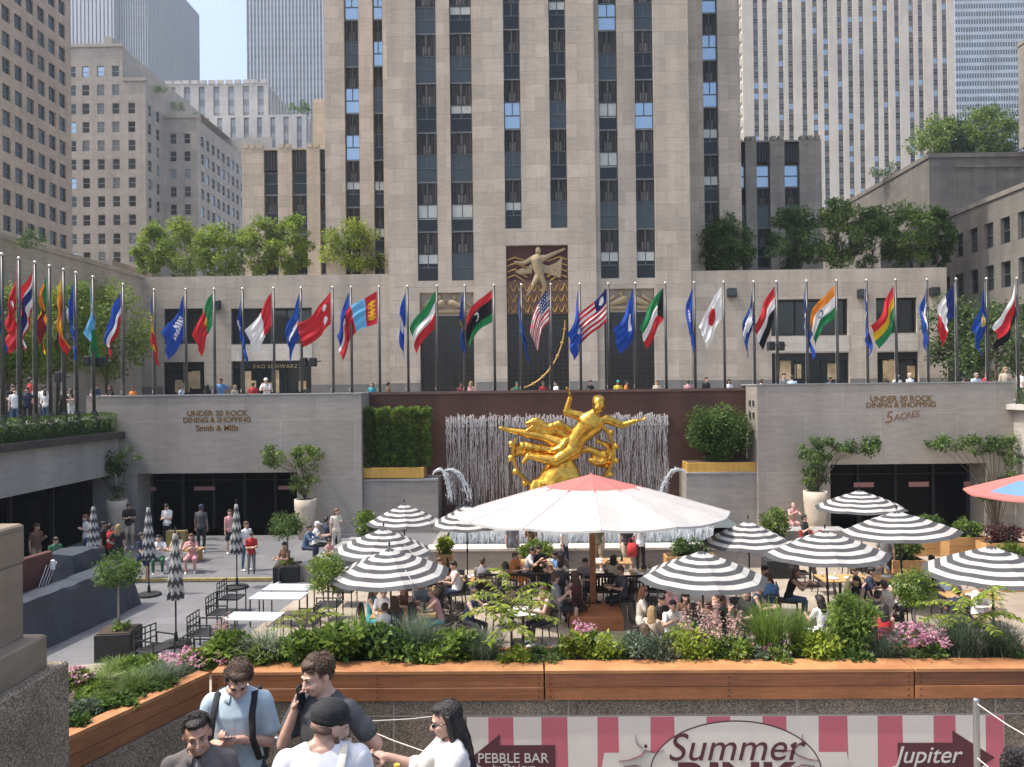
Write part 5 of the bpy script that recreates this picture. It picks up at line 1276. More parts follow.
def tree(name, label, cat, loc, h, rad, crown_z, mats, seed, leaf=.16, nclump=46, per=110, group=None, bark=BARK, trunk_r=.11, gap=0.2, stems=1, flat=.75, clump_r=.33):
    rng = np.random.default_rng(seed); t = thing(name, label, cat, loc, 0, group)
    cl = []
    cz = (crown_z + h) / 2; rz_ = (h - crown_z) / 2
    while len(cl) < nclump:
        p = rng.normal(size=3); p /= np.linalg.norm(p); p *= rng.uniform(.25, 1) ** .45
        if rng.random() < gap and p[2] < .3: continue
        k = 1.0 - .25 * max(0, p[2])
        x, y, z = p[0] * rad * k, p[1] * rad * k, cz + p[2] * rz_
        cl.append((x + rng.normal(0, rad * .08), y + rng.normal(0, rad * .08), z, rad * clump_r * rng.uniform(.6, 1.2)))
    pts, d, idx = clump_points(rng, cl, per, .35)
    v, q = leaves(rng, pts, leaf, .5, .55, .25, d * .6 + np.array([0, 0, -.2]))
    m = np.clip(rng.integers(0, 3, len(cl))[idx] + rng.integers(-1, 2, len(idx)), 0, 2)
    leaf_obj('crown', v, q, m, mats, t)
    mb = MB()
    for s in range(stems):
        bx, by = (rng.normal(0, .12 * stems), rng.normal(0, .12 * stems)) if stems > 1 else (0, 0)
        top = np.array([bx * 2.5, by * 2.5, cz]); mid = np.array([bx * 1.5 + rng.normal(0, .06), by * 1.5, crown_z * .6])
        mb.tube([(bx, by, -.05), tuple(mid), tuple(top)], [trunk_r, trunk_r * .75, trunk_r * .35], 8)
        for j in range(max(3, 9 // stems)):
            c = cl[rng.integers(len(cl))]; f = rng.uniform(.35, .95); b0 = mid + (top - mid) * f
            e = np.array(c[:3]); mm = (b0 + e) / 2 + np.array([0, 0, .12 * rad]); mb.tube([tuple(b0), tuple(mm), tuple(e)], [trunk_r * .4, trunk_r * .22, trunk_r * .08], 5)
    mb.build('trunk', bark, t, smooth=True)
    return t
def bush_mesh(seed, rx, ry, h, mats, leaf=.05, nclump=26, per=90, z0=.0, asp=.55, clr=.34):
    rng = np.random.default_rng(seed); cl = []
    for i in range(nclump):
        p = rng.normal(size=3); p /= np.linalg.norm(p); p *= rng.uniform(.3, 1) ** .5
        cl.append((p[0] * rx * .8, p[1] * ry * .8, z0 + h * .5 + p[2] * h * .42, min(rx, h) * clr * rng.uniform(.7, 1.25)))
    pts, d, idx = clump_points(rng, cl, per, .3); pts[:, 2] = np.maximum(pts[:, 2], z0 + .005)
    v, q = leaves(rng, pts, leaf, .5, asp, .25, d * .7 + np.array([0, 0, .15]))
    m = np.clip(rng.integers(0, 3, len(cl))[idx] + rng.integers(-1, 2, len(idx)), 0, 2)
    return np_mesh('foliage', v, q, mats, m)
def stems_mesh(seed, h, r, n=7, rad=.008):
    rng = np.random.default_rng(seed); mb = MB()
    for i in range(n):
        a = rng.uniform(0, 6.28); rr = r * rng.uniform(.2, .8); mb.tube([(rr * .2 * math.cos(a), rr * .2 * math.sin(a), -.02), (rr * .5 * math.cos(a), rr * .5 * math.sin(a), h * .4), (rr * math.cos(a), rr * math.sin(a), h * rng.uniform(.65, .9))], [rad, rad * .8, rad * .4], 5)
    return mb.mesh('stems', BARK, True)
def grass_mesh(seed, h, r, mats, n=420, w=.005, droop=.6):
    rng = np.random.default_rng(seed); V, Q, M = [], [], []
    a = rng.uniform(0, 2 * math.pi, n); lean = rng.uniform(.1, 1, n) ** .8 * r; hh = h * rng.uniform(.65, 1.1, n)
    b0 = rng.normal(0, r * .16, (n, 2)); dx, dy = np.cos(a), np.sin(a); px, py = -dy, dx; wv = w * rng.uniform(.6, 1.4, n)
    S_ = 4; ts = np.linspace(0, 1, S_ + 1); pts = []
    for t in ts:
        x = b0[:, 0] + dx * lean * t ** 1.7; y = b0[:, 1] + dy * lean * t ** 1.7; z = hh * (t - droop * .55 * (lean / r) * t ** 3)
        ww = wv * (1 - t * .85); pts.append((np.stack([x - px * ww, y - py * ww, z], 1), np.stack([x + px * ww, y + py * ww, z], 1)))
    v = np.concatenate([np.stack([p[0], p[1]], 1) for p in pts], 1).reshape(-1, 3)
    base = np.arange(n)[:, None] * (2 * (S_ + 1)); qs = []
    for i in range(S_): qs.append(np.stack([base[:, 0] + 2 * i, base[:, 0] + 2 * i + 1, base[:, 0] + 2 * i + 3, base[:, 0] + 2 * i + 2], 1))
    q = np.stack(qs, 1).reshape(-1, 4); m = np.repeat(rng.integers(0, 3, n), S_)
    return np_mesh('blades', v, q, mats, m)
def frond_mesh(seed, h, r, mats, nf=16, leaf=.05, stem=BARK):
    """sumac like: arching stalks with paired leaflets"""
    rng = np.random.default_rng(seed); C, D = [], []; mb = MB(); trunk = [(0, 0, -.02), (rng.normal(0, .02), rng.normal(0, .02), h * .4), (rng.normal(0, .04), rng.normal(0, .04), h * .75)]
    mb.tube(trunk, [.014, .011, .006], 6)
    for i in range(nf):
        a = i * 2.4 + rng.normal(0, .3); z0 = h * rng.uniform(.3, .78); L = r * rng.uniform(.75, 1.1); tip = rng.uniform(.0, .3) * h
        pts = []
        for k in range(9):
            t = k / 8; pts.append(np.array([math.cos(a) * L * t, math.sin(a) * L * t, z0 + tip * math.sin(t * 2.2) + .06 * t - .22 * L * t * t]))
        mb.tube([tuple(p) for p in pts], [.004] * 8 + [.0015], 4)
        sd = np.array([-math.sin(a), math.cos(a), 0]); fw = np.array([math.cos(a), math.sin(a), 0])
        for k in range(2, 27):
            t = k / 26 * 8; i0 = min(int(t), 7); p = pts[i0] * (1 - (t - i0)) + pts[i0 + 1] * (t - i0)
            for s in (-1, 1): C.append(p); D.append(sd * s * .9 + fw * .45 + np.array([0, 0, -.25]))
    C, D = np.array(C), np.array(D)
    v, q = leaves(rng, C, leaf, 1.2, .3, .2, D * 2.2)
    return np_mesh('fronds', v, q, mats, rng.integers(0, 3, len(q))), mb.mesh('stems', stem, True)
def flower_points_mesh(seed, rx, ry, z0, z1, mats, nhead=22, per=26, hr=.035, leaf=.02):
    rng = np.random.default_rng(seed); cl = [(rng.normal(0, rx * .5), rng.normal(0, ry * .5), rng.uniform(z0, z1), hr * rng.uniform(.7, 1.2)) for _ in range(nhead)]
    pts, d, idx = clump_points(rng, cl, per, .5); v, q = leaves(rng, pts, leaf, .8, .8, .2, d)
    return np_mesh('blossoms', v, q, mats, rng.integers(0, 3, len(q)))
def plume_mesh(seed, h0, h1, r, mats, n=16, leaf=.02):
    rng = np.random.default_rng(seed); P_ = []
    for i in range(n):
        x, y = rng.normal(0, r * .55, 2); zt = rng.uniform(h0 + (h1 - h0) * .5, h1); L = (h1 - h0) * rng.uniform(.5, .9)
        for k in range(90):
            t = rng.random(); rr = .028 * (1 - t) + .004; P_.append((x + rng.normal(0, rr), y + rng.normal(0, rr), zt - L + L * t))
    v, q = leaves(rng, np.array(P_), leaf, .4, .6, .2)
    return np_mesh('sprays', v, q, mats, rng.integers(0, 3, len(q)))
def box_hedge_mesh(seed, x0, x1, y0, y1, z0, z1, mats, leaf=.05, dens=900, wob=.04, lobes=0):
    """clipped hedge: leaves through the outer skin of a slightly wavy box, over a dark core"""
    rng = np.random.default_rng(seed); A = {'f': (x1 - x0) * (z1 - z0), 't': (x1 - x0) * (y1 - y0), 's': (y1 - y0) * (z1 - z0)}; P_, D = [], []
    def wav(p): return np.array([wob * noise.noise(Vector(p * 2.2)), wob * noise.noise(Vector(p * 2.2 + 7.)), wob * noise.noise(Vector(p * 2.2 + 13.))])
    for face, ar in (('f', A['f']), ('b', A['f']), ('t', A['t']), ('l', A['s']), ('r', A['s'])):
        for i in range(int(ar * dens)):
            u, w = rng.random(2); dp = abs(rng.normal(0, .035))
            if face == 'f': p = np.array([x0 + u * (x1 - x0), y0 + dp, z0 + w * (z1 - z0)]); d = (0, -1, .2)
            elif face == 'b': p = np.array([x0 + u * (x1 - x0), y1 - dp, z0 + w * (z1 - z0)]); d = (0, 1, .2)
            elif face == 't': p = np.array([x0 + u * (x1 - x0), y0 + w * (y1 - y0), z1 - dp]); d = (0, 0, 1)
            elif face == 'l': p = np.array([x0 + dp, y0 + u * (y1 - y0), z0 + w * (z1 - z0)]); d = (-1, 0, .2)
            else: p = np.array([x1 - dp, y0 + u * (y1 - y0), z0 + w * (z1 - z0)]); d = (1, 0, .2)
            if lobes:
                ph = (p[0] - x0) / (x1 - x0) * lobes; c = abs(math.sin(math.pi * ph)) ** .5
                if face in 'fb': p[1] += (.22 if face == 'f' else -.22) * (1 - c)
                if face == 't': p[2] -= .3 * (1 - c)
                if face in 'fb' and w > .9: p[2] -= .3 * (1 - c)
            P_.append(p + wav(p)); D.append(d)
    v, q = leaves(rng, np.array(P_), leaf, .2, .6, .25, np.array(D) * 1.1)
    m = np.array([min(2, max(0, int(1.5 + 2.2 * noise.noise(Vector(p * 5.0)) + rng.normal(0, .5)))) for p in P_])
    return np_mesh('foliage', v, q, mats, m)
CORE = mat('hedge_core', (.03, .05, .014), .95)
def hedge(name, label, x0, x1, y0, y1, z0, z1, mats, seed, **k):
    t = thing(name, label, 'hedge', ((x0 + x1) / 2, (y0 + y1) / 2, z0)); w, d, h = (x1 - x0) / 2, (y1 - y0) / 2, z1 - z0
    link('foliage', box_hedge_mesh(seed, -w, w, -d, d, 0, h, mats, **k), t)
    i = .16 if not k.get('lobes') else .40; mb = MB(); mb.box(-w + i, w - i, -d + min(i, d * .8), d - min(i, d * .8), 0, h - i * 1.3); mb.build('inner_core', CORE, t)  # solid dark filler box behind the leaf skin, no twigs modelled
    return t
def topiary(label, loc, pot_w, pot_h, trunk_h, ball_r, ball_h, seed, mats=LF_A, group=None, lean=0.0, pot=True, leaf=.055):
    t = thing('potted_tree', label, 'potted tree', loc, R(8), group)
    if pot:
        mb = MB(); w = pot_w / 2; mb.bbox(-w, w, -w, w, 0, pot_h, .012); mb.build('pot', BLACK_M, t)
        for s in (-1, 1):
            for q in (-1, 1): pass
        mb = MB(); mb.box(-w + .04, w - .04, -w + .04, w - .04, pot_h + .001, pot_h + .02); so_ = mb.build('soil', SOIL, t); bo = link('ground_cover', bush_mesh(seed + 7, w * .8, w * .8, .14, LF_B, .05, 16, 40), t); bo.location = (0, 0, pot_h + .02)
    mb = MB(); mb.tube([(0, 0, pot_h), (lean * .5, 0, pot_h + trunk_h * .5), (lean, 0, pot_h + trunk_h + ball_h * .4)], [.03, .026, .02], 8); mb.build('trunk', BARK_L, t, smooth=True)
    o = link('crown', bush_mesh(seed, ball_r, ball_r, ball_h, mats, leaf, 40, 90), t); o.location = (lean, 0, pot_h + trunk_h)
    return t
CANV_W = mat('canvas_white', (.52, .505, .475), .8, var=.13, scale=3.5, bump=.25, bscale=5, trans=.22)
CANV_K = mat('canvas_charcoal', (.055, .056, .058), .8, var=.12, scale=3, trans=.05)
CANV_R = mat('canvas_coral', (.50, .17, .15), .8, var=.06, scale=2, trans=.2)
CANV_B = mat('canvas_blue', (.14, .27, .44), .8, var=.06, scale=2, trans=.2)
CANV_P = mat('canvas_white_big', (.50, .485, .46), .75, var=.10, scale=1.8, bump=.25, bscale=3, trans=.2)
WOODPOLE = timber('pole_wood', (.36, .13, .05), (.50, .21, .085))
CRATE = timber('base_wood', (.33, .12, .045), (.46, .19, .075))
def canopy(mb, r, h, ribs, rings, matf, sag=.05, drop=.06, scallop=0.0):
    """panelled cloth between ribs, with the seams and the valence"""
    n = ribs * 4; ts = np.linspace(0, 1, rings + 1); V = []
    for t in ts:
        for k in range(n):
            a = 2 * math.pi * k / n; ph = (k % 4) / 4.0
            ca = math.pi / ribs; loc_ = (ph - .5) * 2 * ca / 1.0
            rr = r * t * (math.cos(ca) / math.cos((ph - .5) * 2 * math.pi / ribs) if True else 1)
            z = h * (1 - t) + sag * math.sin(math.pi * t) * .9 - (.045 if r < 2 else .06) * math.sin(math.pi * ph) * t
            V.append((rr * math.cos(a), rr * math.sin(a), z))
    o = len(V)
    for k in range(n):
        x, y, z = V[rings * n + k]; V.append((x * 1.004, y * 1.004, z - drop))
    F_, M_ = [], []
    for i in range(rings + 1):
        for k in range(n):
            F_.append((i * n + k, (i + 1) * n + k, (i + 1) * n + (k + 1) % n, i * n + (k + 1) % n)); M_.append(matf(i if i < rings else rings - 1, k))
    oo = len(mb.v); mb.v.extend(V); mb.f.extend([tuple(x + oo for x in f) for f in F_]); mb.m.extend(M_)
def make_striped():
    u = thing('striped_umbrella', '-', 'umbrella', (0, 0, 0), 0, 'striped umbrellas over the terrace tables')
    r, h, zr = 1.36, .56, 2.0
    mb = MB(); canopy(mb, r, h, 8, 11, lambda i, k: 1 if i % 2 == 0 else 0, .035, .0); c = mb.build('canopy', [CANV_W, CANV_K], u); c.location = (0, 0, zr)
    mb = MB(); canopy(mb, .21, .09, 8, 2, lambda i, k: 1 - i % 2, .01, .015); v = mb.build('vent', [CANV_W, CANV_K], c); v.location = (0, 0, h - .075)
    mb = MB(); mb.lathe([(.012, 0), (.02, .04), (.026, .07), (.012, .1), (.003, .115)], 10); f = mb.build('finial', BLACK, u, smooth=True); f.location = (0, 0, zr + h + .05)
    mb = MB(); mb.tube([(0, 0, .03), (0, 0, zr + h)], .022, 10); mb.lathe([(.035, 1.2), (.035, 1.3)], 10); mb.build('pole', BLACK, u)
    mb = MB(); mb.lathe([(.27, 0), (.27, .05), (.22, .07), (.05, .09), (.035, .3)], 20); mb.build('base', BLACK_M, u)
    for k in range(8):
        a = 2 * math.pi * k / 8; ca, sa = math.cos(a), math.sin(a); mb = MB()
        z = lambda t: zr + h * (1 - t) + .035 * math.sin(math.pi * t) * .9 - .025
        mb.tube([(r * .92 * t * ca, r * .92 * t * sa, z(t)) for t in (.02, .25, .5, .75, 1.06)], .007, 4); mb.tube([(.03 * ca, .03 * sa, 1.75), (r * .5 * ca, r * .5 * sa, z(.54))], .006, 4)
        mb.build('rib', BLACK, u)
    mb = MB(); a = R(-80); mb.tube([(r * .62 * math.cos(a), r * .62 * math.sin(a), zr + .26), (r * .9 * math.cos(a) , r * .9 * math.sin(a), zr + .07), (r * .93 * math.cos(a), r * .93 * math.sin(a), zr - .22)], .011, 4, flat=.3); mb.build('tie_strap', CANV_W, c);
    return u
us = make_striped()
for o in us.children:
    if o.name.startswith('canopy'):
        for c in o.children:
            if c.name.startswith('tie_strap'): c.location = (0, 0, -2.0)
UM = [ # px centre, px half width, rim py, tilt, label
 (392, 61, 575, -2, 'front left striped umbrella over a busy table, overlapping the striped one behind it'),
 (381, 52, 552, 3, 'striped umbrella half hidden behind the front left striped umbrella'),
 (404, 38, 523, 1, 'smallest striped umbrella, below the clipped hedge box at the back left'),
 (467, 38, 525, 0, 'striped umbrella half covered by the left side of the big white parasol'),
 (703, 65, 578, 2, 'striped umbrella over the crowded table just right of the wooden umbrella base'),
 (750, 46, 543, 3, 'striped umbrella in front of the long fountain basin, right of the big white parasol'),
 (829, 61, 554, 4, 'striped umbrella with wooden tables under it, in the middle of the right hand terrace'),
 (862, 44, 507, 3, 'striped umbrella furthest back, in front of the right dark entrance'),
 (904, 57, 531, 7, 'striped umbrella tilting right beside the long row of wooden planter boxes'),
 (994, 66, 571, 2, 'striped umbrella at the right edge beyond the yellow green fern shrub'),
]
km = kidmap_of(us); UPOS = []
def hor(px): return 388 - (px - 525) * math.tan(R(.65))
for i, (px, hw, py, tilt, lb) in enumerate(UM):
    Y = 4.0 * F / (py - hor(px)); x = XA(px, Y, py); k = hw * Y / F / 1.36
    o = us if i == 0 else copy_tree(us, km)
    o['label'] = lb; o.location = (x, Y, 0.004); o.rotation_euler = (0, R(tilt * .55), R(22.5 + i * 17)); o.scale = (k, k, 1.0)
    UPOS.append((x, Y))
def closed_mesh(seed):
    mb = MB(); n = 48; z0, z1 = .95, 2.35; K = 110; V = []
    prof = lambda t: .02 + .135 * (1 - t) ** .6 * (1 if t > .06 else .95) if t < .97 else .012
    for i in range(K + 1):
        t = i / K
        for k in range(n):
            a = 2 * math.pi * k / n; f = 1 + .22 * math.cos(8 * a) * (1 - t); r = prof(t) * f
            V.append((r * math.cos(a), r * math.sin(a), z0 + (z1 - z0) * t))
    F_, M_ = [], []
    for i in range(K):
        for k in range(n):
            a = 2 * math.pi * (k + .5) / n; F_.append((i * n + k, i * n + (k + 1) % n, (i + 1) * n + (k + 1) % n, (i + 1) * n + k))
            s = (i / K * 10 + .22 * math.cos(8 * a)) % 2; M_.append(1 if s < 1 else 0)
    mb.v, mb.f, mb.m = V, F_, M_
    return mb.mesh('canopy', [CANV_W, CANV_K], True)
cm = closed_mesh(0)
def closed_umb(px, py_top, py_base, Y, lb, box=False):
    x = XA(px, Y, py_base); zt_ = ZA(px, py_top, Y); t = thing('closed_umbrella', lb, 'umbrella', (x, Y, 0), 0, 'closed striped umbrellas on the grey paving')
    s = zt_ / 2.42; c = link('canopy', cm, t); c.scale = (1.15, 1.15, s)
    mb = MB(); mb.tube([(0, 0, .02), (0, 0, 2.36 * s)], .02, 10); mb.lathe([(.01, 2.36 * s), (.025, 2.39 * s), (.018, 2.44 * s), (.004, 2.46 * s)], 10); mb.build('pole', BLACK, t)
    mb = MB()
    if box: mb.bbox(-.24, .24, -.24, .24, 0, .46, .01)
    else: mb.lathe([(.34, 0), (.34, .05), (.3, .07), (.05, .09), (.035, .3)], 20)
    mb.build('base', BLACK_M, t)
closed_umb(94, 503, 585, 24.5, 'closed striped umbrella by the woman in a white top at the left wall')
closed_umb(149, 503, 594, 22.6, 'closed striped umbrella with a round black foot, beside the small clipped tree')
closed_umb(176, 528, 640, 18.2, 'closed striped umbrella standing in a black box, nearest of the closed ones')
closed_umb(237, 500, 586, 23.4, 'closed striped umbrella beside the boy in a red shirt')
yb = 20.3; bx = XA(592, yb, 520)
bu = thing('parasol', 'huge white market parasol with a coral crown on a wooden pole and crate base', 'umbrella', (bx, yb, 0))
mb = MB(); canopy(mb, 3.62, 1.02, 12, 12, lambda i, k: 1 if i < 4 else 0, .02, .05); c = mb.build('canopy', [CANV_P, CANV_R], bu); c.location = (0, 0, 2.70); bu.scale = (1, .68, 1)
mb = MB()
for k in range(12):
    a = 2 * math.pi * k / 12; ca, sa = math.cos(a), math.sin(a)
    tt = [(3.62 * t * ca, 3.62 * t * sa, 1.02 * (1 - t) + .02 * math.sin(math.pi * t) * .9 + .006) for t in (.33, .38, .7, 1)]
    mb.tube(tt[:2], .03, 4, 1, flat=.3); mb.tube([tt[0], tt[2], tt[3]], .02, 4, 0, flat=.4)
mb.build('seam', [mat('canvas_seam', (.52, .44, .42), .8), CANV_R], c)
mb = MB(); mb.lathe([(.06, 3.6), (.08, 3.68), (.02, 3.76)], 10); mb.build('finial', CANV_R, bu)
mb = MB(); mb.bbox(-.075, .075, -.1, .1, .36, 3.6, .015); mb.build('pole', WOODPOLE, bu)
mb = MB(); mb.bbox(-.65, .65, -1.9, .3, 0, .34, .012); mb.build('base', CRATE, bu)
mb = MB(); mb.bbox(-.2, .2, -.12, .12, .342, .37, .01); mb.lathe([(.1, .372), (.1, .42)], 12); mb.build('collar', BLACK, bu)
for k in range(12):
    a = 2 * math.pi * k / 12; ca, sa = math.cos(a), math.sin(a); mb = MB()
    mb.tube([(.05 * ca, .05 * sa, 3.55), (3.45 * ca, 3.45 * sa, 2.64)], .022, 5); mb.tube([(.06 * ca, .06 * sa, 2.55), (1.7 * ca, 1.7 * sa, 3.1)], .018, 5); mb.build('rib', WOODPOLE, bu)
yr = 20.5; rx_ = XA(1058, yr, 490)
ru = thing('parasol', 'coral red parasol with a blue panel jutting in at the right edge', 'umbrella', (rx_, yr, 0), R(15)); ru.scale = (1, .72, 1)
mb = MB(); canopy(mb, 2.5, .62, 8, 8, lambda i, k: 1 if (k // 4) in (4, 5) and i >= 4 and i < 7 else 0, .02, .04); c = mb.build('canopy', [CANV_R, CANV_B], ru); c.location = (0, 0, ZA(960, 492, yr))
mb = MB(); mb.tube([(0, 0, 0.05), (0, 0, 3.6)], .05, 10); mb.build('pole', WOODPOLE, ru)
mb = MB(); mb.bbox(-.5, .5, -.5, .5, 0, .3, .01); mb.build('base', CRATE, ru)
TOPW = timber('table_oak', (.48, .27, .10), (.62, .39, .17), .5)
WICK = mat('dark_wicker', (.035, .026, .022), .7, var=.4, scale=30, bump=.6, bscale=90)
def make_chair():
    c = thing('wicker_chair', '-', 'chair', (0, 0, 0), 0, 'dark wicker chairs at the terrace tables')
    mb = MB(); mb.bbox(-.23, .23, -.22, .22, .41, .46, .015); mb.build('seat', WICK, c)
    for x in (-.2, .2):
        mb = MB(); mb.tube([(x, -.2, .41), (x * 1.08, -.23, 0)], .016, 7); mb.build('leg', BLACK, c)
        mb = MB(); mb.tube([(x, .19, .41), (x * 1.08, .25, 0)], .016, 7); mb.build('leg', BLACK, c)
    mb = MB(); n = 14
    fr = []
    for k in range(n + 1):
        a = math.pi * k / n; fr.append((.235 * math.cos(a), .22 + .06 * math.sin(a) * .4 + .05, .46 + .43 * math.sin(a) ** .6))
    mb.tube(fr, .017, 7)
    for k in range(1, 9):
        x = -.2 + .4 * k / 9; zt_ = .46 + .41 * (1 - (abs(x) / .235) ** 2.4) ** .5; mb.tube([(x, .2, .46), (x, .25, .6), (x, .285, zt_)], .012, 4)
    for z in (.58, .68, .78):
        w = .235 * (1 - ((z - .46) / .43) ** 2.2) ** .5; mb.tube([(-w, .25, z), (0, .275, z), (w, .25, z)], .012, 4)
    mb.build('backrest', WICK, c)
    return c
ch0 = make_chair(); ckm = kidmap_of(ch0); _used = [False]
def chair(x, y, face, lb):
    """face: direction the sitter looks (degrees, 0 = towards -Y)"""
    o = copy_tree(ch0, ckm) if _used[0] else ch0; _used[0] = True
    o['label'] = lb; o.location = (x, y, .004); o.rotation_euler = (0, 0, R(face)); return o
def table(x, y, w, d, lb, group='wooden terrace tables', top=TOPW, rz=0, legs='pedestal'):
    t = thing('cafe_table', lb, 'table', (x, y, .004), R(rz), group)
    mb = MB(); mb.bbox(-w / 2, w / 2, -d / 2, d / 2, .72, .755, .006); mb.build('tabletop', top, t)
    if legs == 'pedestal':
        mb = MB(); mb.tube([(0, 0, .02), (0, 0, .72)], .04, 10); mb.box(-.22, .22, -.22, .22, .70, .719); mb.build('pedestal', BLACK, t)
        mb = MB(); mb.bbox(-.25, .25, -.25, .25, 0, .03, .008); mb.build('base', BLACK, t)
    else:
        for sx in (-1, 1):
            for sy in (-1, 1): mb = MB(); mb.box(sx * (w / 2 - .03) - .014, sx * (w / 2 - .03) + .014, sy * (d / 2 - .03) - .014, sy * (d / 2 - .03) + .014, 0, .72); mb.build('leg', BLACK, t)
    return t
GLS = mat('drinking_glass', (.7, .72, .7), .1, spec=.8, trans=.5)
def tableware(x, y, w, lb, seed):
    rg = random.Random(seed)
    for i in range(6):
        px_, py_ = x + rg.uniform(-.4, .4) * w, y + rg.uniform(-.2, .2)
        mb = MB(); kind = ('plate', 'glass', 'bowl', 'glass', 'plate', 'bottle')[i]
        if kind == 'plate': mb.lathe([(.07, 0), (.13, .014), (.125, .018), (.06, .008)], 16)
        elif kind == 'bottle': mb.lathe([(.032, 0), (.034, .15), (.012, .21), (.012, .26)], 12)
        elif kind == 'glass': mb.lathe([(.028, 0), (.036, .12), (.033, .12), (.025, .01)], 12)
        else: mb.lathe([(.04, 0), (.085, .05), (.08, .05), (.035, .012)], 14)
        o = mb.build(kind, WHITE if kind in ('plate', 'bowl') else LF_A[0] if kind == 'bottle' else GLS, None, smooth=True); o.location = (px_, py_, .762); tag(o, f'{dict(glass="clear", bottle="green").get(kind, "white")} {kind} on {lb}', kind, 'tableware on the terrace tables')
def make_bench(w):
    b = thing('slatted_bench', '-', 'bench', (0, 0, 0), 0, 'black slatted benches round the wooden umbrella base')
    mb = MB();
    for k in range(5): mb.box(-w / 2, w / 2, -.24 + k * .1, -.16 + k * .1, .41, .435)
    mb.build('seat', BLACK, b)
    mb = MB(); mb.box(-w / 2, w / 2, .24, .28, .84, .9); mb.box(-w / 2, w / 2, .245, .275, .5, .54); n = int(w / .085)
    for k in range(n): x = -w / 2 + w * (k + .5) / n; mb.box(x - .016, x + .016, .25, .27, .541, .839)
    mb.build('backrest', BLACK, b)
    for sx in (-1, 1):
        for y in (-.2, .26): mb = MB(); x = sx * (w / 2 - .05); mb.box(x - .02, x + .02, y - .018, y + .018, 0, .409 if y < 0 else .84); mb.build('leg', BLACK, b)
    return b
PIN2 = PINE
def crate_planter(x, y, w, d, h, lb, rz=0, plants=None, seed=1, m=PINE, group=None):
    t = thing('planter_box', lb, 'planter', (x, y, .004), R(rz), group); n = 3
    for s, nm in ((-1, 'front_board'), (1, 'back_board')):
        for k in range(n): mb = MB(); mb.bbox(-w / 2, w / 2, s * d / 2 - .02, s * d / 2 + .02, h * k / n + .006, h * (k + 1) / n - .006, .004); mb.build(nm, m, t)
    for s in (-1, 1):
        mb = MB(); mb.bbox(s * (w / 2 - .022) - .02, s * (w / 2 - .022) + .02, -d / 2 + .022, d / 2 - .022, .006, h - .01, .004); mb.build('side_board', m, t)
    mb = MB(); mb.box(-w / 2 + .045, w / 2 - .045, -d / 2 + .025, d / 2 - .025, .02, h - .05); mb.build('soil', SOIL, t)
    return t
def plant(name, label, cat, loc, meshes, group=None, rz=0, scale=1.0):
    """meshes: list of (part name, mesh)"""
    if len(meshes) == 1:
        o = link(name, meshes[0][1], None, loc, R(rz), label, cat, group); o.scale = (scale,) * 3; return o
    t = thing(name, label, cat, loc, R(rz), group); t.scale = (scale,) * 3
    for nm, me in meshes: link(nm, me, t)
    return t
FC = dict(red=(.50, .025, .035), white=(.76, .75, .73), blue=(.02, .075, .32), navy=(.015, .03, .14), green=(.02, .20, .07), yellow=(.70, .42, .02), sky=(.14, .42, .68), black=(.012, .012, .014), maroon=(.20, .02, .03), orange=(.72, .24, .03), gold=(.62, .40, .08), royal=(.02, .07, .36))
_fc = {}
def fcol(c):
    if c not in _fc: _fc[c] = mat('flag_' + c, FC[c], .75, var=.06, scale=3, trans=.38, spec=.2)
    return _fc[c]
ASP = 1.6
def disc(u, v, cu, cv, r): return ((u - cu) * ASP) ** 2 + (v - cv) ** 2 < r * r
def h3(a, b, c): return lambda u, v: (a, b, c)[min(2, int(v * 3))]
def v3(a, b, c): return lambda u, v: (a, b, c)[min(2, int(u * 3))]
def usf(u, v):
    if u < .4 and v < 7 / 13: return 'white' if (int(u * 28) % 2 == 0 and int(v * 18) % 2 == 1) else 'navy'
    return 'red' if int(v * 13) % 2 == 0 else 'white'
def state(kind, seed=0):
    def f(u, v):
        if kind == 0: return 'white' if disc(u, v, .5, .5, .24) and not disc(u, v, .5, .5, .12) else 'royal'
        if kind == 1: return 'white' if disc(u, v, .5, .5, .26) else 'royal'
        if kind == 2: return 'gold' if disc(u, v, .5, .52, .2) else 'blue'
        if kind == 3: return 'white' if .38 < u < .62 and .2 < v < .8 and (int(u * 40) + int(v * 20)) % 3 else 'royal'
        if kind == 4: return 'red' if v > .66 else ('white' if v > .5 else 'royal')
        if kind == 5: return 'white' if .33 < v < .66 and .15 < u < .85 and (abs(v - .5) < .1 or abs(u - .5) < .12) else 'blue'
    return f
def port(u, v): return 'yellow' if disc(u, v, .4, .5, .13) else ('green' if u < .4 else 'red')
def nepal(u, v):
    if disc(u, v, .22, .3, .1) or disc(u, v, .24, .72, .13): return 'white'
    return 'red'
def libya(u, v): return 'white' if (disc(u, v, .5, .5, .14) and not disc(u, v, .53, .5, .11)) else ('red' if v < .28 else ('black' if v < .72 else 'green'))
def kuwait(u, v): return 'black' if u < .25 * min(1, 3 * min(v, 1 - v)) else ('green', 'white', 'red')[min(2, int(v * 3))]
def india(u, v): return 'navy' if disc(u, v, .5, .5, .14) and not disc(u, v, .5, .5, .1) else ('orange', 'white', 'green')[min(2, int(v * 3))]
def japan(u, v): return 'red' if disc(u, v, .5, .5, .27) else 'white'
def mongol(u, v): return 'yellow' if .06 < u < .26 and .2 < v < .85 and (int(v * 16) % 2 == 0 or abs(u - .16) < .03) else ('blue_sky' if False else ('sky' if .33 < u < .66 else 'red'))
def thai(u, v): return 'red' if v < .17 or v > .83 else ('white' if v < .33 or v > .66 else 'navy')
def lanka(u, v): return 'green' if u < .22 else ('orange' if u < .4 else ('yellow' if u < .45 or v < .1 or v > .9 else 'maroon'))
def malta(u, v): return 'red' if u < .5 else 'white'
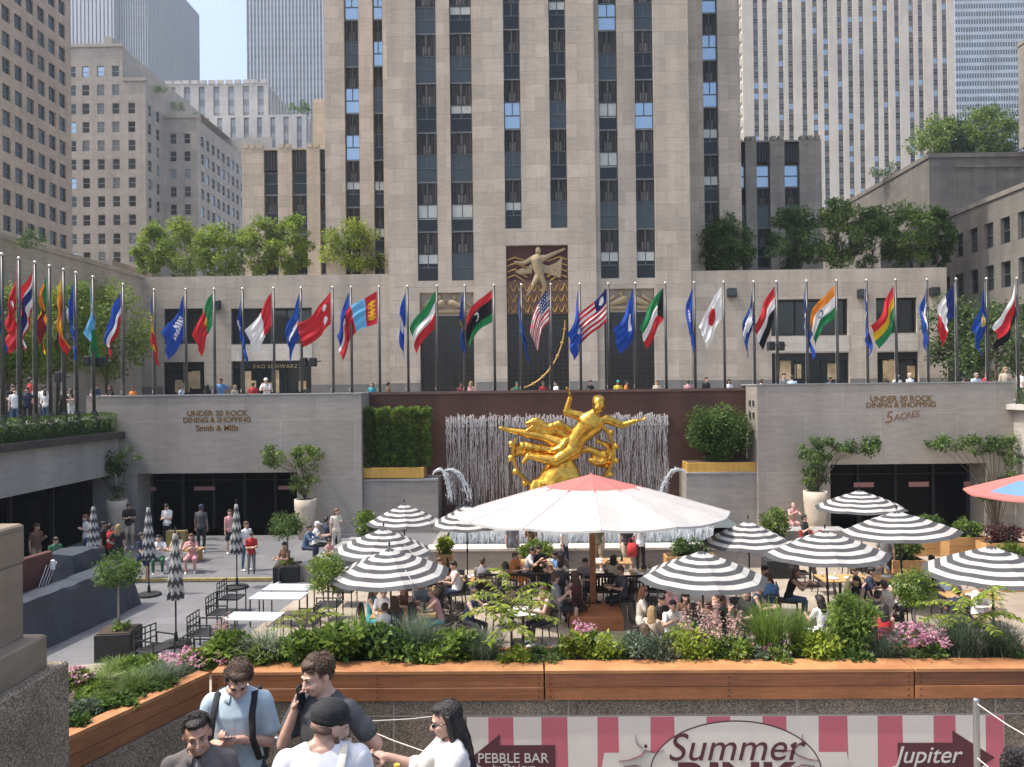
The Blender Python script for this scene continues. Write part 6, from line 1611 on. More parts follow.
def tunis(u, v): return 'white' if disc(u, v, .5, .5, .2) and not disc(u, v, .52, .5, .14) else 'red'
def liberia(u, v): return ('white' if disc(u, v, .2, .22, .12) else 'navy') if u < .4 and v < .45 else ('red' if int(v * 11) % 2 == 0 else 'white')
def flag_mesh(fn, L, Hh, th, ph, droop, seed, nu=46, nv=30):
    rg = random.Random(seed); V = []; c, s = math.cos(th), math.sin(th); f1 = rg.uniform(1.2, 1.7); p1 = rg.uniform(0, 6.28); p2 = rg.uniform(0, 6.28)
    for j in range(nv + 1):
        for i in range(nu + 1):
            u, v = i / nu, j / nv
            thu = th + (.25 * math.sin(u * 2.2 + p2) * u)
            c, s = math.cos(thu), math.sin(thu)
            x = -u * L * c * (1 - .12 * droop); z = -u * L * s
            w = Hh * v * (1 - .14 * droop * min(1, u * 2))
            hx, hz = -.0 + .52 * s * min(1, u * 1.6) * (1 - .5 * droop), -1 + .45 * s * min(1, u * 1.6) * (1 - droop)
            x += hx * w * .6; z += hz * w
            k = min(1, u * 2.5)
            y = k * (.13 * math.sin(6.28 * (f1 * u + .35 * v) + p1) + .10 * droop * math.sin(6.28 * (1.6 * v + .5 * u) + p2) + .035 * math.sin(6.28 * (2.9 * v - .8 * u) + p1))
            x += k * .06 * droop * math.sin(6.28 * 1.5 * v + p1)
            V.append((x, y, z))
    names = []; Q, M = [], []
    for j in range(nv):
        for i in range(nu):
            n = fn((i + .5) / nu, (j + .5) / nv)
            if n not in names: names.append(n)
            a = j * (nu + 1) + i; Q.append((a, a + 1, a + nu + 2, a + nu + 1)); M.append(names.index(n))
    return np_mesh('flag', np.array(V), np.array(Q), [fcol(n) for n in names], M, True)
POLEM = mat('pole_bronze', (.075, .072, .068), .4, .6, var=.2, scale=4)
def make_pole(h):
    t = thing('flagpole', '-', 'flagpole', (0, 0, 0), 0, 'flagpoles round the sunken plaza')
    mb = MB(); mb.lathe([(.062, 0), (.058, h * .5), (.044, h)], 12); mb.build('pole', POLEM, t, smooth=True)
    mb = MB(); mb.ellipsoid((0, 0, h + .06), (.06, .06, .06), 12, 8); mb.lathe([(.03, h), (.03, h + .03)], 8); mb.build('finial', mat('finial_silver', (.62, .6, .55), .3, .8), t, smooth=True)
    mb = MB(); mb.lathe([(.16, 0), (.16, .1), (.12, .16), (.1, .5)], 14); mb.build('base', POLEM, t)
    mb = MB(); mb.tube([(-.1, -.02, 1.2), (-.09, -.02, h - .1)], .008, 4); mb.box(-.12, -.08, -.04, .0, 1.15, 1.3); mb.build('halyard', STEEL, t)
    return t
PH = 5.75
pole0 = make_pole(PH); pkm = kidmap_of(pole0)
def st_(d): return d
FR_ = [
 (155, v3('blue', 'yellow', 'red'), 'blue yellow and red striped flag hanging limp at the left corner of the far row', 80, 1.0),
 (186.5, state(3), None, 72, .9), (215, port, 'green and red flag with a small yellow disc, left of the toy store windows', 52, .25),
 (243.5, state(0), None, 80, 1.0), (274.5, malta, 'red and white halved flag blowing in front of the toy store', 50, .3), (302, state(5), None, 78, 1.0),
 (333.5, nepal, 'red flag with two white emblems and ragged lower edge', 44, .3), (352, state(4), None, 62, .7), (380, mongol, 'red and sky blue flag with a yellow emblem', 32, .2),
 (408.5, state(1), None, 66, .6), (438, h3('green', 'white', 'red'), 'green white and red flag over the left bronze doorway', 62, .6), (466, state(2), None, 72, .8),
 (495, libya, 'red black and green flag with a small white crescent', 40, .35), (522.5, state(2), None, 82, 1.0), (552, usf, 'striped red and white flag with a star spangled navy canton, before the relief', 50, .12),
 (581, state(0), None, 80, .9), (609.5, liberia, 'striped red and white flag with a single star canton, right of the central doorway', 52, .35), (636.5, state(1), None, 68, .6),
 (666.5, kuwait, 'green white and red flag with a black wedge', 46, .3), (695.5, state(3), None, 72, .8), (725, japan, 'white flag with a red disc', 48, .15),
 (755, state(5), None, 82, 1.0), (778, h3('red', 'white', 'black'), 'red white and black striped flag left of the right shop windows', 52, .35), (808, state(0), None, 80, 1.0),
 (838, india, 'orange white and green flag with a navy wheel', 48, .25), (868, state(1), None, 82, 1.0), (897, h3('red', 'yellow', 'green'), 'red yellow and green striped flag', 60, .45), (928.5, state(5), None, 84, 1.0),
 (957.5, v3('navy', 'white', 'red'), 'navy white and red upright striped flag', 52, .25), (988, state(2), None, 82, .9), (1018.5, h3('white', 'red', 'black'), 'white red and black flag at the right edge', 70, .8),
]
LR_ = [(3, state(2), None, 80, .9), (20, tunis, 'plain red flag with a white crescent in the near left row', 72, .7), (36, thai, 'navy white and red banded flag in the near left row', 68, .6), (50.5, lanka, 'maroon green and yellow flag in the near left row', 66, .6), (64.5, h3('yellow', 'orange', 'red'), 'golden yellow flag with a red lower band', 78, .8), (77, state(0), None, 72, .9), (94, lambda u, v: 'sky' if v < .5 else ('white' if v < .66 else 'green'), 'pale blue flag with green edge in the near left row', 84, 1.0), (124, state(4), None, 70, .7)]
def desc_short(lb): return lb.split(',')[0].replace(' hanging limp at the left corner of the far row', '').replace(' in the near left row', '').replace(' blowing in front of the toy store', '').replace(' over the left bronze doorway', '').replace(' left of the right shop windows', '').replace(' at the right edge', '')
SHORT = {id(f[1]): n for f, n in zip([f for f in LR_ + FR_ if f[2]], ['red crescent', 'navy banded', 'maroon', 'golden', 'pale blue', 'blue yellow red', 'green red', 'halved', 'ragged red', 'sky red', 'green white red', 'black crescent', 'star spangled', 'single star', 'black wedge', 'red disc', 'red white black', 'wheel', 'red yellow green', 'navy white red', 'white red black'])}
ALLF = [('L', *f) for f in LR_] + [('F', *f) for f in FR_]
for i, (row, px, fn, lb, ang, dr) in enumerate(ALLF):
    if row == 'F': Y = 34.35; x = XA(px, Y, 383)
    else: x = -17.12; Y = 17.12 * F / (525 - px + 4)
    if row == 'L': x = XA(px, Y, 390)
    if lb is None:
        kind = ('with pale ring', 'with white disc', 'with gold emblem', 'with upright emblem', 'with red band', 'with a white cross')[[c for c in range(6) if fn.__closure__ and fn.__closure__[0].cell_contents == c][0]] if fn.__closure__ else ''
        a = next((SHORT[id(ALLF[j][2])] for j in range(i - 1, -1, -1) if ALLF[j][3]), None); b = next((SHORT[id(ALLF[j][2])] for j in range(i + 1, len(ALLF)) if ALLF[j][3]), None)
        lb = f'blue flag {kind} between the {a} and {b} flags' if a else f'blue flag {kind} left of the {b} flag'
    o = pole0 if i == 0 else copy_tree(pole0, pkm)
    o.location = (x, Y, ST); o['label'] = 'dark flagpole of the ' + ' '.join(desc_short(lb).split()[:12])
    L, Hh = (2.1, 1.45) if row == 'F' else (2.05, 1.4)
    fo = link('flag', flag_mesh(fn, L, Hh, R(ang), 0, dr, i * 7 + 1), None, (x - .075, Y - .01, ST + PH - .12), 0, lb, 'flag', 'flags flying round the sunken plaza')
for px, py, w in ((285, 363, .2), (302, 366, .2), (182, 377, .28)):
    pass
def speaker(px, py, Y, lb):
    p = P(px, py, Y); t = thing('flood_lamp', lb, 'lamp', p); mb = MB(); mb.bbox(-.15, .15, -.16, .16, -.2, .2, .04); mb.build('housing', BLACK_M, t); mb = MB(); mb.box(-.11, .11, -.17, -.161, -.15, .15); mb.build('lens', BLACK, t); mb = MB(); mb.tube([(0, .16, 0), (.3, .18, .05)], .03, 6); mb.build('bracket', BLACK, t)
speaker(88, 361, 30.4, 'left one of the paired black floodlights clamped to a pole of the near left row'); speaker(101, 362, 30.6, 'right one of the paired black floodlights clamped to a pole of the near left row'); speaker(60, 377, 28.9, 'single black floodlight low on a pole of the near left row')
speaker(771, 346, 34.2, 'left one of the paired black floodlights on a pole before the right shop window'); speaker(780.5, 346, 34.2, 'right one of the paired black floodlights on a pole before the right shop window'); speaker(304, 362, 34.2, 'left one of the paired floodlights on a pole before the toy store'); speaker(313, 362, 34.2, 'right one of the paired floodlights on a pole before the toy store')
GARD = 'trees on the rooftop garden of the left wing'
LF_BY = [LF_B[1], LF_B[2], LF_Y[1]]
zr_ = ZA(200, 276, 55.3) - .5
for i, (px, yt, rad, lb, mats) in enumerate(((152, 221, 1.25, 'slender pale green rooftop tree at the left end of the left wing', LF_B), (187, 219, 1.9, 'fullest pale green rooftop tree of the left wing', LF_B), (222, 221, 1.8, 'pale green rooftop tree behind the portion of wall above the store sign', LF_B), (259, 217, 1.45, 'loose pale green rooftop tree left of the topmost right one on the left wing', LF_B), (293, 213, 1.35, 'tall pale green rooftop tree against the fluted brown block', LF_B), (357, 229, 2.0, 'bright lime green rooftop tree touching the main tower', LF_Y))):
    Y = 59.5; tree('rooftop_tree', lb, 'tree', (XA(px, Y, 250), Y - (1.9 if px == 357 else 0), zr_), ZA(px, yt, Y) - zr_, rad * 1.08, 1.0, LF_BY if mats is LF_B else mats, 20 + i, .2, 52, 115, GARD, BARK_L, .09, .25)
GARR = 'trees on the rooftop garden of the right wing'
for i, (px, yt, rad, lb, mats) in enumerate(((719, 219, 2.0, 'dense dark green round rooftop tree just right of the main tower', LF_A), (795, 205, 2.2, 'dark loose rooftop tree before the dark fluted block', LF_A), (838, 198, 2.2, 'open rooftop tree in the middle of the right wing', LF_B), (872, 206, 2.0, 'dark rooftop tree with paler tips right of the middle one', LF_A), (905, 203, 2.3, 'pale topped open rooftop tree on the right wing', LF_B), (938, 208, 1.3, 'thin rooftop tree at the right end of the right wing', LF_A))):  # two trees take the lighter leaves: sunlight put into the leaf colour
    Y = 60.0; tree('rooftop_tree', lb, 'tree', (XA(px, Y, 250), Y - (1.4 if px == 719 else 0), zr_), ZA(px, yt, Y) - zr_, rad, (.2 if px == 719 else 1.0), mats, 40 + i, .2, 120 if px == 719 else 56, 150 if px == 719 else 125, GARR, BARK, .09, .3, 1, .75, .33 if px == 719 else .25)
for i, (px, yt) in enumerate(((935, 118), (958, 112), (982, 106), (1006, 104))):
    Y = 96; tree('grove_tree', ('leftmost low tree of the grove on the grey service block', 'second tree from the left in the grove on the grey service block', 'third tree from the left in the grove on the grey service block', 'tallest tree at the right end of the grove on the grey service block')[i], 'tree', (XA(px, Y, 140), Y + (i % 2) * 1.5, z3), ZA(px, yt, Y) - z3, 3.0, .3, LF_A if i % 2 else LF_B, 60 + i, .3, 50, 110, 'trees of the high grove on the service block', BARK, .12, .1)  # every other grove tree gets lighter leaves in place of sunlight
for i, (px, py, Y, s, lb, base) in enumerate(((160, 90, 143, 1.3, 'small green shrub on the upper terrace of the stepped buff block', None), (178, 107, 150, 1.4, 'green shrub on the middle terrace of the stepped buff block', None), (195, 117, 152, 1.1, 'green shrub on the lowest terrace of the stepped buff block', None), (300, 108, 140, 2.0, 'small rooftop tree above the pale setback block', None), (30, 240, 41, .8, 'dark shrub on top of the low left street wall', None), (884, 172, 100, 1.6, 'dark shrub on the sloping roof edge of the service block', None))):
    p = P(px, py, Y); plant('roof_shrub', lb, 'shrub', (p.x, p.y, p.z - s * .5), [('foliage', bush_mesh(80 + i, s * 1.2, s, s * 1.2, LF_A if i < 4 else LF_D, s * .13, 16, 60))])
for i, (px, Y, h, rad, cz_, lb) in enumerate(((8, 37.5, 6.3, 2.0, 1.8, 'pale green street tree behind the flags at the far left edge'), (58, 41, 7.2, 2.3, 2.0, 'pale green street tree behind the golden yellow flag'), (108, 49, 8.2, 2.9, 2.2, 'pale green street tree left of the left wing'))):
    tree('street_tree', lb, 'tree', (XA(px, Y), Y, ST), h, rad, cz_, LF_BY, 90 + i, .19, 60, 130, 'street trees behind the left flags', BARK, .12, .15)
for i, (px, Y, h, rad, cz_, mats, lb) in enumerate(((957, 50, 6.8, 2.2, 1.8, LF_D, 'dark green street tree behind the navy white and red flag'), (997, 47, 6.2, 2.4, 1.5, LF_D, 'dark green street tree at the far right behind the flags'))):
    tree('street_tree', lb, 'tree', (XA(px, Y), Y, ST), h, rad, cz_, mats, 95 + i, .2, 50, 120, 'street trees behind the right flags', BARK, .12, .15)
hedge('clipped_hedge', 'long low clipped hedge on the ledge of the left side wall', XL - .95, XL + .02, 14, YW - .1, HZ + .26, HZ + 1.02, LF_A, 3, leaf=.06, dens=420)
hx0, hx1 = XA(362, YW + .7), XA(428, YW + .7)
gz = ZA(395, 480, YW + .3) + .085; gz1 = ZA(395, 467.5, YW + .3)
def gold_box(px0, px1, z0, z1, lb):
    x0, x1 = XA(px0, YW + .3, 475), XA(px1, YW + .3, 475); t = thing('planter_box', lb, 'planter', ((x0 + x1) / 2, YW + .8, z0)); w = (x1 - x0) / 2
    mb = MB(); mb.bbox(-w, w, -.5, .5, 0, z1 - z0, .015); mb.build('trough', GOLD_PAINT, t); mb = MB(); mb.box(-w + .06, w - .06, -.44, .44, z1 - z0 + .001, z1 - z0 + .02); mb.build('soil', SOIL, t)
gold_box(361.8, 424, gz, gz1, 'gold painted trough under the clipped hedge, left of the fountain')
hedge('clipped_hedge', 'tall clipped evergreen hedge in the gold trough left of the fountain', hx0, hx1, YW + .35, YW + 1.25, gz1 + .02, ZA(395, 408.5, YW + .4), LF_B, 4, leaf=.10, dens=1000, lobes=4.5, wob=.1)
gz2 = ZA(720, 474, YW + .3) + .085; gz3 = ZA(720, 462.5, YW + .3)
gold_box(687, 756, gz2, gz3, 'gold painted trough under the rounded shrub, right of the fountain')
x = XA(719, YW + .8, 430)
plant('rounded_shrub', 'big rounded leafy shrub in the gold trough right of the fountain', 'shrub', (x, YW + .8, gz3), [('foliage', bush_mesh(5, 1.5, .66, ZA(719, 403, YW + .8) - gz3 + .1, LF_A, .10, 90, 170, clr=.34)), ('stems', stems_mesh(5, 1.6, .9, 8, .02))])
URN = mat('urn_stone', (.50, .42, .33), .8, var=.12, scale=4, bump=.2)
def urn(px, pyt, pyb, Y, w, lb):
    z1 = ZA(px, pyt, Y); t = thing('stone_urn', lb, 'urn', (XA(px, Y, 500), Y, 0.004), 0, 'pale stone urns at the entrances')
    mb = MB(); h = z1; mb.lathe([(w * .32, 0), (w * .42, h * .35), (w * .5, h * .8), (w * .5, h), (w * .44, h), (w * .42, h - .08)], 24, capt=True); mb.build('urn_body', URN, t, smooth=True)
    mb = MB(); mb.lathe([(w * .42, h - .07), (w * .4, h - .03)], 16); mb.build('soil', SOIL, t); return z1
def trail(name, lb, px, Y, z, parts, seed, mats=LF_A):
    rng = np.random.default_rng(seed); V = []; t = thing(name, lb, 'shrub', (XA(px, Y, 470), Y, z)); x0 = t.location.x
    cl = []
    for (ax_, ay, aw, ah, n) in parts:
        for i in range(n):
            p = P(ax_ + rng.uniform(-aw, aw), ay + rng.uniform(-ah, ah), Y); cl.append((p.x - x0, rng.normal(0, .15) + (.1 if Y > YW - .6 else 0) * 0, p.z - z, .26 * rng.uniform(.6, 1.2)))
    pts, d, idx = clump_points(rng, cl, 80, .2); pts[:, 1] = np.minimum(pts[:, 1], YW - Y - .03)
    v, q = leaves(rng, pts, .10, .5, .55, .25, d * .6 + np.array([0, 0, -.5])); m = np.clip(rng.integers(0, 3, len(cl))[idx] + rng.integers(-1, 2, len(idx)), 0, 2)
    leaf_obj('foliage', v, q, m, mats, t); mb = MB()
    for c in cl[::3]: mb.tube([(0, 0, -.1), (c[0] * .4, c[1], c[2] * .6 + .2), (c[0], c[1], c[2])], [.02, .014, .006], 5)
    mb.build('stems', BARK, t)
zu = urn(305.5, 499, 522, 31.0, .88, 'pale stone urn right of the left entrance'); trail('trailing_shrub', 'bright arching shrub growing from the urn right of the left entrance', 305, 31.2, zu, ((290, 455, 24, 9, 18), (308, 465, 14, 16, 14), (303, 486, 8, 9, 6), (268, 455, 6, 4, 2)), 11, LF_B)
zu = urn(117, 500, 521, 30.6, .8, 'pale stone urn left of the left entrance'); trail('trailing_shrub', 'dark straggling vine growing from the urn left of the left entrance', 117, 31.0, zu, ((92, 459, 22, 6, 10), (110, 466, 12, 10, 8), (128, 452, 9, 5, 4), (117, 488, 4, 12, 3)), 12, LF_A)
zu = urn(815.5, 491, 517, 31.0, .92, 'large pale stone urn left of the right entrance'); trail('trailing_shrub', 'leafy creeper spilling from the large urn and along the right entrance', 815, 31.3, zu, ((815, 448, 13, 9, 16), (815, 472, 11, 16, 20), (848, 447, 20, 5, 12), (875, 444, 12, 7, 10)), 13, LF_A)
trail('trailing_shrub', 'climbing greenery along the wall right of the lettered right entrance', 995, 31.4, 0.0, ((935, 443, 9, 4, 5), (960, 443, 22, 5, 12), (995, 445, 22, 8, 16), (1010, 468, 10, 18, 14), (995, 490, 10, 7, 8)), 14, LF_A)
hedge('clipped_hedge', 'short hedge on top of the right side wall at the right edge', XR - .1, XR + 1.2, 20, YW - .3, 5.0, 5.75, LF_A, 15, leaf=.06, dens=300)
g = G(119, 656); topiary('clipped round tree in a black square pot, nearest the draped stage', (g.x, g.y, 0), .78, .60, .85, .56, .92, 31, LF_A)
g = G(288, 580); topiary('round clipped tree in a black pot at the near end of the stone bench', (g.x, g.y, 0), .80, .5, .75, .62, .95, 32, LF_A)
topiary('light green clipped tree behind the broad leaved planter shrubs, left of the front striped umbrella', (XA(328, 16.4, 570), 16.4, 0), .6, .5, 1.15, .52, .85, 33, LF_B)
topiary('dense round clipped tree behind the pink flowers on the right of the terrace', (XA(914, 15.6, 580), 15.6, 0), .6, .5, .95, .44, .85, 34, LF_B)
g = G(356, 560); plant('potted_shrub', 'round bright shrub at the far end of the stone bench', 'shrub', (g.x, 29.0, 0), [('foliage', bush_mesh(35, .55, .5, 1.0, LF_B, .09, 26, 80, z0=.5)), ('stems', stems_mesh(35, .9, .3)), ('pot', (lambda m: (m.bbox(-.3, .3, -.3, .3, 0, .55, .01), m.mesh('pot', BLACK_M))[1])(MB()))])
plant('potted_shrub', 'round bright shrub left of the seated pair near the right entrance', 'shrub', (XA(774, 28.6, 518), 28.6, 0), [('foliage', bush_mesh(36, .6, .5, 1.1, LF_B, .09, 26, 90, z0=.45)), ('stems', stems_mesh(36, .9, .3)), ('pot', (lambda m: (m.bbox(-.3, .3, -.3, .3, 0, .55, .01), m.mesh('pot', BLACK_M))[1])(MB()))])
mb = MB(); mb.bbox(-.5, .5, -.3, .3, 0, .55, .01); o = mb.build('planter_box', BLACK_M); o.location = (XA(780, 24.3, 570), 24.3, 0.004); tag(o, 'plain dark square planter box on the terrace below the bright round shrub', 'planter')
def cp(px, py, Y, w, h, lb, seed, mats=LF_A, pl='mix', d=.55):
    x = XA(px, Y, py); crate_planter(x, Y, w, d, h, lb, group='wooden planter boxes on the terrace')
    plant('planter_greenery', 'leafy planting in the ' + ' '.join(lb.replace('wooden ', '').split()[:12]), 'plants', (x, Y, h - .04), [('foliage', bush_mesh(seed, w * .5, d * .5, .55, mats, .09, 22, 70)), ('blades', grass_mesh(seed, .6, w * .35, LF_G, 120, .01))])
cp(690, 555, 24.7, 1.6, .62, 'wooden planter box before the basin wall, right of the big parasol pole', 51, LF_A)
cp(536, 545, 24.6, 1.3, .6, 'wooden planter box before the basin wall, behind the diners left of the parasol pole', 52, LF_B)
cp(445, 553, 24.2, .5, .85, 'tall wooden planter box near the left end of the basin wall', 53, LF_Y)
for i, (px, py, Y, w, h, lb, mt) in enumerate(((928, 545, 27.3, 1.35, .82, 'wooden planter box at the left end of the row by the right entrance', LF_A), (965, 548, 26.2, 1.35, .86, 'second wooden planter box in the row by the right entrance', LF_B), (1002, 552, 25.2, 1.35, .86, 'wooden planter box with dark plum foliage in the row by the right entrance', LF_M), (1014, 565, 22.6, 1.1, .8, 'wooden planter box at the right edge below the coral parasol', LF_B), (905, 558, 23.6, 1.0, .7, 'wooden planter box with grassy planting behind the tilting striped umbrella', LF_A))):
    cp(px, py, Y, w, h, lb, 60 + i, mt)
TABS = [(541, 562, .75, 1.2, .8, 'oak table of the diners left of the parasol pole'), (611, 561, .75, 1.2, .8, 'oak table right of the parasol pole'), (810, 560, .75, 1.1, .8, 'far oak table under the middle striped umbrella of the right terrace'), (840, 578, .75, 1.1, .8, 'near oak table under the middle striped umbrella of the right terrace'), (648, 573, .75, 1.0, .8, 'oak table at the left edge of the crowded right umbrella'),
 (405, 612, .75, 1.5, .9, 'oak table of the crowded group under the front left striped umbrella'), (695, 607, .75, 1.5, .9, 'oak table of the crowded group right of the crate base'), (523, 611, .75, .8, .7, 'small pale table behind the yellow green fern shrub'), (478, 578, .75, .8, .7, 'small round group table below the umbrella left of the parasol'), (886, 577, .75, 1.2, .8, 'oak table of the group behind the dense round clipped tree'), (968, 595, .75, 1.2, .8, 'oak table of the pair under the right edge umbrella')]
for i, (px, py, z, w, d, lb) in enumerate(TABS):
    g_ = G(px, py, z); table(g_.x, g_.y, w, d, lb, top=TOPW if i != 7 else WHITE); tableware(g_.x, g_.y, w, 'the ' + lb, i)
WT = mat('white_tabletop', (.55, .58, .60), .35, var=.04, scale=3)
for px, py, w, lb in ((289, 587, 1.25, 'far white topped table among the empty black benches'), (279, 595.5, 1.35, 'middle white topped table among the empty black benches'), (254, 616, 1.25, 'near white topped table among the empty black benches')):
    g_ = G(px, py, .75); table(g_.x, g_.y, w, .62, lb, 'white topped tables on the left of the terrace', WT, -4, 'legs')
MESHM = mat('black_mesh', (.03, .03, .032), .6, .3, var=.3, scale=40)
def make_lounge():
    c = thing('metal_chair', '-', 'chair', (0, 0, 0), 0, 'empty black metal chairs left of the terrace'); w = .3
    mb = MB(); mb.bbox(-w, w, -.28, .28, .40, .43, .006); mb.build('seat', MESHM, c)
    for sx in (-1, 1):
        for y in (-.26, .26): mb = MB(); mb.box(sx * w - .013, sx * w + .013, y - .013, y + .013, 0, .64); mb.build('leg', BLACK, c)
        mb = MB(); mb.box(sx * w - .016, sx * w + .016, -.28, .28, .641, .665); mb.build('armrest', BLACK, c)
    mb = MB()
    for z in (.56, .70, .84): mb.box(-w, w, .265, .29, z, z + .022)
    for k in range(5): x = -w + .6 * k / 4; mb.box(x - .01, x + .01, .27, .288, .43, .86)
    mb.build('backrest', BLACK, c); return c
lc = make_lounge(); lkm = kidmap_of(lc)
for i, (px, py, fz, lb) in enumerate(((155, 648, 70, 'empty black lattice chair nearest the pink flowers'), (205, 632, 88, 'empty black metal chair beside the near white topped table'), (222, 612, 88, 'empty black metal chair left of the middle white topped table'), (232, 597, 88, 'empty black metal chair left of the far white topped table'), (330, 604, -92, 'empty black metal chair behind the light green clipped tree'), (345, 590, -92, 'empty black metal chair right of the far white topped table'), (200, 655, 88, 'empty black metal chair behind the pale plume flower'), (306, 622, -92, 'empty black metal chair right of the near white topped table'))):
    g_ = G(px, py, .42); o = lc if i == 0 else copy_tree(lc, lkm); o['label'] = lb; o.location = (g_.x, g_.y, .004); o.rotation_euler = (0, 0, R(fz))
bn0 = make_bench(2.3); bkm = kidmap_of(bn0)
for i, (px, py, fz, lb) in enumerate(((520, 590, 180, 'black slatted bench left of the wooden umbrella pole, behind the man in grey'), (572, 590, 180, 'black slatted bench directly behind the wooden umbrella pole'), (628, 592, 180, 'black slatted bench right of the wooden umbrella pole'), (646, 604, -100, 'black slatted bench turned sideways beside the crate base'))):
    g_ = G(px, py, .5); o = bn0 if i == 0 else copy_tree(bn0, bkm); o['label'] = lb; o.location = (g_.x, g_.y + (.45 if i < 3 else -.2), .004); o.rotation_euler = (0, 0, R(fz))
sb = thing('stone_bench', 'long diagonal grey stone bench where visitors sit left of the umbrellas', 'bench'); a, b_ = G(300, 581), G(352, 551)
d_ = (b_ - a).normalized(); nn_ = Vector((d_.y, -d_.x, 0)); mb = MB(); prism(mb, Vector((a.x, a.y, 0)), Vector((b_.x, b_.y, 0)), nn_, .8, .004, .46); mb.build('bench_body', GREY_STONE, sb)
mb = MB(); prism(mb, Vector((a.x, a.y, 0)) - d_ * .03 - nn_ * .03, Vector((b_.x, b_.y, 0)) + d_ * .03 - nn_ * .03, nn_, .86, .463, .52); mb.build('bench_top', _M['coping_stone'], sb)
tb = thing('timber_bench', 'low timber bench where two visitors sit before the left entrance', 'bench', (*G(172, 561).xy, 0.0), R(-4)); mb = MB()
for k in range(3): mb.box(-1.1, 1.1, -.3 + k * .2, -.12 + k * .2, .40, .45)
mb.build('seat', PINE, tb)
for sx in (-1, 1): mb = MB(); mb.box(sx * .95 - .05, sx * .95 + .05, -.28, .28, 0, .399); mb.build('leg', PINE, tb)
mb = MB(); mb.box(-.25, .45, .05, .3, .451, 1.05); mb.build('backrest', mat('olive_board', (.16, .13, .05), .7), tb)
TARP = mat('tarpaulin', (.040, .048, .062), .48, var=.25, scale=1.5, bump=.5, bscale=5, spec=.5)
ts = thing('tarpaulin_stage', 'stacked barrier draped in dark grey tarpaulin beside the small potted tree', 'tarpaulin')
def drape(name, x0, x1, y0, y1, z0a, z0b, seed, m=TARP, flare=.25):
    nx, ny = 44, 12; V = []; F_ = []
    prof = [(-flare, 0), (-.03, .55), (0, .93), (.04, 1.0), (.5, 1.02), (.96, 1.0), (1.0, .93), (1.03, .55), (1 + flare * .4, 0)]
    for i in range(nx + 1):
        u = i / nx; x = x0 + (x1 - x0) * u; zt_ = z0a + (z0b - z0a) * u
        for (fy, fz) in prof:
            y = y0 + (y1 - y0) * fy if 0 <= fy <= 1 else (y0 + fy if fy < 0 else y1 + fy - 1)
            n_ = noise.noise(Vector((x * 1.6, y * 1.6, fz * 2 + seed))) * .09 + noise.noise(Vector((x * 5, fz * 4, seed))) * .03
            V.append((x + n_ * .5, y + n_ * (1 if fz < .95 else .2), max(.006, zt_ * fz + n_ * .5 * (fz > .1))))
    k = len(prof)
    for i in range(nx):
        for j in range(k - 1): F_.append((i * k + j, (i + 1) * k + j, (i + 1) * k + j + 1, i * k + j + 1))
    F_.append(tuple(range(k - 1, -1, -1))); F_.append(tuple(nx * k + j for j in range(k)))
    mb = MB(); mb.add(V, [f[::-1] if len(f) == 4 else f for f in F_]); return mb.build(name, m, ts, smooth=False)
ga, gb = G(30, 652), G(134, 604)
ln = math.hypot(gb.x - ga.x, gb.y - ga.y); an = math.atan2(gb.y - ga.y, gb.x - ga.x)
o = drape('tarpaulin', -1.5, ln, 0, .75, 1.15, 1.2, 3); o.location = (ga.x, ga.y, 0); o.rotation_euler = (0, 0, an)
o = drape('tarpaulin', ln * .68, ln * 1.0, .9, 1.9, 1.62, 1.62, 5); o.location = (ga.x, ga.y, 0); o.rotation_euler = (0, 0, an)
mb = MB(); mb.bbox(-.6, ln * .52, 1.0, 1.2, 0, 1.9, .02); o = mb.build('side_panel', mat('rust_panel', (.09, .03, .025), .6, var=.3, scale=4), ts); o.location = (ga.x, ga.y, 0); o.rotation_euler = (0, 0, an)
fl = thing('folded_trolley', 'pale folded trolley frame leaning behind the tarpaulin', 'trolley', (ga.x + math.cos(an) * ln * .42 - math.sin(an) * .85, ga.y + math.sin(an) * ln * .42 + math.cos(an) * .85, 1.0), an)
mb = MB()
for k in range(4): mb.tube([(-.5 + k * .1, 0, -.2), (.1 + k * .12, .1, .6)], .014, 6)
mb.build('frame', STEEL, fl); mb = MB(); mb.bbox(.2, .3, 0, .1, .45, .7, .02); mb.build('handle', WHITE, fl)
mb = MB(); t = thing('striped_barrier', 'small red and white striped board by the seated pair at the right', 'board', (XA(813, 28, 533), 28, 0.004))
for k in range(6): mb.box(-.5 + k / 6, -.5 + (k + 1) / 6, -.03, .03, .1, .75, k % 2)
mb.build('panel', [mat('red_board', (.45, .05, .05), .6), WHITE], t); mb = MB(); mb.box(-.45, -.4, -.2, .2, 0, .099); mb.box(.4, .45, -.2, .2, 0, .099); mb.build('foot', BLACK, t)
mb = MB(); t = thing('stone_bench', 'grey stone bench by the large urn left of the right entrance', 'bench', (XA(800, 29.6, 525), 29.6, .004)); mb.box(-1.3, 1.6, -.4, .4, 0, .45); mb.build('bench_body', GREY_STONE, t); mb = MB(); mb.box(-1.33, 1.63, -.43, .43, .453, .51); mb.build('bench_top', _M['coping_stone'], t)
U = ST
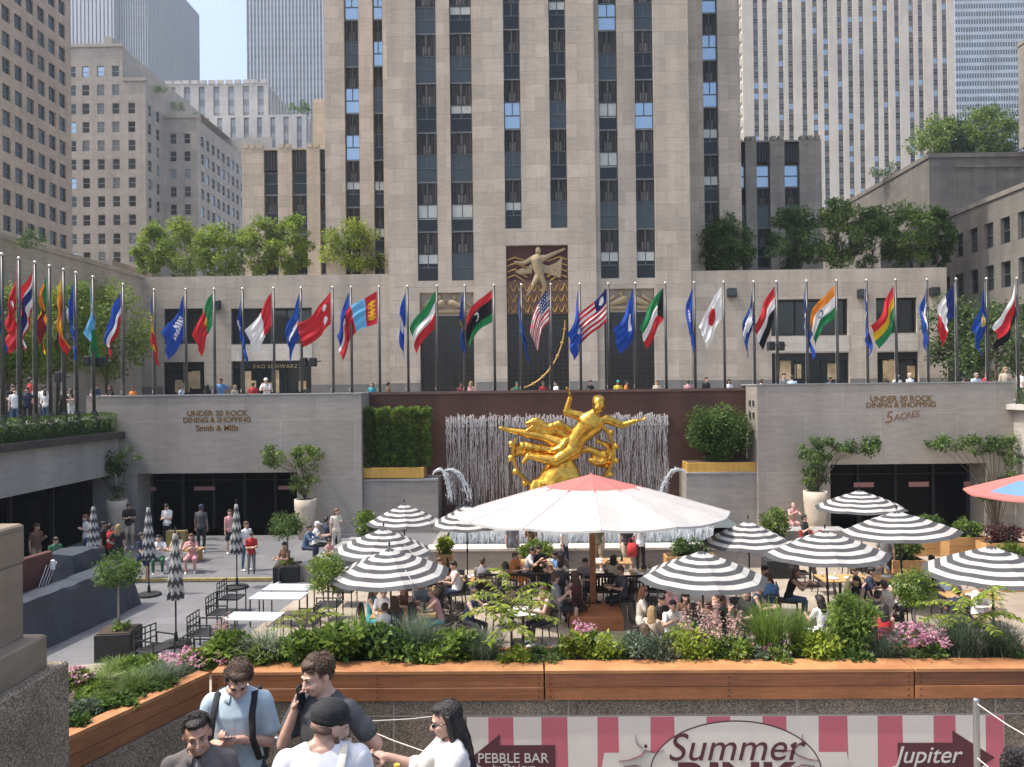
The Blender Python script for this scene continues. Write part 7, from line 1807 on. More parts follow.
UP = [
 (97, 385, 10, 'lean', 'navy', 'denim', 'short', 'brown', 'person in navy leaning on the parapet at the left corner'), (113, 387, -30, 'lean', 'black', 'black', 'long', 'brown', 'person in black leaning on the parapet beside the one in navy'),
 (133, 389, 0, 'stand', 'orange', 'khaki', 'short', 'brown', 'person in an orange top behind the left corner parapet'), (181, 386, 90, 'look', 'lightblue', 'navy', 'short', 'dark', 'person in light blue passing the left shop door'),
 (207, 384, 170, 'stand', 'black', 'black', 'long', 'dark', 'person in black behind the left parapet, left of the tall man in blue'), (221, 378, 20, 'hip', 'blue', 'navy', 'short', 'brown', 'tall man in a blue shirt above the bronze lettering'),
 (235, 388, 60, 'stand', 'beige', 'denim', 'long', 'blond', 'person in beige right of the tall man in blue'), (253, 382, 180, 'stand', 'red', 'navy', 'short', 'brown', 'person in a bright red top before the toy store'), (267, 379, 0, 'lean', 'white', 'white', 'cap', 'white', 'person in white with a white cap before the toy store'),
 (372, 382, 0, 'stand', 'teal', 'denim', 'long', 'blond', 'person in teal above the left end of the brown wall'), (388, 382, 120, 'stand', 'brown', 'brown', 'short', 'dark', 'person in brown above the clipped hedge'),
 (461, 383, 0, 'look', 'maroon', 'navy', 'short', 'dark', 'person in maroon behind the brown wall before the left bronze doorway'), (471, 381, 150, 'stand', 'pink', 'white', 'long', 'blond', 'blond person in pink behind the brown wall'),
 (517, 383, 0, 'stand', 'green', 'khaki', 'cap', 'green', 'person with a green cap behind the brown wall'), (543, 384, 30, 'stand', 'red', 'black', 'short', 'brown', 'person in red before the central doorway'), (556, 382, -60, 'stand', 'white', 'navy', 'short', 'dark', 'person in white before the central doorway, above the raised gilded arm'),
 (588, 384, 40, 'lean', 'black', 'black', 'short', 'dark', 'person in black behind the brown wall above the gilded head'), (618, 380, 0, 'stand', 'yellow', 'green', 'cap', 'teal', 'person in yellow with a teal cap before the right bronze doorway'), (626, 384, 90, 'stand', 'orange', 'navy', 'short', 'dark', 'dark haired person in orange beside the one with a teal cap'),
 (657, 382, 0, 'stand', 'beige', 'khaki', 'short', 'auburn', 'red haired person in beige behind the brown wall'), (688, 381, 180, 'stand', 'pink', 'denim', 'short', 'brown', 'person in pink behind the brown wall, right part'), (706, 377, 20, 'stand', 'black', 'black', 'short', 'dark', 'person in black above the rounded shrub'), (729, 379, 0, 'stand', 'white', 'navy', 'long', 'dark', 'dark haired person in white above the rounded shrub'),
 (761, 379, 70, 'stand', 'white', 'denim', 'short', 'brown', 'person in white at the left end of the right parapet'), (784, 373, 10, 'hip', 'grey', 'black', 'short', 'dark', 'tall person in grey left of the right shop display'), (792, 375, 160, 'stand', 'lightblue', 'navy', 'short', 'brown', 'person in light blue beside the tall one in grey'), (829, 380, 0, 'lean', 'denim', 'navy', 'short', 'dark', 'person in denim leaning on the parapet below the wheel flag'),
 (897, 374, 0, 'stand', 'white', 'khaki', 'cap', 'white', 'person in white with a white cap before the right hand shop window'), (910, 372, 200, 'walk', 'white', 'khaki', 'cap', 'beige', 'person in white with a beige cap walking before the right hand shop window'), (885, 380, 90, 'stand', 'black', 'black', 'long', 'brown', 'person in black left of the two in white'),
 (963, 378, 90, 'stand', 'maroon', 'navy', 'short', 'dark', 'person in maroon near the navy white and red flag pole'), (974, 374, 0, 'lean', 'lightblue', 'khaki', 'short', 'grey', 'grey haired person in light blue leaning at the right parapet'), (983, 374, 20, 'lean', 'red', 'denim', 'short', 'brown', 'person in red leaning beside the grey haired one'), (1005, 366, -20, 'look', 'beige', 'khaki', 'long', 'blond', 'blond person raising a hand to the face near the right edge'), (1020, 370, 90, 'stand', 'white', 'navy', 'short', 'dark', 'person in white at the very right edge of the street'),
]
for i, (px, py, rz, pose, top, bot, hr_, hc, lb) in enumerate(UP):
    Y = 34.9 + (i * 37 % 11) * .16 ; x = XA(px, Y, py); zt = ZA(px, py, Y); h = min(1.92, max(1.5, zt - ST))
    if pose == 'lean': h = min(1.95, h * 1.05)
    person(lb, (x, Y, ST), rz, pose, top, bot, 'short' if i % 3 else 'long', 'pants', hr_, hc, i % 3 if i % 4 else 0, h, hr_ == 'long')
for px, py, X, rz, pose, top, bot, hr_, hc, lb in (
 (12, 384, -18.4, 60, 'phone', 'black', 'navy', 'short', 'dark', 'person in black looking at a phone behind the left hedge, at the left edge'), (27, 387, -18.2, 20, 'hip', 'navy', 'black', 'short', 'dark', 'person in navy with a hand on the hip behind the left hedge'), (15, 398, -17.75, 30, 'stand', 'white', 'denim', 'short', 'brown', 'shorter person in a white shirt behind the left hedge'),
 (44, 385, -18.6, 200, 'stand', 'white', 'navy', 'short', 'dark', 'person in white standing behind the woman in white and denim'), (46, 396, -17.8, 175, 'stand', 'white', 'denim', 'long', 'brown', 'woman in a white top and denim behind the left hedge, seen from behind'), (61, 390, -17.9, 90, 'lean', 'black', 'black', 'long', 'dark', 'person in black leaning forward behind the left hedge'), (71, 394, -18.2, 250, 'look', 'beige', 'white', 'long', 'brown', 'person in beige and white raising an arm behind the left hedge'), (30, 372, -20.5, 140, 'stand', 'red', 'black', 'short', 'dark', 'person in red further back behind the near left flagpoles')):
    Y = -X * F / (525 - px); x = XA(px, Y, py); zt = ZA(px, py, Y); person(lb, (x, Y, ST), rz, pose, top, bot, 'short', 'pants', hr_, hc, 0, max(1.4, min(1.9, zt - ST)), hr_ == 'long')
stand('man with bare arms photographing behind the rust panel of the draped stage', 36, 523, 70, pose='look', top='brown', bottom='khaki', hair='short', hc='brown', skin=1)
stand('man in a dark green shirt behind the draped stage', 55, 536, 60, pose='phone', top='green', bottom='black', hair='short', hc='dark', h=1.6)
stand('woman in a white top and jeans behind the closed umbrella at the side wall', 86, 514, -40, pose='look', top='white', bottom='denim', hair='long', hc='auburn', female=True)
stand('man in a black shirt and khaki shorts in the group by the left urn', 103, 521, 100, pose='stand', top='black', bottom='khaki', legs='shorts', hair='short', hc='dark', skin=1)
stand('person in red in the group by the left urn', 110, 523, 160, pose='stand', top='red', bottom='black', hair='short', hc='dark', h=1.65)
stand('blond woman in black top and black shorts by the left urn', 118, 524, 200, pose='hip', top='black', bottom='black', legs='shorts', hair='long', hc='blond', female=True, h=1.66)
stand('man in black holding a small bag in front of the left urn', 129, 502, 20, pose='phone', top='black', bottom='beige', legs='shorts', hair='short', hc='brown', skin=1, h=1.78)
stand('woman in navy walking past the closed umbrella with a round foot', 141, 531, 80, pose='walk', top='navy', bottom='navy', legs='shorts', hair='long', hc='dark', female=True, h=1.62)
stand('woman in a white shirt and black trousers facing the camera before the left entrance', 167, 503, 0, pose='phone', top='white', bottom='black', hair='pony', hc='dark', female=True, h=1.7)
stand('man in a charcoal vest and black trousers walking towards the left entrance', 201, 504, 178, pose='stand', top='charcoal', bottom='black', hair='cap', hc='navy', skin=2, h=1.8)
stand('person in a pink top behind the closed umbrella near the left entrance', 230, 509, 30, pose='hip', top='pink', bottom='black', legs='shorts', hair='long', hc='brown', female=True, h=1.66)
stand('boy in white and jeans beside the child in red', 246, 521, 60, pose='stand', top='white', bottom='denim', hair='short', hc='brown', skin=1, h=1.66)
stand('child in a red shirt and grey trousers by the black planter', 251, 531, 40, pose='phone', top='red', bottom='grey', hair='short', hc='dark', skin=1, h=1.48)
seat('person in white seated on the low timber bench', 159, 535, 20, pose='sitfwd', top='white', bottom='green', hair='short', hc='dark')
seat('woman in beige seated at the middle of the low timber bench', 178, 531, -10, pose='sit', top='beige', bottom='white', hair='long', hc='brown', female=True)
seat('woman in a pale pink dress seated at the right end of the low timber bench', 192, 534, 15, pose='sitfwd', top='pink', bottom='pink', legs='skirt', hair='long', hc='auburn', female=True)
seat('person in pink seated beside the round clipped tree on the plaza', 286, 541, -30, pose='sit', top='brown', bottom='black', hair='short', hc='dark', skin=1, h=1.6)
seat('man in a denim shirt seated at the near end of the stone bench', 305, 526, 80, pose='sitfwd', top='denim', bottom='navy', sleeve='long', hair='short', hc='dark', skin=1)
seat('person in white with a pale cap seated on the stone bench', 315, 521, 100, pose='sit', top='white', bottom='black', hair='cap', hc='white')
seat('person in navy seated at the far end of the stone bench', 328, 516, 140, pose='sitback', top='navy', bottom='navy', hair='short', hc='dark')
stand('red haired person in cream standing behind the stone bench', 336, 508, 30, pose='look', top='cream', bottom='cream', hair='long', hc='auburn', female=True, h=1.7)
seat('child in pale pink seated at the near side of the stone bench', 328, 538, 60, pose='sit', top='pink', bottom='white', hair='short', hc='dark', h=1.4, skin=1)
seat('pale bald person in pink seated on the ledge beside the large urn', 791, 503, 10, pose='sitfwd', top='pink', bottom='pink', sleeve='none', hair='none', h=1.7)
seat('dark haired person reclining beside the one in pink near the large urn', 806, 514, 50, pose='sitback', top='black', bottom='black', legs='shorts', hair='short', hc='dark')
CH = []
def diner(lb, px, py, rz, ch=True, **k):
    o = seat(lb, px, py, rz, **k)
    if ch: CH.append((o, rz, lb))
diner('brown haired woman with bare arms at the left end of the front left table', 371, 585, 80, pose='sit', top='teal', bottom='teal', sleeve='none', hair='long', hc='brown', female=True)
diner('person in pale lilac with back to the camera at the front left table', 384, 603, 170, pose='sit', top='white', bottom='pink', hair='short', hc='brown', h=1.6)
diner('long haired woman facing the camera behind the front left table', 406, 585, -10, pose='sitfwd', top='brown', bottom='black', sleeve='none', hair='long', hc='auburn', female=True)
diner('woman in white lace with back to the camera at the front left table', 412, 602, 185, pose='sit', top='cream', bottom='white', sleeve='none', hair='long', hc='dark', female=True)
diner('blond woman with a teal skirt at the right end of the front left table', 440, 589, -80, pose='sitfwd', top='pink', bottom='teal', legs='skirt', sleeve='none', hair='bun', hc='blond', female=True)
diner('person in white behind the pole of the front left striped umbrella', 384, 586, 0, pose='sit', top='white', bottom='navy', hair='short', hc='dark')
diner('man in grey behind the front left table, near its right end', 421, 578, 20, pose='sit', top='grey', bottom='black', hair='short', hc='brown')
diner('man in a grey shirt seen from behind below the umbrella left of the parasol', 482, 557, 178, pose='sit', top='grey', bottom='navy', hair='short', hc='brown')
diner('person in black at the table under the back left striped umbrellas', 432, 567, -60, pose='sit', top='black', bottom='black', hair='short', hc='dark')
stand('man in a grey shirt standing by the basin wall left of the parasol pole', 512, 517, 20, pose='stand', top='grey', bottom='grey', legs='shorts', hair='short', hc='brown')
stand('person in brown standing by the basin wall, half under the parasol', 531, 519, 150, pose='look', top='brown', bottom='black', hair='long', hc='dark', female=True)
stand('person in white standing near the parasol pole by the basin wall', 564, 519, 60, pose='hip', top='white', bottom='navy', hair='short', hc='dark')
stand('person in olive standing directly behind the parasol pole', 597, 518, 170, pose='stand', top='olive', bottom='khaki', legs='shorts', hair='short', hc='brown')
stand('man in black shirt and beige shorts standing right of the parasol pole', 627, 517, 170, pose='stand', top='black', bottom='beige', legs='shorts', hair='short', hc='brown', h=1.78)
stand('woman in white holding a bag beside the man in beige shorts', 640, 519, 200, pose='phone', top='white', bottom='black', hair='long', hc='blond', female=True)
diner('child in orange at the oak table left of the parasol pole', 513, 551, 60, pose='sit', top='orange', bottom='orange', hair='short', hc='brown', h=1.6)
diner('person in white and navy shorts at the oak table left of the parasol', 526, 548, 70, pose='sitfwd', top='white', bottom='navy', legs='shorts', hair='short', hc='dark', skin=1)
diner('dark haired person in black facing front at the oak table left of the parasol', 538, 544, 0, pose='sit', top='black', bottom='black', hair='short', hc='dark', skin=1)
diner('child in blue at the right end of the oak table left of the parasol pole', 557, 551, -70, pose='sit', top='blue', bottom='denim', hair='short', hc='dark', h=1.5, skin=1)
diner('dark haired person with back to the camera below the oak table', 560, 561, 170, pose='sit', top='charcoal', bottom='black', hair='short', hc='dark')
diner('person in white with a floral bag left of the parasol pole', 567, 557, -90, pose='sitfwd', top='white', bottom='white', hair='long', hc='brown', female=True)
seat('man in a grey shirt and dark trousers seated in profile before the slatted benches', 558, 572, 95, pose='sitback', top='grey', bottom='black', legs='shorts', hair='short', hc='brown', h=1.8)
seat('brown haired woman seated facing the man in grey before the slatted benches', 545, 585, -60, pose='sit', top='brown', bottom='black', sleeve='none', hair='long', hc='brown', female=True)
diner('woman with hand on her hair at the oak table right of the parasol pole', 612, 558, 160, pose='sitfwd', top='beige', bottom='black', sleeve='none', hair='long', hc='dark', female=True)
diner('person in grey just left of the parasol pole', 586, 557, -30, pose='sit', top='grey', bottom='black', hair='short', hc='dark')
diner('brown haired woman in pale print at the left of the crowded right table', 640, 586, 80, pose='sit', top='cream', bottom='cream', hair='long', hc='auburn', female=True)
diner('blond woman low in front of the crowded right table', 651, 606, 150, pose='sit', top='beige', bottom='black', hair='long', hc='blond', female=True, h=1.65)
diner('brown haired person seen from behind, nearest the planter by the crate base', 645, 624, 175, pose='sit', top='brown', bottom='black', hair='long', hc='brown', female=True)
diner('person in a white shirt with tan bag at the crowded right table', 670, 600, 10, pose='sitfwd', top='white', bottom='black', hair='short', hc='dark')
diner('person in brown leaning over the middle of the crowded right table', 685, 590, -10, pose='sit', top='brown', bottom='green', hair='long', hc='dark', female=True)
diner('brown haired person above the pink plumes at the crowded right table', 711, 602, -70, pose='sit', top='brown', bottom='black', hair='long', hc='auburn', female=True)
diner('person in black under the right half of the crowded umbrella', 744, 588, -60, pose='sitback', top='black', bottom='black', hair='short', hc='brown')
diner('person in a pale shirt at the back of the crowded right table', 668, 583, 0, pose='sit', top='pink', bottom='navy', hair='short', hc='brown')
diner('person in a denim jacket seen from behind, left of the woman resting her head', 769, 573, 170, pose='sit', top='blue', bottom='denim', sleeve='long', hair='short', hc='brown')
diner('woman resting her head on her hand beside the middle umbrella', 788, 569, 75, pose='sitfwd', top='black', bottom='denim', sleeve='none', hair='long', hc='brown', female=True, skin=1)
diner('dark haired person behind the one in the denim jacket', 763, 564, 20, pose='sit', top='maroon', bottom='black', hair='short', hc='dark')
diner('dark haired woman in white nearest the tall grassy shrubs', 822, 595, -160, pose='sit', top='white', bottom='white', hair='long', hc='dark', female=True)
stand('person in grey standing behind the tilting striped umbrella', 885, 529, 160, pose='look', top='grey', bottom='black', hair='short', hc='dark')
diner('person in bright white at the far side of the group table', 875, 553, 0, pose='sitfwd', top='white', bottom='navy', hair='short', hc='dark')
diner('person in navy at the left of the group table', 868, 566, 60, pose='sit', top='navy', bottom='black', hair='short', hc='dark')
diner('long haired woman in red at the near side of the group table', 884, 603, 160, pose='sit', top='red', bottom='red', sleeve='none', hair='long', hc='dark', female=True)
diner('person in pale beige reaching across the group table', 890, 584, 200, pose='sitfwd', top='beige', bottom='navy', hair='short', hc='brown')
diner('dark haired man in grey beyond the dense round clipped tree', 931, 554, -20, pose='sit', top='grey', bottom='navy', hair='short', hc='dark')
diner('dark haired person beside the man in grey beyond the round clipped tree', 941, 557, 30, pose='sit', top='plaid', bottom='navy', hair='short', hc='dark')
diner('person in a plaid shirt under the left rim of the right edge umbrella', 944, 572, 120, pose='sitfwd', top='plaid', bottom='denim', sleeve='long', hair='short', hc='dark', h=1.65)
diner('person in a white shirt under the right edge umbrella', 977, 580, 20, pose='sit', top='white', bottom='khaki', sleeve='long', hair='short', hc='grey')
for px, py, rz, ps, tp, bt, hr_, hc, lb in (
 (497, 574, 120, 'sit', 'black', 'black', 'long', 'dark', 'woman in black with dark hair left of the slatted benches'), (468, 590, 60, 'sitfwd', 'navy', 'black', 'short', 'brown', 'person in navy right of the front left table'),
 (395, 596, 200, 'sit', 'charcoal', 'navy', 'long', 'brown', 'brown haired person in charcoal seen from behind at the front left table'), (576, 571, 200, 'sit', 'maroon', 'black', 'long', 'brown', 'woman in maroon left of the parasol pole, in front of the child in blue'),
 (623, 565, -70, 'sit', 'charcoal', 'black', 'short', 'brown', 'man in charcoal at the right end of the oak table by the parasol pole'), (659, 593, 30, 'sit', 'black', 'black', 'short', 'dark', 'person in black behind the blond woman at the crowded right table'),
 (697, 603, 190, 'sit', 'green', 'green', 'long', 'dark', 'dark haired woman in green with back turned at the crowded right table'), (727, 595, -90, 'sitfwd', 'black', 'black', 'short', 'brown', 'person in black leaning in at the right end of the crowded right table'),
 (720, 584, 0, 'sit', 'brown', 'black', 'long', 'auburn', 'red haired person in brown at the back of the crowded right table'), (756, 582, 60, 'sit', 'navy', 'navy', 'short', 'dark', 'person in navy left of the one in the denim jacket'),
 (846, 568, 70, 'sitfwd', 'olive', 'khaki', 'short', 'brown', 'person in olive at the near oak table of the right terrace'), (858, 575, -60, 'sit', 'black', 'black', 'long', 'dark', 'long haired person in black at the right end of the near oak table'),
 (900, 572, -40, 'sit', 'white', 'black', 'long', 'blond', 'blond person in white at the far right of the group table'), (876, 590, 120, 'sit', 'charcoal', 'black', 'short', 'dark', 'person in charcoal left of the long haired woman in red'),
 (958, 586, 160, 'sit', 'navy', 'navy', 'short', 'brown', 'person in navy seen from behind under the right edge umbrella'), (438, 556, 30, 'sit', 'brown', 'black', 'long', 'brown', 'brown haired person at the table behind the front left umbrellas'), (456, 560, -70, 'sit', 'white', 'navy', 'short', 'dark', 'person in white left of the pole of the half covered striped umbrella')):
    diner(lb, px, py, rz, pose=ps, top=tp, bottom=bt, hair=hr_, hc=hc, sleeve='none' if px % 3 == 0 else 'short', female=hr_ == 'long', skin=px % 2)
for o, rz, lb in CH:
    chair(o.location.x, o.location.y, rz, 'dark wicker chair under the ' + ' '.join(lb.split()[:11]))
for px, py, rz, lb in ((446, 588, 200, 'empty dark wicker chair right of the table under the striped umbrella left of the parasol'), (457, 572, 90, 'empty dark wicker chair by the umbrella pole left of the parasol'), (449, 618, 150, 'empty dark wicker chair with rounded back nearest the front left table'), (494, 592, 175, 'empty dark wicker chair turned away left of the slatted benches'), (541, 575, 175, 'empty dark wicker chair before the oak table left of the parasol pole'), (635, 580, -80, 'empty dark wicker chair right of the oak table by the parasol pole'), (612, 572, 175, 'empty dark wicker chair tucked under the oak table right of the parasol pole'), (823, 578, 90, 'empty dark wicker chair left of the near oak table of the right terrace'), (800, 572, 90, 'empty dark wicker chair left of the far oak table of the right terrace'), (852, 565, -90, 'empty dark wicker chair right of the far oak table of the right terrace'), (735, 600, -60, 'empty dark wicker chair at the right end of the crowded right table')):
    g_ = G(px, py, .45); chair(g_.x, g_.y, rz, lb)
g_ = at_head(558, 572, 0, 1.36); chair(g_[0], g_[1], 95, 'dark wicker chair under the man in grey seated in profile')
g_ = at_head(545, 585, 0, 1.36); chair(g_[0], g_[1], -60, 'dark wicker chair under the woman facing the man in grey')
def bag(name, lb, cat, loc, w, d, h, c, strap=True):
    t = thing(name, lb, cat, loc); mb = MB(); loft(mb, [(V3(0, 0, 0), (1, 0, 0), w * .9, d, (0, 0, 1)), (V3(0, 0, h * .5), (1, 0, 0), w, d * 1.1, (0, 0, 1)), (V3(0, 0, h), (1, 0, 0), w * .8, d * .5, (0, 0, 1))], 12); mb.build('bag_body', cloth(c), t, smooth=True)
    mb = MB(); mb.tube([(-w * .6, 0, h), (-w * .4, 0, h + .16), (w * .4, 0, h + .16), (w * .6, 0, h)], .01, 6); mb.build('strap', cloth(c), t); return t
x, y, z = at_head(640, 519, 0, 1.72); bag('backpack', 'red backpack held low beside the man in beige shorts', 'bag', (x - .28, y - .12, .55), .17, .1, .42, 'red')
def cloth_fold(name, c, rough=.85, sc=7, bump=.5):
    return mat(name, c, rough, var=.07, scale=5, bump=bump, bscale=sc)
LASH = mat('brow_dark', (.03, .018, .012), .8); EYEW = mat('eye_white', (.7, .68, .64), .25); IRIS = mat('eye_iris', (.05, .025, .012), .2); LIP = mat('lip', (.36, .14, .12), .45); SKB = mat('skin_warm', (.50, .275, .19), .5, var=.07, scale=25, bump=.12, bscale=160); SKL = mat('skin_light', (.56, .34, .26), .5, var=.07, scale=25, bump=.12, bscale=160)
def hairset(B, o, kind, hm, seed, n=900):
    """hair mass plus many combed locks that follow the skull"""
    h, c = B.hr, B.hc; mb = MB(); O_ = V3(0, .026, .040); RX = V3(.081, .090, .083) if kind != 'long' else V3(.086, .093, .088)
    E = lambda p, r: mb.ellipsoid(c + h @ V3(*p), r, 20, 12, 0, h)
    E((0, .034, .045), (RX.x - .004, .080, .076)); E((0, .055, .0), (.073, .055, .07)); E((0, -.022, .092), (.062, .056, .030))
    if kind == 'long':
        loft(mb, [(c + h @ V3(0, .05, .04), h @ V3(1, 0, 0), .084, .055, h @ V3(0, 0, -1)), (c + h @ V3(.0, .065, -.1), h @ V3(1, 0, 0), .088, .052, h @ V3(0, 0, -1)), (c + h @ V3(.0, .072, -.24), h @ V3(1, 0, 0), .092, .045, h @ V3(0, 0, -1)), (c + h @ V3(0, .072, -.36), h @ V3(1, 0, 0), .07, .034, h @ V3(0, 0, -1)), (c + h @ V3(0, .07, -.41), h @ V3(1, 0, 0), .03, .02, h @ V3(0, 0, -1))], 18)
        for q in (-1, 1): mb.capsule(c + h @ V3(q * .073, .018, .04), c + h @ V3(q * .084, .012, -.2), .026, .02)
    ho = link('hair', fuse(mb, .006, 'hair', [hm], 2, .003, 30, seed), o)
    rng = np.random.default_rng(seed); L = MB()
    def onskull(p, k):
        d = p - O_; q = V3(d.x / RX.x, d.y / RX.y, d.z / RX.z); l = q.length or 1; return O_ + d * (k / l)
    for i in range(n):
        a = rng.uniform(0, 2 * math.pi); el = rng.uniform(-.35, 1.55)
        d = V3(math.cos(el) * math.cos(a), math.cos(el) * math.sin(a), math.sin(el))
        if d.y < -.35 and d.z < .55: continue
        if abs(d.x) > .75 and d.z < -.05 and d.y < .3: continue
        p = O_ + V3(d.x * RX.x, d.y * RX.y, d.z * RX.z)
        if kind == 'long': flow = V3(d.x * .9 + (.25 if d.x >= 0 else -.25), .55 if d.y > -.5 else .9, -.9); ln_ = rng.uniform(.06, .13); lift = 1.03
        elif kind == 'curly': flow = V3(rng.normal(0, .7), rng.normal(-.15, .7), rng.normal(0, .5)); ln_ = rng.uniform(.02, .045); lift = 1.16
        else: flow = V3(.45 + .4 * d.x, -.9 if d.y < .45 else .15, -.25 - .6 * (1 - d.z)); ln_ = rng.uniform(.03, .07); lift = rng.uniform(1.04, 1.22)
        flow = (flow - d * flow.dot(d)); flow = flow.normalized() if flow.length > 1e-3 else V3(0, 1, 0)
        q1 = onskull(p + flow * ln_ * .5, lift); q2 = onskull(p + flow * ln_, lift - .05 if kind != 'curly' else 1.04)
        r = rng.uniform(.002, .0042)
        L.tube([c + h @ p, c + h @ q1, c + h @ q2], [r, r, r * .3], 4, flat=.6)
    if kind == 'long':
        for i in range(460):
            x = rng.uniform(-1, 1); dep = rng.uniform(-.6, 1.1); z0_ = rng.uniform(-.25, .02); ln_ = rng.uniform(.12, .24); px_ = x * (.082 + .012 * min(1, max(0, -z0_ * 4))); py_ = .062 + .048 * dep * (1 - abs(x) * .5)
            L.tube([c + h @ V3(px_, py_, z0_), c + h @ V3(px_ * 1.06 + rng.normal(0, .005), py_ + .01, z0_ - ln_ * .5), c + h @ V3(px_ * 1.0 + rng.normal(0, .012), py_ + .006, max(-.44, z0_ - ln_))], [.003, .0034, .001], 4)
    link('locks', L.mesh('locks', hm), ho)
    return ho
def facial(B, o, brow=LASH, smile=False, iris=IRIS):
    h, c = B.hr, B.hc
    for q in (-1, 1):
        e = MB(); e.ellipsoid(c + h @ V3(q * .031, -.0745, .004), (.0135, .012, .0085), 12, 8, 0, h); eo = e.build('eye', EYEW, o, smooth=True)
        e = MB(); e.ellipsoid(c + h @ V3(q * .031, -.083, .0035), (.006, .0045, .006), 10, 6, 0, h); e.build('iris', IRIS, eo, smooth=True)
        e = MB(); e.tube([c + h @ V3(q * .017, -.084, .0105), c + h @ V3(q * .031, -.0875, .0135), c + h @ V3(q * .046, -.078, .009)], .0022, 5); e.build('eyelid', brow, eo)
        e = MB(); e.tube([c + h @ V3(q * .013, -.0925, .026), c + h @ V3(q * .032, -.0915, .033), c + h @ V3(q * .053, -.073, .025)], [.0035, .0045, .002], 6); e.build('eyebrow', brow, o)
    w = .030 if smile else .022; up_ = .009 if smile else 0
    e = MB(); e.tube([c + h @ V3(-w, -.080, -.056 + up_), c + h @ V3(-w * .45, -.0895, -.0575), c + h @ V3(0, -.0915, -.058), c + h @ V3(w * .45, -.0895, -.0575), c + h @ V3(w, -.080, -.056 + up_)], [.0018, .0042, .0046, .0042, .0018], 6); e.build('lips', LIP, o, smooth=True)
    if smile:
        e = MB(); e.tube([c + h @ V3(-w * .75, -.0855, -.0535 + up_ * .6), c + h @ V3(0, -.0945, -.0545), c + h @ V3(w * .75, -.0855, -.0535 + up_ * .6)], [.002, .0042, .002], 6); e.build('teeth', EYEW, o, smooth=True)
def figure(label, px, pytop, Y, rz, kw, skin, top_mat, bot_mat, h=None, sleeve=.6, collar=False, loose=.016, female=False, handL=None, handR=None, inner=None, shoes=None):
    """a foreground visitor: one continuous body, clothing as children"""
    B = Body(female=female, **kw); mb = MB()
    B.torso(mb, 0, 0); B.neckhead(mb, 0, True)
    for S_, E_, W_, d, sd, hk in ((B.SL, B.EL, B.WL, B.fl, 1, handL), (B.SR, B.ER, B.WR, B.fr, -1, handR)):
        B.arm(mb, S_, E_, W_, 0); hk = hk or {}; mb.ellipsoid(S_, (.058, .056, .056), 12, 8)
        B.hand(mb, W_, hk.get('d', d), hk.get('pn', V3(-sd, -.1, -.2)), sd * hk.get('flip', 1), 0, hk.get('curl', .5), 1.0, 1.0, hk.get('thumb', .5))
    for H_, K, A in ((B.HL, B.KL, B.AL), (B.HR, B.KR, B.AR)): B.leg(mb, H_, K, A, 0, 0); B.foot(mb, A, (0, -1, 0), 0)
    me = fuse(mb, .0062, 'person', [skin], 3)
    zt = max(v.co.z for v in me.vertices); lo = min(v.co.z for v in me.vertices)
    hh = ZA(px, pytop, Y) - LAND; k = (h or hh) / (zt + .015 - lo)
    p = P(px, pytop, Y); hx = rotm(rz) @ (B.hc * k)
    o = link('person', me, None, (p.x - hx.x, Y - hx.y, LAND - lo * k), R(rz), label, 'person', 'visitors on the landing in the foreground'); o.scale = (k, k, k)
    g = MB(); B.torso(g, 0, loose, -.16, True)
    for S_, E_, W_ in ((B.SL, B.EL, B.WL), (B.SR, B.ER, B.WR)):
        g.ellipsoid(S_, (.056 + loose * .5,) * 3, 14, 9)
        if sleeve <= 1: e = S_ + (E_ - S_) * sleeve; g.capsule(S_, e, .050 + loose, .054 + loose, 14, 0, 1)
        else: g.capsule(S_, E_, .056 + loose, .05 + loose, 14); g.capsule(E_, E_ + (W_ - E_) * (sleeve - 1), .05 + loose, .046 + loose, 14, 0, 1)
    for q in (-1, 1): g.capsule(B.nk + B.chd * .0 + B.lat1 * (q * .035) + V3(0, .015, 0), B.sh + B.lat1 * (q * .13), .030 + loose, .038 + loose, 12)
    gm = fuse(g, .0085, 'shirt', [top_mat], 3, .007, 6.5, abs(px))
    import bmesh
    bm = bmesh.new(); bm.from_mesh(gm); nk, up_ = B.nk, B.chd; kill = []
    for v in bm.verts:
        d = v.co - (nk - up_ * .012); a = d.dot(up_); r = (d - up_ * a).length
        if a > -.02 and r < .075 + .15 * max(0, -a) and a > -.02 - .3 * max(0, -(d.y)): kill.append(v)
    bmesh.ops.delete(bm, geom=kill, context='VERTS'); bm.to_mesh(gm); bm.free()
    so = link('shirt', gm, o)
    if collar:
        cb = MB(); n = 26; ring = []
        for t in range(n + 1):
            a = -math.pi / 2 + .32 + (2 * math.pi - .64) * t / n; ring.append((math.cos(a), math.sin(a)))
        v = []
        for (cx_, cy_) in ring:
            for (r_, z_) in ((.066, .028), (.074, .034), (.098, -.022), (.093, -.026)): v.append(nk + V3(cx_ * r_, cy_ * r_ + .004 - (.01 if cy_ < 0 else 0), z_ - .02 * (cy_ < 0) * abs(cy_)))
        cb.add(v, [(4 * i + j, 4 * i + (j + 1) % 4, 4 * i + 4 + (j + 1) % 4, 4 * i + 4 + j) for i in range(n) for j in range(4)]); cb.build('collar', top_mat, so, smooth=True)
    t = MB()
    for H_, K, A in ((B.HL, B.KL, B.AL), (B.HR, B.KR, B.AR)): B.leg(t, H_, K, A, 0, 0, 1.06, .012)
    t.capsule(B.HL, B.HR, .108, .108, 14); t.capsule(B.pel + V3(-.06, 0, .03), B.pel + V3(.06, 0, .03), .118, .118, 14)
    link('trousers', fuse(t, .011, 'trousers', [bot_mat], 2, .006, 6, abs(px) + 3), o)
    s_ = MB()
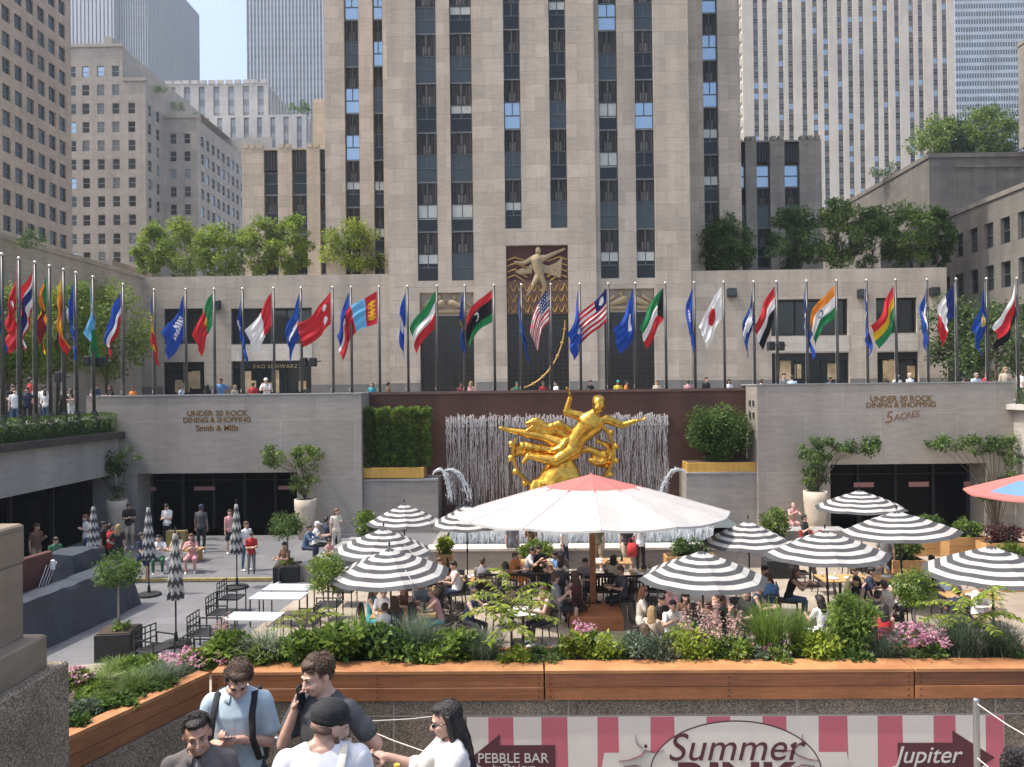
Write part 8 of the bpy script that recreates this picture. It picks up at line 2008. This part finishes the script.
    for A in (B.AL, B.AR): B.foot(s_, A, (0, -1, 0), 0, 1.18)
    link('shoes', fuse(s_, .012, 'shoes', [cloth('white') if shoes is None else shoes], 1), o)
    return o, B, k
def wpt(o, p): return o.matrix_basis @ Vector(p)
def bake(o): return Matrix.Translation(o.location) @ Matrix.Rotation(o.rotation_euler.z, 4, 'Z') @ Matrix.Diagonal((*o.scale, 1))
PHONE = mat('phone_black', (.012, .012, .014), .2, spec=.7); SCR = mat('phone_screen', (.02, .03, .04), .1, spec=.8)
def phone(lb, o, c, ux, uy, uz, w=.072, hgt=.15):
    """slab with case, screen and lens; ux across, uy along, uz out of the screen (figure space)"""
    t = thing('mobile_phone', lb, 'phone'); rot = Matrix((Vector(ux).normalized(), Vector(uy).normalized(), Vector(uz).normalized())).transposed().to_4x4()
    t.matrix_world = bake(o) @ Matrix.Translation(c) @ rot
    mb = MB(); mb.bbox(-w / 2, w / 2, -hgt / 2, hgt / 2, -.005, .004, .003); mb.build('phone_case', PHONE, t); mb = MB(); mb.box(-w / 2 + .004, w / 2 - .004, -hgt / 2 + .006, hgt / 2 - .006, .0041, .0047); mb.build('screen', SCR, t)
    mb = MB(); mb.lathe([(.006, -.0075), (.006, -.0051)], 10, (w * .25, hgt * .38, 0)); mb.build('lens', GL_DARK, t); return t
JEAN = cloth_fold('jeans_dark', (.03, .045, .08)); KHA = cloth_fold('trousers_khaki', (.3, .24, .16))
VEST = cloth_fold('vest_grey', (.135, .12, .115));
o, B, k = figure('smiling dark haired man in a grey zipped top, lowest at the left', 197, 714, 4.5, 14, dict(ul=(.22, .05, -1), fl=(0, -.3, -1), ur=(-.2, .05, -1), fr=(0, -.3, -1), head=(10, 8, -6), neck=.03), SKB, VEST, JEAN, sleeve=.5, collar=True, loose=.014)
facial(B, o, smile=True); hairset(B, o, 'curly', HA['dark'], 1, 1300)
mb = MB(); v = B.nk; mb.tube([v + V3(0, -.085, -.03), v + V3(0, -.135, -.12), v + V3(0, -.15, -.3)], .006, 5); mb.build('zip', STEEL, o)
mb = MB(); loft(mb, [(v + V3(0, -.01, -.075), (1, 0, 0), .10, .088, (0, 0, 1)), (v + V3(0, -.003, -.02), (1, 0, 0), .076, .07, (0, 0, 1)), (v + V3(0, 0, .0), (1, 0, 0), .064, .062, (0, 0, 1))], 18); mb.build('undershirt', cloth('black'), o, smooth=True)
BLUE = cloth_fold('shirt_pale_blue', (.42, .53, .60))
o, B, k = figure('young man in a pale blue shirt with backpack straps looking down at his phone', 238, 660, 5.1, 6, dict(ul=(.22, .0, -1), fl=(-.75, -.72, .42), ur=(-.24, .0, -1), fr=(.62, -.80, .36), head=(14, 34, 4), chest=(0, -.04, 1), neck=.035), SKL, BLUE, JEAN, sleeve=.74, collar=True, loose=.016,
    handL=dict(d=V3(-.8, -.55, .15), pn=V3(-.3, .35, .85), curl=.75), handR=dict(d=V3(.75, -.6, .1), pn=V3(.3, .3, .9), curl=.6))
facial(B, o); hairset(B, o, 'short', HA['brown'], 2, 1500)
mid = (B.WL + B.WR) * .5 + V3(.01, -.075, .055); phone('black phone held in both hands by the man in pale blue', o, mid, (1, 0, 0), (0, -.85, .35), (0, .35, .85))
for q in (-1, 1):
    mb = MB(); mb.tube([B.sh + V3(q * .115, .13, -.10), B.sh + V3(q * .118, .085, .05), B.sh + V3(q * .12, -.03, .055), B.sh + V3(q * .125, -.125, -.06), B.sh + V3(q * .135, -.155, -.20), B.sh + V3(q * .165, -.10, -.36), B.sh + V3(q * .17, .06, -.42)], .022, 8, flat=.35)
    if q < 0: bp = thing('backpack', 'black backpack worn by the man in pale blue, its straps over the shoulders', 'bag'); bp.matrix_world = bake(o)
    mb.build('strap', cloth('black'), bp, smooth=True)
mb = MB(); loft(mb, [(B.sh + V3(0, .21, -.5), (1, 0, 0), .15, .08, (0, 0, 1)), (B.sh + V3(0, .235, -.35), (1, 0, 0), .17, .115, (0, 0, 1)), (B.sh + V3(0, .22, -.1), (1, 0, 0), .15, .095, (0, 0, 1)), (B.sh + V3(0, .19, -.02), (1, 0, 0), .1, .05, (0, 0, 1))], 18); mb.build('bag_body', cloth('black'), bp, smooth=True)
mb = MB(); w_ = B.WL - B.fl * .03; mb.tube([w_ + V3(.03 * math.cos(a), 0, .03 * math.sin(a)) for a in np.linspace(0, 6.28, 13)], .005, 5); mb.build('wristband', cloth('olive'), o)
CHAR = cloth_fold('shirt_charcoal', (.055, .06, .068))
o, B, k = figure('brown haired man in a charcoal T shirt holding a phone to his ear', 317, 654, 4.95, -26, dict(ul=(.55, .35, -.8), fl=(-.35, .2, -.55), ur=(-.22, -.38, -.8), fr=(.42, .02, 1), head=(-16, 16, -4), neck=.035), SKL, CHAR, KHA, sleeve=.72, loose=.014,
    handR=dict(d=V3(.15, .12, 1), pn=V3(.9, .35, 0), curl=.7), handL=dict(curl=.9))
facial(B, o); hairset(B, o, 'short', HA['brown'], 3, 1600)
hp = B.WR + V3(.04, .015, .085); phone('dark phone pressed to the ear of the man in charcoal', o, hp, (0, 1, .2), (.1, -.2, 1), (1, .2, 0))
mb = MB(); loft(mb, [(B.nk + V3(0, -.113, -.16), (1, 0, 0), .075, .03, (0, 0, 1)), (B.nk + V3(0, -.115, -.3), (1, 0, 0), .09, .03, (0, 0, 1)), (B.nk + V3(0, -.11, -.48), (1, 0, 0), .10, .035, (0, 0, 1))], 14); mb.build('shirt_panel', cloth('black'), o, smooth=True)
bp = B.WL + V3(.03, .03, -.05); wb = bake(o) @ bp
t = bag('tote_bag', 'small navy tote bag with a white tag at the hip of the man in charcoal', 'bag', (wb.x + .02, wb.y - .16, wb.z - .22), .085, .035, .22, 'navy'); t.rotation_euler = (0, R(-6), R(20)); mb = MB(); mb.box(-.012, .012, -.045, -.041, .1, .16); mb.build('tag', WHITE, t)
WTEE = cloth_fold('shirt_white', (.72, .72, .75))
o, B, k = figure('bearded man in a white T shirt and black cap seen from behind', 330, 698, 4.15, 188, dict(ul=(.2, -.1, -1), fl=(-.1, -.6, -.6), ur=(-.2, -.1, -1), fr=(.1, -.6, -.6), head=(-52, 14, 0), neck=.0), SKL, WTEE, JEAN, sleeve=.6, loose=.016)
facial(B, o); h, c = B.hr, B.hc
mb = MB(); E = lambda p, r: mb.ellipsoid(c + h @ V3(*p), r, 20, 12, 0, h)
E((0, .012, .052), (.088, .104, .078)); E((0, .01, .03), (.089, .105, .03)); ca = link('cap', fuse(mb, .006, 'cap', [cloth('black')], 2), o)
mb = MB(); v = []; n = 12
for i in range(n + 1):
    a = math.pi + math.pi * i / n
    for r_, z_ in ((.8, .03), (1.0, .022), (1.0, .028), (.8, .036)): v.append(c + h @ V3(.082 * math.cos(a) * (.96 if r_ < 1 else 1), (.098 if r_ < 1 else .128) * math.sin(a) + .008, z_))
mb.add(v, [(4 * i + j, 4 * i + (j + 1) % 4, 4 * i + 4 + (j + 1) % 4, 4 * i + 4 + j) for i in range(n) for j in range(4)]); mb.build('brim', cloth('black'), ca)
mb = MB(); mb.ellipsoid(c + h @ V3(0, .038, -.008), (.0745, .065, .036), 16, 10, 0, h); mb.capsule(c + h @ V3(-.07, .01, -.02), c + h @ V3(-.062, -.02, -.07), .012, .014); mb.capsule(c + h @ V3(.07, .01, -.02), c + h @ V3(.062, -.02, -.07), .012, .014); mb.ellipsoid(c + h @ V3(0, -.045, -.075), (.052, .046, .033), 14, 9, 0, h)
link('hair', fuse(mb, .006, 'hair', [mat('hair_cropped', (.17, .11, .08), .8, var=.3, scale=90, bump=.6, bscale=200)], 2, .003, 40), o)
mb = MB(); s_ = B.sh; mb.tube([s_ + V3(-.11, -.13, -.14), s_ + V3(-.115, -.06, .052), s_ + V3(-.11, .04, .058), s_ + V3(-.095, .115, -.04), s_ + V3(-.06, .14, -.2), s_ + V3(-.02, .145, -.36)], .021, 8, flat=.3); mb.build('bag_strap', cloth('cream'), o, smooth=True)
BLOUSE = cloth_fold('blouse_white', (.70, .68, .65), bump=.7)
kw5 = dict(ul=(.12, -.6, -.8), fl=(-.15, -1, .35), ur=(-.15, -.7, -.7), fr=(.12, -1, .5), head=(-4, 14, 0), neck=.03)
o, B, k = figure('long haired woman in a white blouse and sunglasses holding a phone', 446, 700, 4.7, -78, kw5, SKL, BLOUSE, JEAN, sleeve=1.3, loose=.018, female=True,
    handR=dict(d=V3(.1, -1, .1), pn=V3(.75, 0, .65), curl=.8), handL=dict(d=V3(-.2, -1, .1), pn=V3(-.75, 0, .65), curl=.7))
facial(B, o); hairset(B, o, 'long', HA['dark'], 5, 1100)
h, c = B.hr, B.hc; mb = MB()
for q in (-1, 1): mb.ellipsoid(c + h @ V3(q * .031, -.09, .004), (.026, .008, .019), 14, 8, 0, h); mb.tube([c + h @ V3(q * .056, -.085, .01), c + h @ V3(q * .08, -.03, .012), c + h @ V3(q * .082, .02, .006)], .0035, 5)
mb.tube([c + h @ V3(-.012, -.097, .01), c + h @ V3(.012, -.097, .01)], .003, 5); mb.build('sunglasses', mat('shades_black', (.01, .01, .011), .12, spec=.8), o, smooth=True)
phone('dark phone held up by the woman in white', o, B.WR + V3(.07, -.12, .07), (.9, .1, .3), (.1, -.75, .65), (-.2, .65, .75))
bl_ = (B.WL + B.WR) * .5 + V3(.06, .02, .05); wb = bake(o) @ bl_
t = thing('drink_bottle', 'small bottle with a yellow cap carried by the woman in white', 'bottle', (wb.x + .02, wb.y, wb.z - .06)); mb = MB(); mb.lathe([(.028, -.07), (.03, .03), (.015, .06)], 14); mb.build('bottle_body', GLS, t, smooth=True); mb = MB(); mb.lathe([(.018, .06), (.018, .085)], 12); mb.build('bottle_cap', mat('cap_yellow', (.65, .42, .05), .5), t)
o, B, k = figure('person with dark curly hair cut off at the lower right corner', 1018, 748, 3.95, 170, dict(ul=(.2, .05, -1), fl=(0, -.3, -1), ur=(-.2, .05, -1), fr=(0, -.3, -1), neck=.03), SKB, cloth_fold('shirt_dark', (.04, .03, .03)), JEAN, sleeve=.6, loose=.014)
facial(B, o); hairset(B, o, 'curly', HA['dark'], 8, 1500)
PZ = PZ1 - .025
def pp(kind, lb, px, Y, ytop, wpx, seed, x=None, **k):
    """one plant of the foreground planter: as tall as its top shows at pixel row ytop"""
    Y = PW + .27 + (Y - 5.9) * .5 if px > 200 else Y * 1.16
    xx = XA(px, Y, 650); h = max(.10, ZA(px, ytop, Y) - PZ); r = wpx / 2 * Y / F
    if kind == 'bush': ms = [('foliage', bush_mesh(seed, r, r * .8, h, k.get('m', LF_A), k.get('leaf', .045), k.get('n', 20), k.get('per', 46), asp=k.get('asp', .55))), ('stems', stems_mesh(seed, h, r, 7, .006))]
    elif kind == 'grass': ms = [('blades', grass_mesh(seed, h * 1.12, r * 1.15, k.get('m', LF_G), k.get('n', 520), k.get('w', .0035), k.get('droop', .6)))]
    elif kind == 'frond':
        f, s_ = frond_mesh(seed, h * 1.08, r, LF_Y, k.get('nf', 16), k.get('leaf', .06), BARK); ms = [('fronds', f), ('stems', s_)]
    elif kind == 'flower': ms = [('foliage', bush_mesh(seed, r, r * .8, h * .85, k.get('m', LF_A), .04, 16, 44)), ('blossoms', flower_points_mesh(seed + 1, r * 1.1, r * .8, h * .6, h * 1.02, PINKF, k.get('nh', 24), 26, .034, .022)), ('stems', stems_mesh(seed, h, r, 6, .005))]
    elif kind == 'plume': ms = [('foliage', bush_mesh(seed, r, r * .8, h * .5, LF_A, .05, 18, 46)), ('sprays', plume_mesh(seed + 1, h * .4, h * 1.02, r, BLUSH, k.get('np', 14))), ('stems', stems_mesh(seed, h * .85, r * .6, 9, .004))]
    nm = {'bush': 'shrub', 'grass': 'grass_tuft', 'frond': 'fern_shrub', 'flower': 'flowering_plant', 'plume': 'plume_flower'}[kind]
    plant(nm, lb, {'bush': 'shrub', 'grass': 'ornamental grass', 'frond': 'shrub', 'flower': 'flowers', 'plume': 'flowers'}[kind], (xx, Y, PZ), ms, 'plants in the timber planter', rz=0)
pp('bush', 'blue green low plant at the bottom end of the slanting planter', 82, 4.95, 705, 46, 101, m=LF_G, leaf=.035)
pp('flower', 'pale whitish flowering plant beside the granite pier', 76, 5.4, 668, 34, 102, m=LF_B, nh=10)
pp('grass', 'thin grass in front of the pale flowers on the slanting planter', 108, 5.15, 690, 60, 103, m=LF_B, n=420)
pp('bush', 'dark leafy plant low on the slanting planter', 118, 5.05, 702, 52, 104, m=LF_A, leaf=.04)
pp('grass', 'olive grass tuft in the middle of the slanting planter', 138, 5.35, 672, 66, 105, m=LF_B, n=520)
pp('grass', 'blue green fescue tuft left of the pink flowers', 163, 5.5, 664, 64, 106, m=LF_G, n=620)
pp('flower', 'pink flowers at the bend of the planter', 188, 5.72, 656, 44, 107, m=LF_A, nh=30)
pp('bush', 'leafy plant at the bend, right of the pink flowers', 205, 5.95, 650, 46, 108, m=LF_B, leaf=.05)
pp('grass', 'pale green grass tuft behind the slanting planter board, near the granite pier', 96, 5.5, 676, 60, 143, m=LF_B, n=460)
pp('bush', 'olive green shrub below the blue green fescue on the slanting planter', 152, 5.35, 684, 60, 144, m=LF_A, leaf=.04)
pp('bush', 'bright leafy clump at the back of the slanting planter, left of the pink flowers', 140, 5.75, 660, 54, 145, m=LF_B, leaf=.045)
pp('grass', 'wispy pale grass at the back of the slanting planter', 116, 5.75, 662, 56, 146, m=LF_B, n=420)
pp('bush', 'low bright plant in front of the pale whitish flowers', 96, 5.2, 694, 50, 147, m=LF_B, leaf=.04)
pp('bush', 'dark low plant at the very bottom of the slanting planter', 74, 4.75, 722, 40, 148, m=LF_A, leaf=.035)
pp('bush', 'bright low plant at the rim below the variegated grass', 262, 5.92, 646, 52, 149, m=LF_B, leaf=.05)
pp('bush', 'bright low plant at the rim between the blue grasses', 430, 5.92, 646, 46, 150, m=LF_B, leaf=.045)
pp('bush', 'yellow green low plant at the rim below the fern tree', 515, 5.92, 648, 44, 151, m=LF_Y, leaf=.04)
pp('bush', 'bright low plant at the rim below the tall green grass', 780, 5.92, 648, 50, 152, m=LF_B, leaf=.04)
pp('plume', 'single pale blush plume plant standing tall behind the bend', 223, 6.3, 612, 14, 109, np=4)
pp('bush', 'broad leaved green plant above the young man in pale blue', 232, 6.05, 634, 50, 110, m=LF_B, leaf=.07)
pp('grass', 'variegated pale grass tuft between two broad leaved plants', 266, 6.05, 626, 66, 111, m=[LF_G[2], LF_G[1], leafm('blade_cream', (.42, .44, .30))], n=420, w=.006, droop=.8)
pp('bush', 'large leaved green plant behind the brown haired man, on his left', 296, 6.0, 634, 48, 112, m=LF_B, leaf=.075, n=16)
pp('frond', 'low yellow green fern shrub behind the brown haired man', 306, 6.4, 612, 66, 113, nf=9, leaf=.05)
pp('bush', 'bright large leaved plant right of the brown haired man', 340, 6.05, 622, 56, 114, m=LF_B, leaf=.075, n=20)
pp('grass', 'upright green grass behind the bright large leaved plant', 358, 6.4, 612, 40, 115, m=LF_B, n=300)
pp('bush', 'mid green shrub left of the blue grass', 384, 6.1, 626, 56, 116, m=LF_A, leaf=.06)
pp('bush', 'small dark leaved plant at the planter rim above the parapet joint', 402, 5.92, 640, 40, 117, m=LF_A, leaf=.05)
pp('grass', 'tall blue green grass left of the bright compact shrub', 415, 6.25, 612, 66, 118, n=700)
pp('bush', 'bright compact shrub with rounded leaves between two blue grasses', 454, 6.05, 632, 50, 119, m=LF_B, leaf=.06, n=24)
pp('grass', 'blue green fescue mound at the foot of the yellow green fern tree', 484, 6.1, 630, 62, 120, n=760)
pp('frond', 'tall yellow green fern tree with drooping leaflets before the seated man', 512, 6.35, 574, 96, 121, nf=20, leaf=.062)
pp('bush', 'low dark ground cover right of the fern tree', 545, 6.0, 650, 62, 122, m=LF_A, leaf=.035)
pp('bush', 'lime green shrub left of the small pink flowers', 575, 6.05, 632, 36, 123, m=LF_Y, leaf=.035, n=26)
pp('flower', 'small pink flower head above the lime shrubs', 587, 6.2, 624, 26, 124, m=LF_B, nh=9)
pp('bush', 'lime green shrub right of the small pink flowers', 604, 6.05, 634, 38, 125, m=LF_Y, leaf=.035, n=26)
pp('grass', 'short green grass between the lime shrub and the blue green shrub', 624, 6.15, 634, 34, 126, m=LF_B, n=260)
pp('bush', 'blue green fine leaved shrub before the crowded table', 650, 6.0, 634, 62, 127, m=LF_G, leaf=.03, n=30, per=60)
pp('bush', 'yellow green mounded shrub before the crowded table', 690, 6.05, 626, 58, 128, m=LF_Y, leaf=.035, n=30, per=56)
pp('plume', 'feathery blush plumes before the crowded table', 712, 6.25, 606, 60, 129, np=20)
pp('bush', 'leafy green plant below the blush plumes', 730, 5.98, 640, 56, 130, m=LF_B, leaf=.045)
pp('grass', 'tall upright green grass right of the blush plumes', 768, 6.3, 604, 66, 131, m=LF_B, n=700, w=.0045)
pp('flower', 'pale whitish flower cluster low before the tall green grass', 768, 5.98, 646, 40, 132, m=LF_G, nh=12)
pp('grass', 'second upright green grass left of the lime mound', 800, 6.35, 606, 48, 133, m=LF_B, n=420)
pp('bush', 'compact lime mound before the woman in white', 820, 6.0, 632, 46, 134, m=LF_Y, leaf=.04, n=28)
pp('bush', 'feathery upright green mound, the tallest mass of the right planter', 852, 6.3, 588, 54, 135, m=LF_B, leaf=.06, n=40, per=80, asp=.22)
pp('bush', 'low dark ground cover under the feathery mound', 850, 5.95, 650, 60, 136, m=LF_A, leaf=.035)
pp('grass', 'blue green tuft left of the large pink flowers', 884, 6.05, 632, 50, 137, n=520)
pp('flower', 'large cluster of pink flowers at the right of the planter', 918, 6.02, 628, 52, 138, m=LF_A, nh=40)
pp('grass', 'wide blue fescue mound right of the large pink flowers', 958, 6.15, 616, 70, 139, n=900)
pp('frond', 'yellow green fern shrub below the right edge umbrella', 972, 6.45, 592, 92, 140, nf=16, leaf=.06)
pp('grass', 'blue fescue mound at the right edge', 1002, 6.1, 622, 66, 141, n=800)
pp('bush', 'low green ground cover at the right edge of the planter', 1015, 6.0, 648, 44, 142, m=LF_A, leaf=.04)
w = bpy.data.worlds.new('World'); scene.world = w; w.use_nodes = True
nt = w.node_tree; bg = nt.nodes['Background']
sun_dir = Vector((-.50, -.075, .862)).normalized()
sky = nt.nodes.new('ShaderNodeTexSky'); sky.sky_type = 'NISHITA'; sky.sun_disc = False
el = math.asin(sun_dir.z); az = math.atan2(sun_dir.x, sun_dir.y)
sky.sun_elevation = el; sky.sun_rotation = az; sky.air_density = 1.0; sky.dust_density = 4.5; sky.ozone_density = 1.0
nt.links.new(sky.outputs[0], bg.inputs[0]); bg.inputs[1].default_value = .15
sl = bpy.data.lights.new('sun', 'SUN'); sl.energy = 2.35; sl.angle = R(.53); sl.color = (1, .95, .87)
so = bpy.data.objects.new('sun', sl); COL.objects.link(so); so.location = (-30, -5, 60); so.rotation_euler = (-sun_dir).to_track_quat('-Z', 'Y').to_euler()
scene.view_settings.view_transform = 'Standard'; scene.view_settings.look = 'None'; scene.view_settings.gamma = 1.0; scene.view_settings.use_curve_mapping = False
scene.view_settings.exposure = 1.08
mb = MB(); mb.box(-398, 398, -40, 468, -1, 246)
hz, hnt, hb_ = nodes('haze_air'); hnt.nodes.remove(hb_); pv = hnt.nodes.new('ShaderNodeVolumePrincipled'); pv.inputs['Color'].default_value = (.80, .88, .97, 1); pv.inputs['Density'].default_value = .0004; pv.inputs['Anisotropy'].default_value = .3
hnt.links.new(pv.outputs[0], hnt.nodes['Material Output'].inputs['Volume'])
mb.build('haze', hz, kind='stuff')
scene.render.engine = 'CYCLES'; scene.cycles.max_bounces = 5; scene.cycles.diffuse_bounces = 3; scene.cycles.glossy_bounces = 3; scene.cycles.transmission_bounces = 4; scene.cycles.transparent_max_bounces = 4
scene.cycles.use_denoising = True
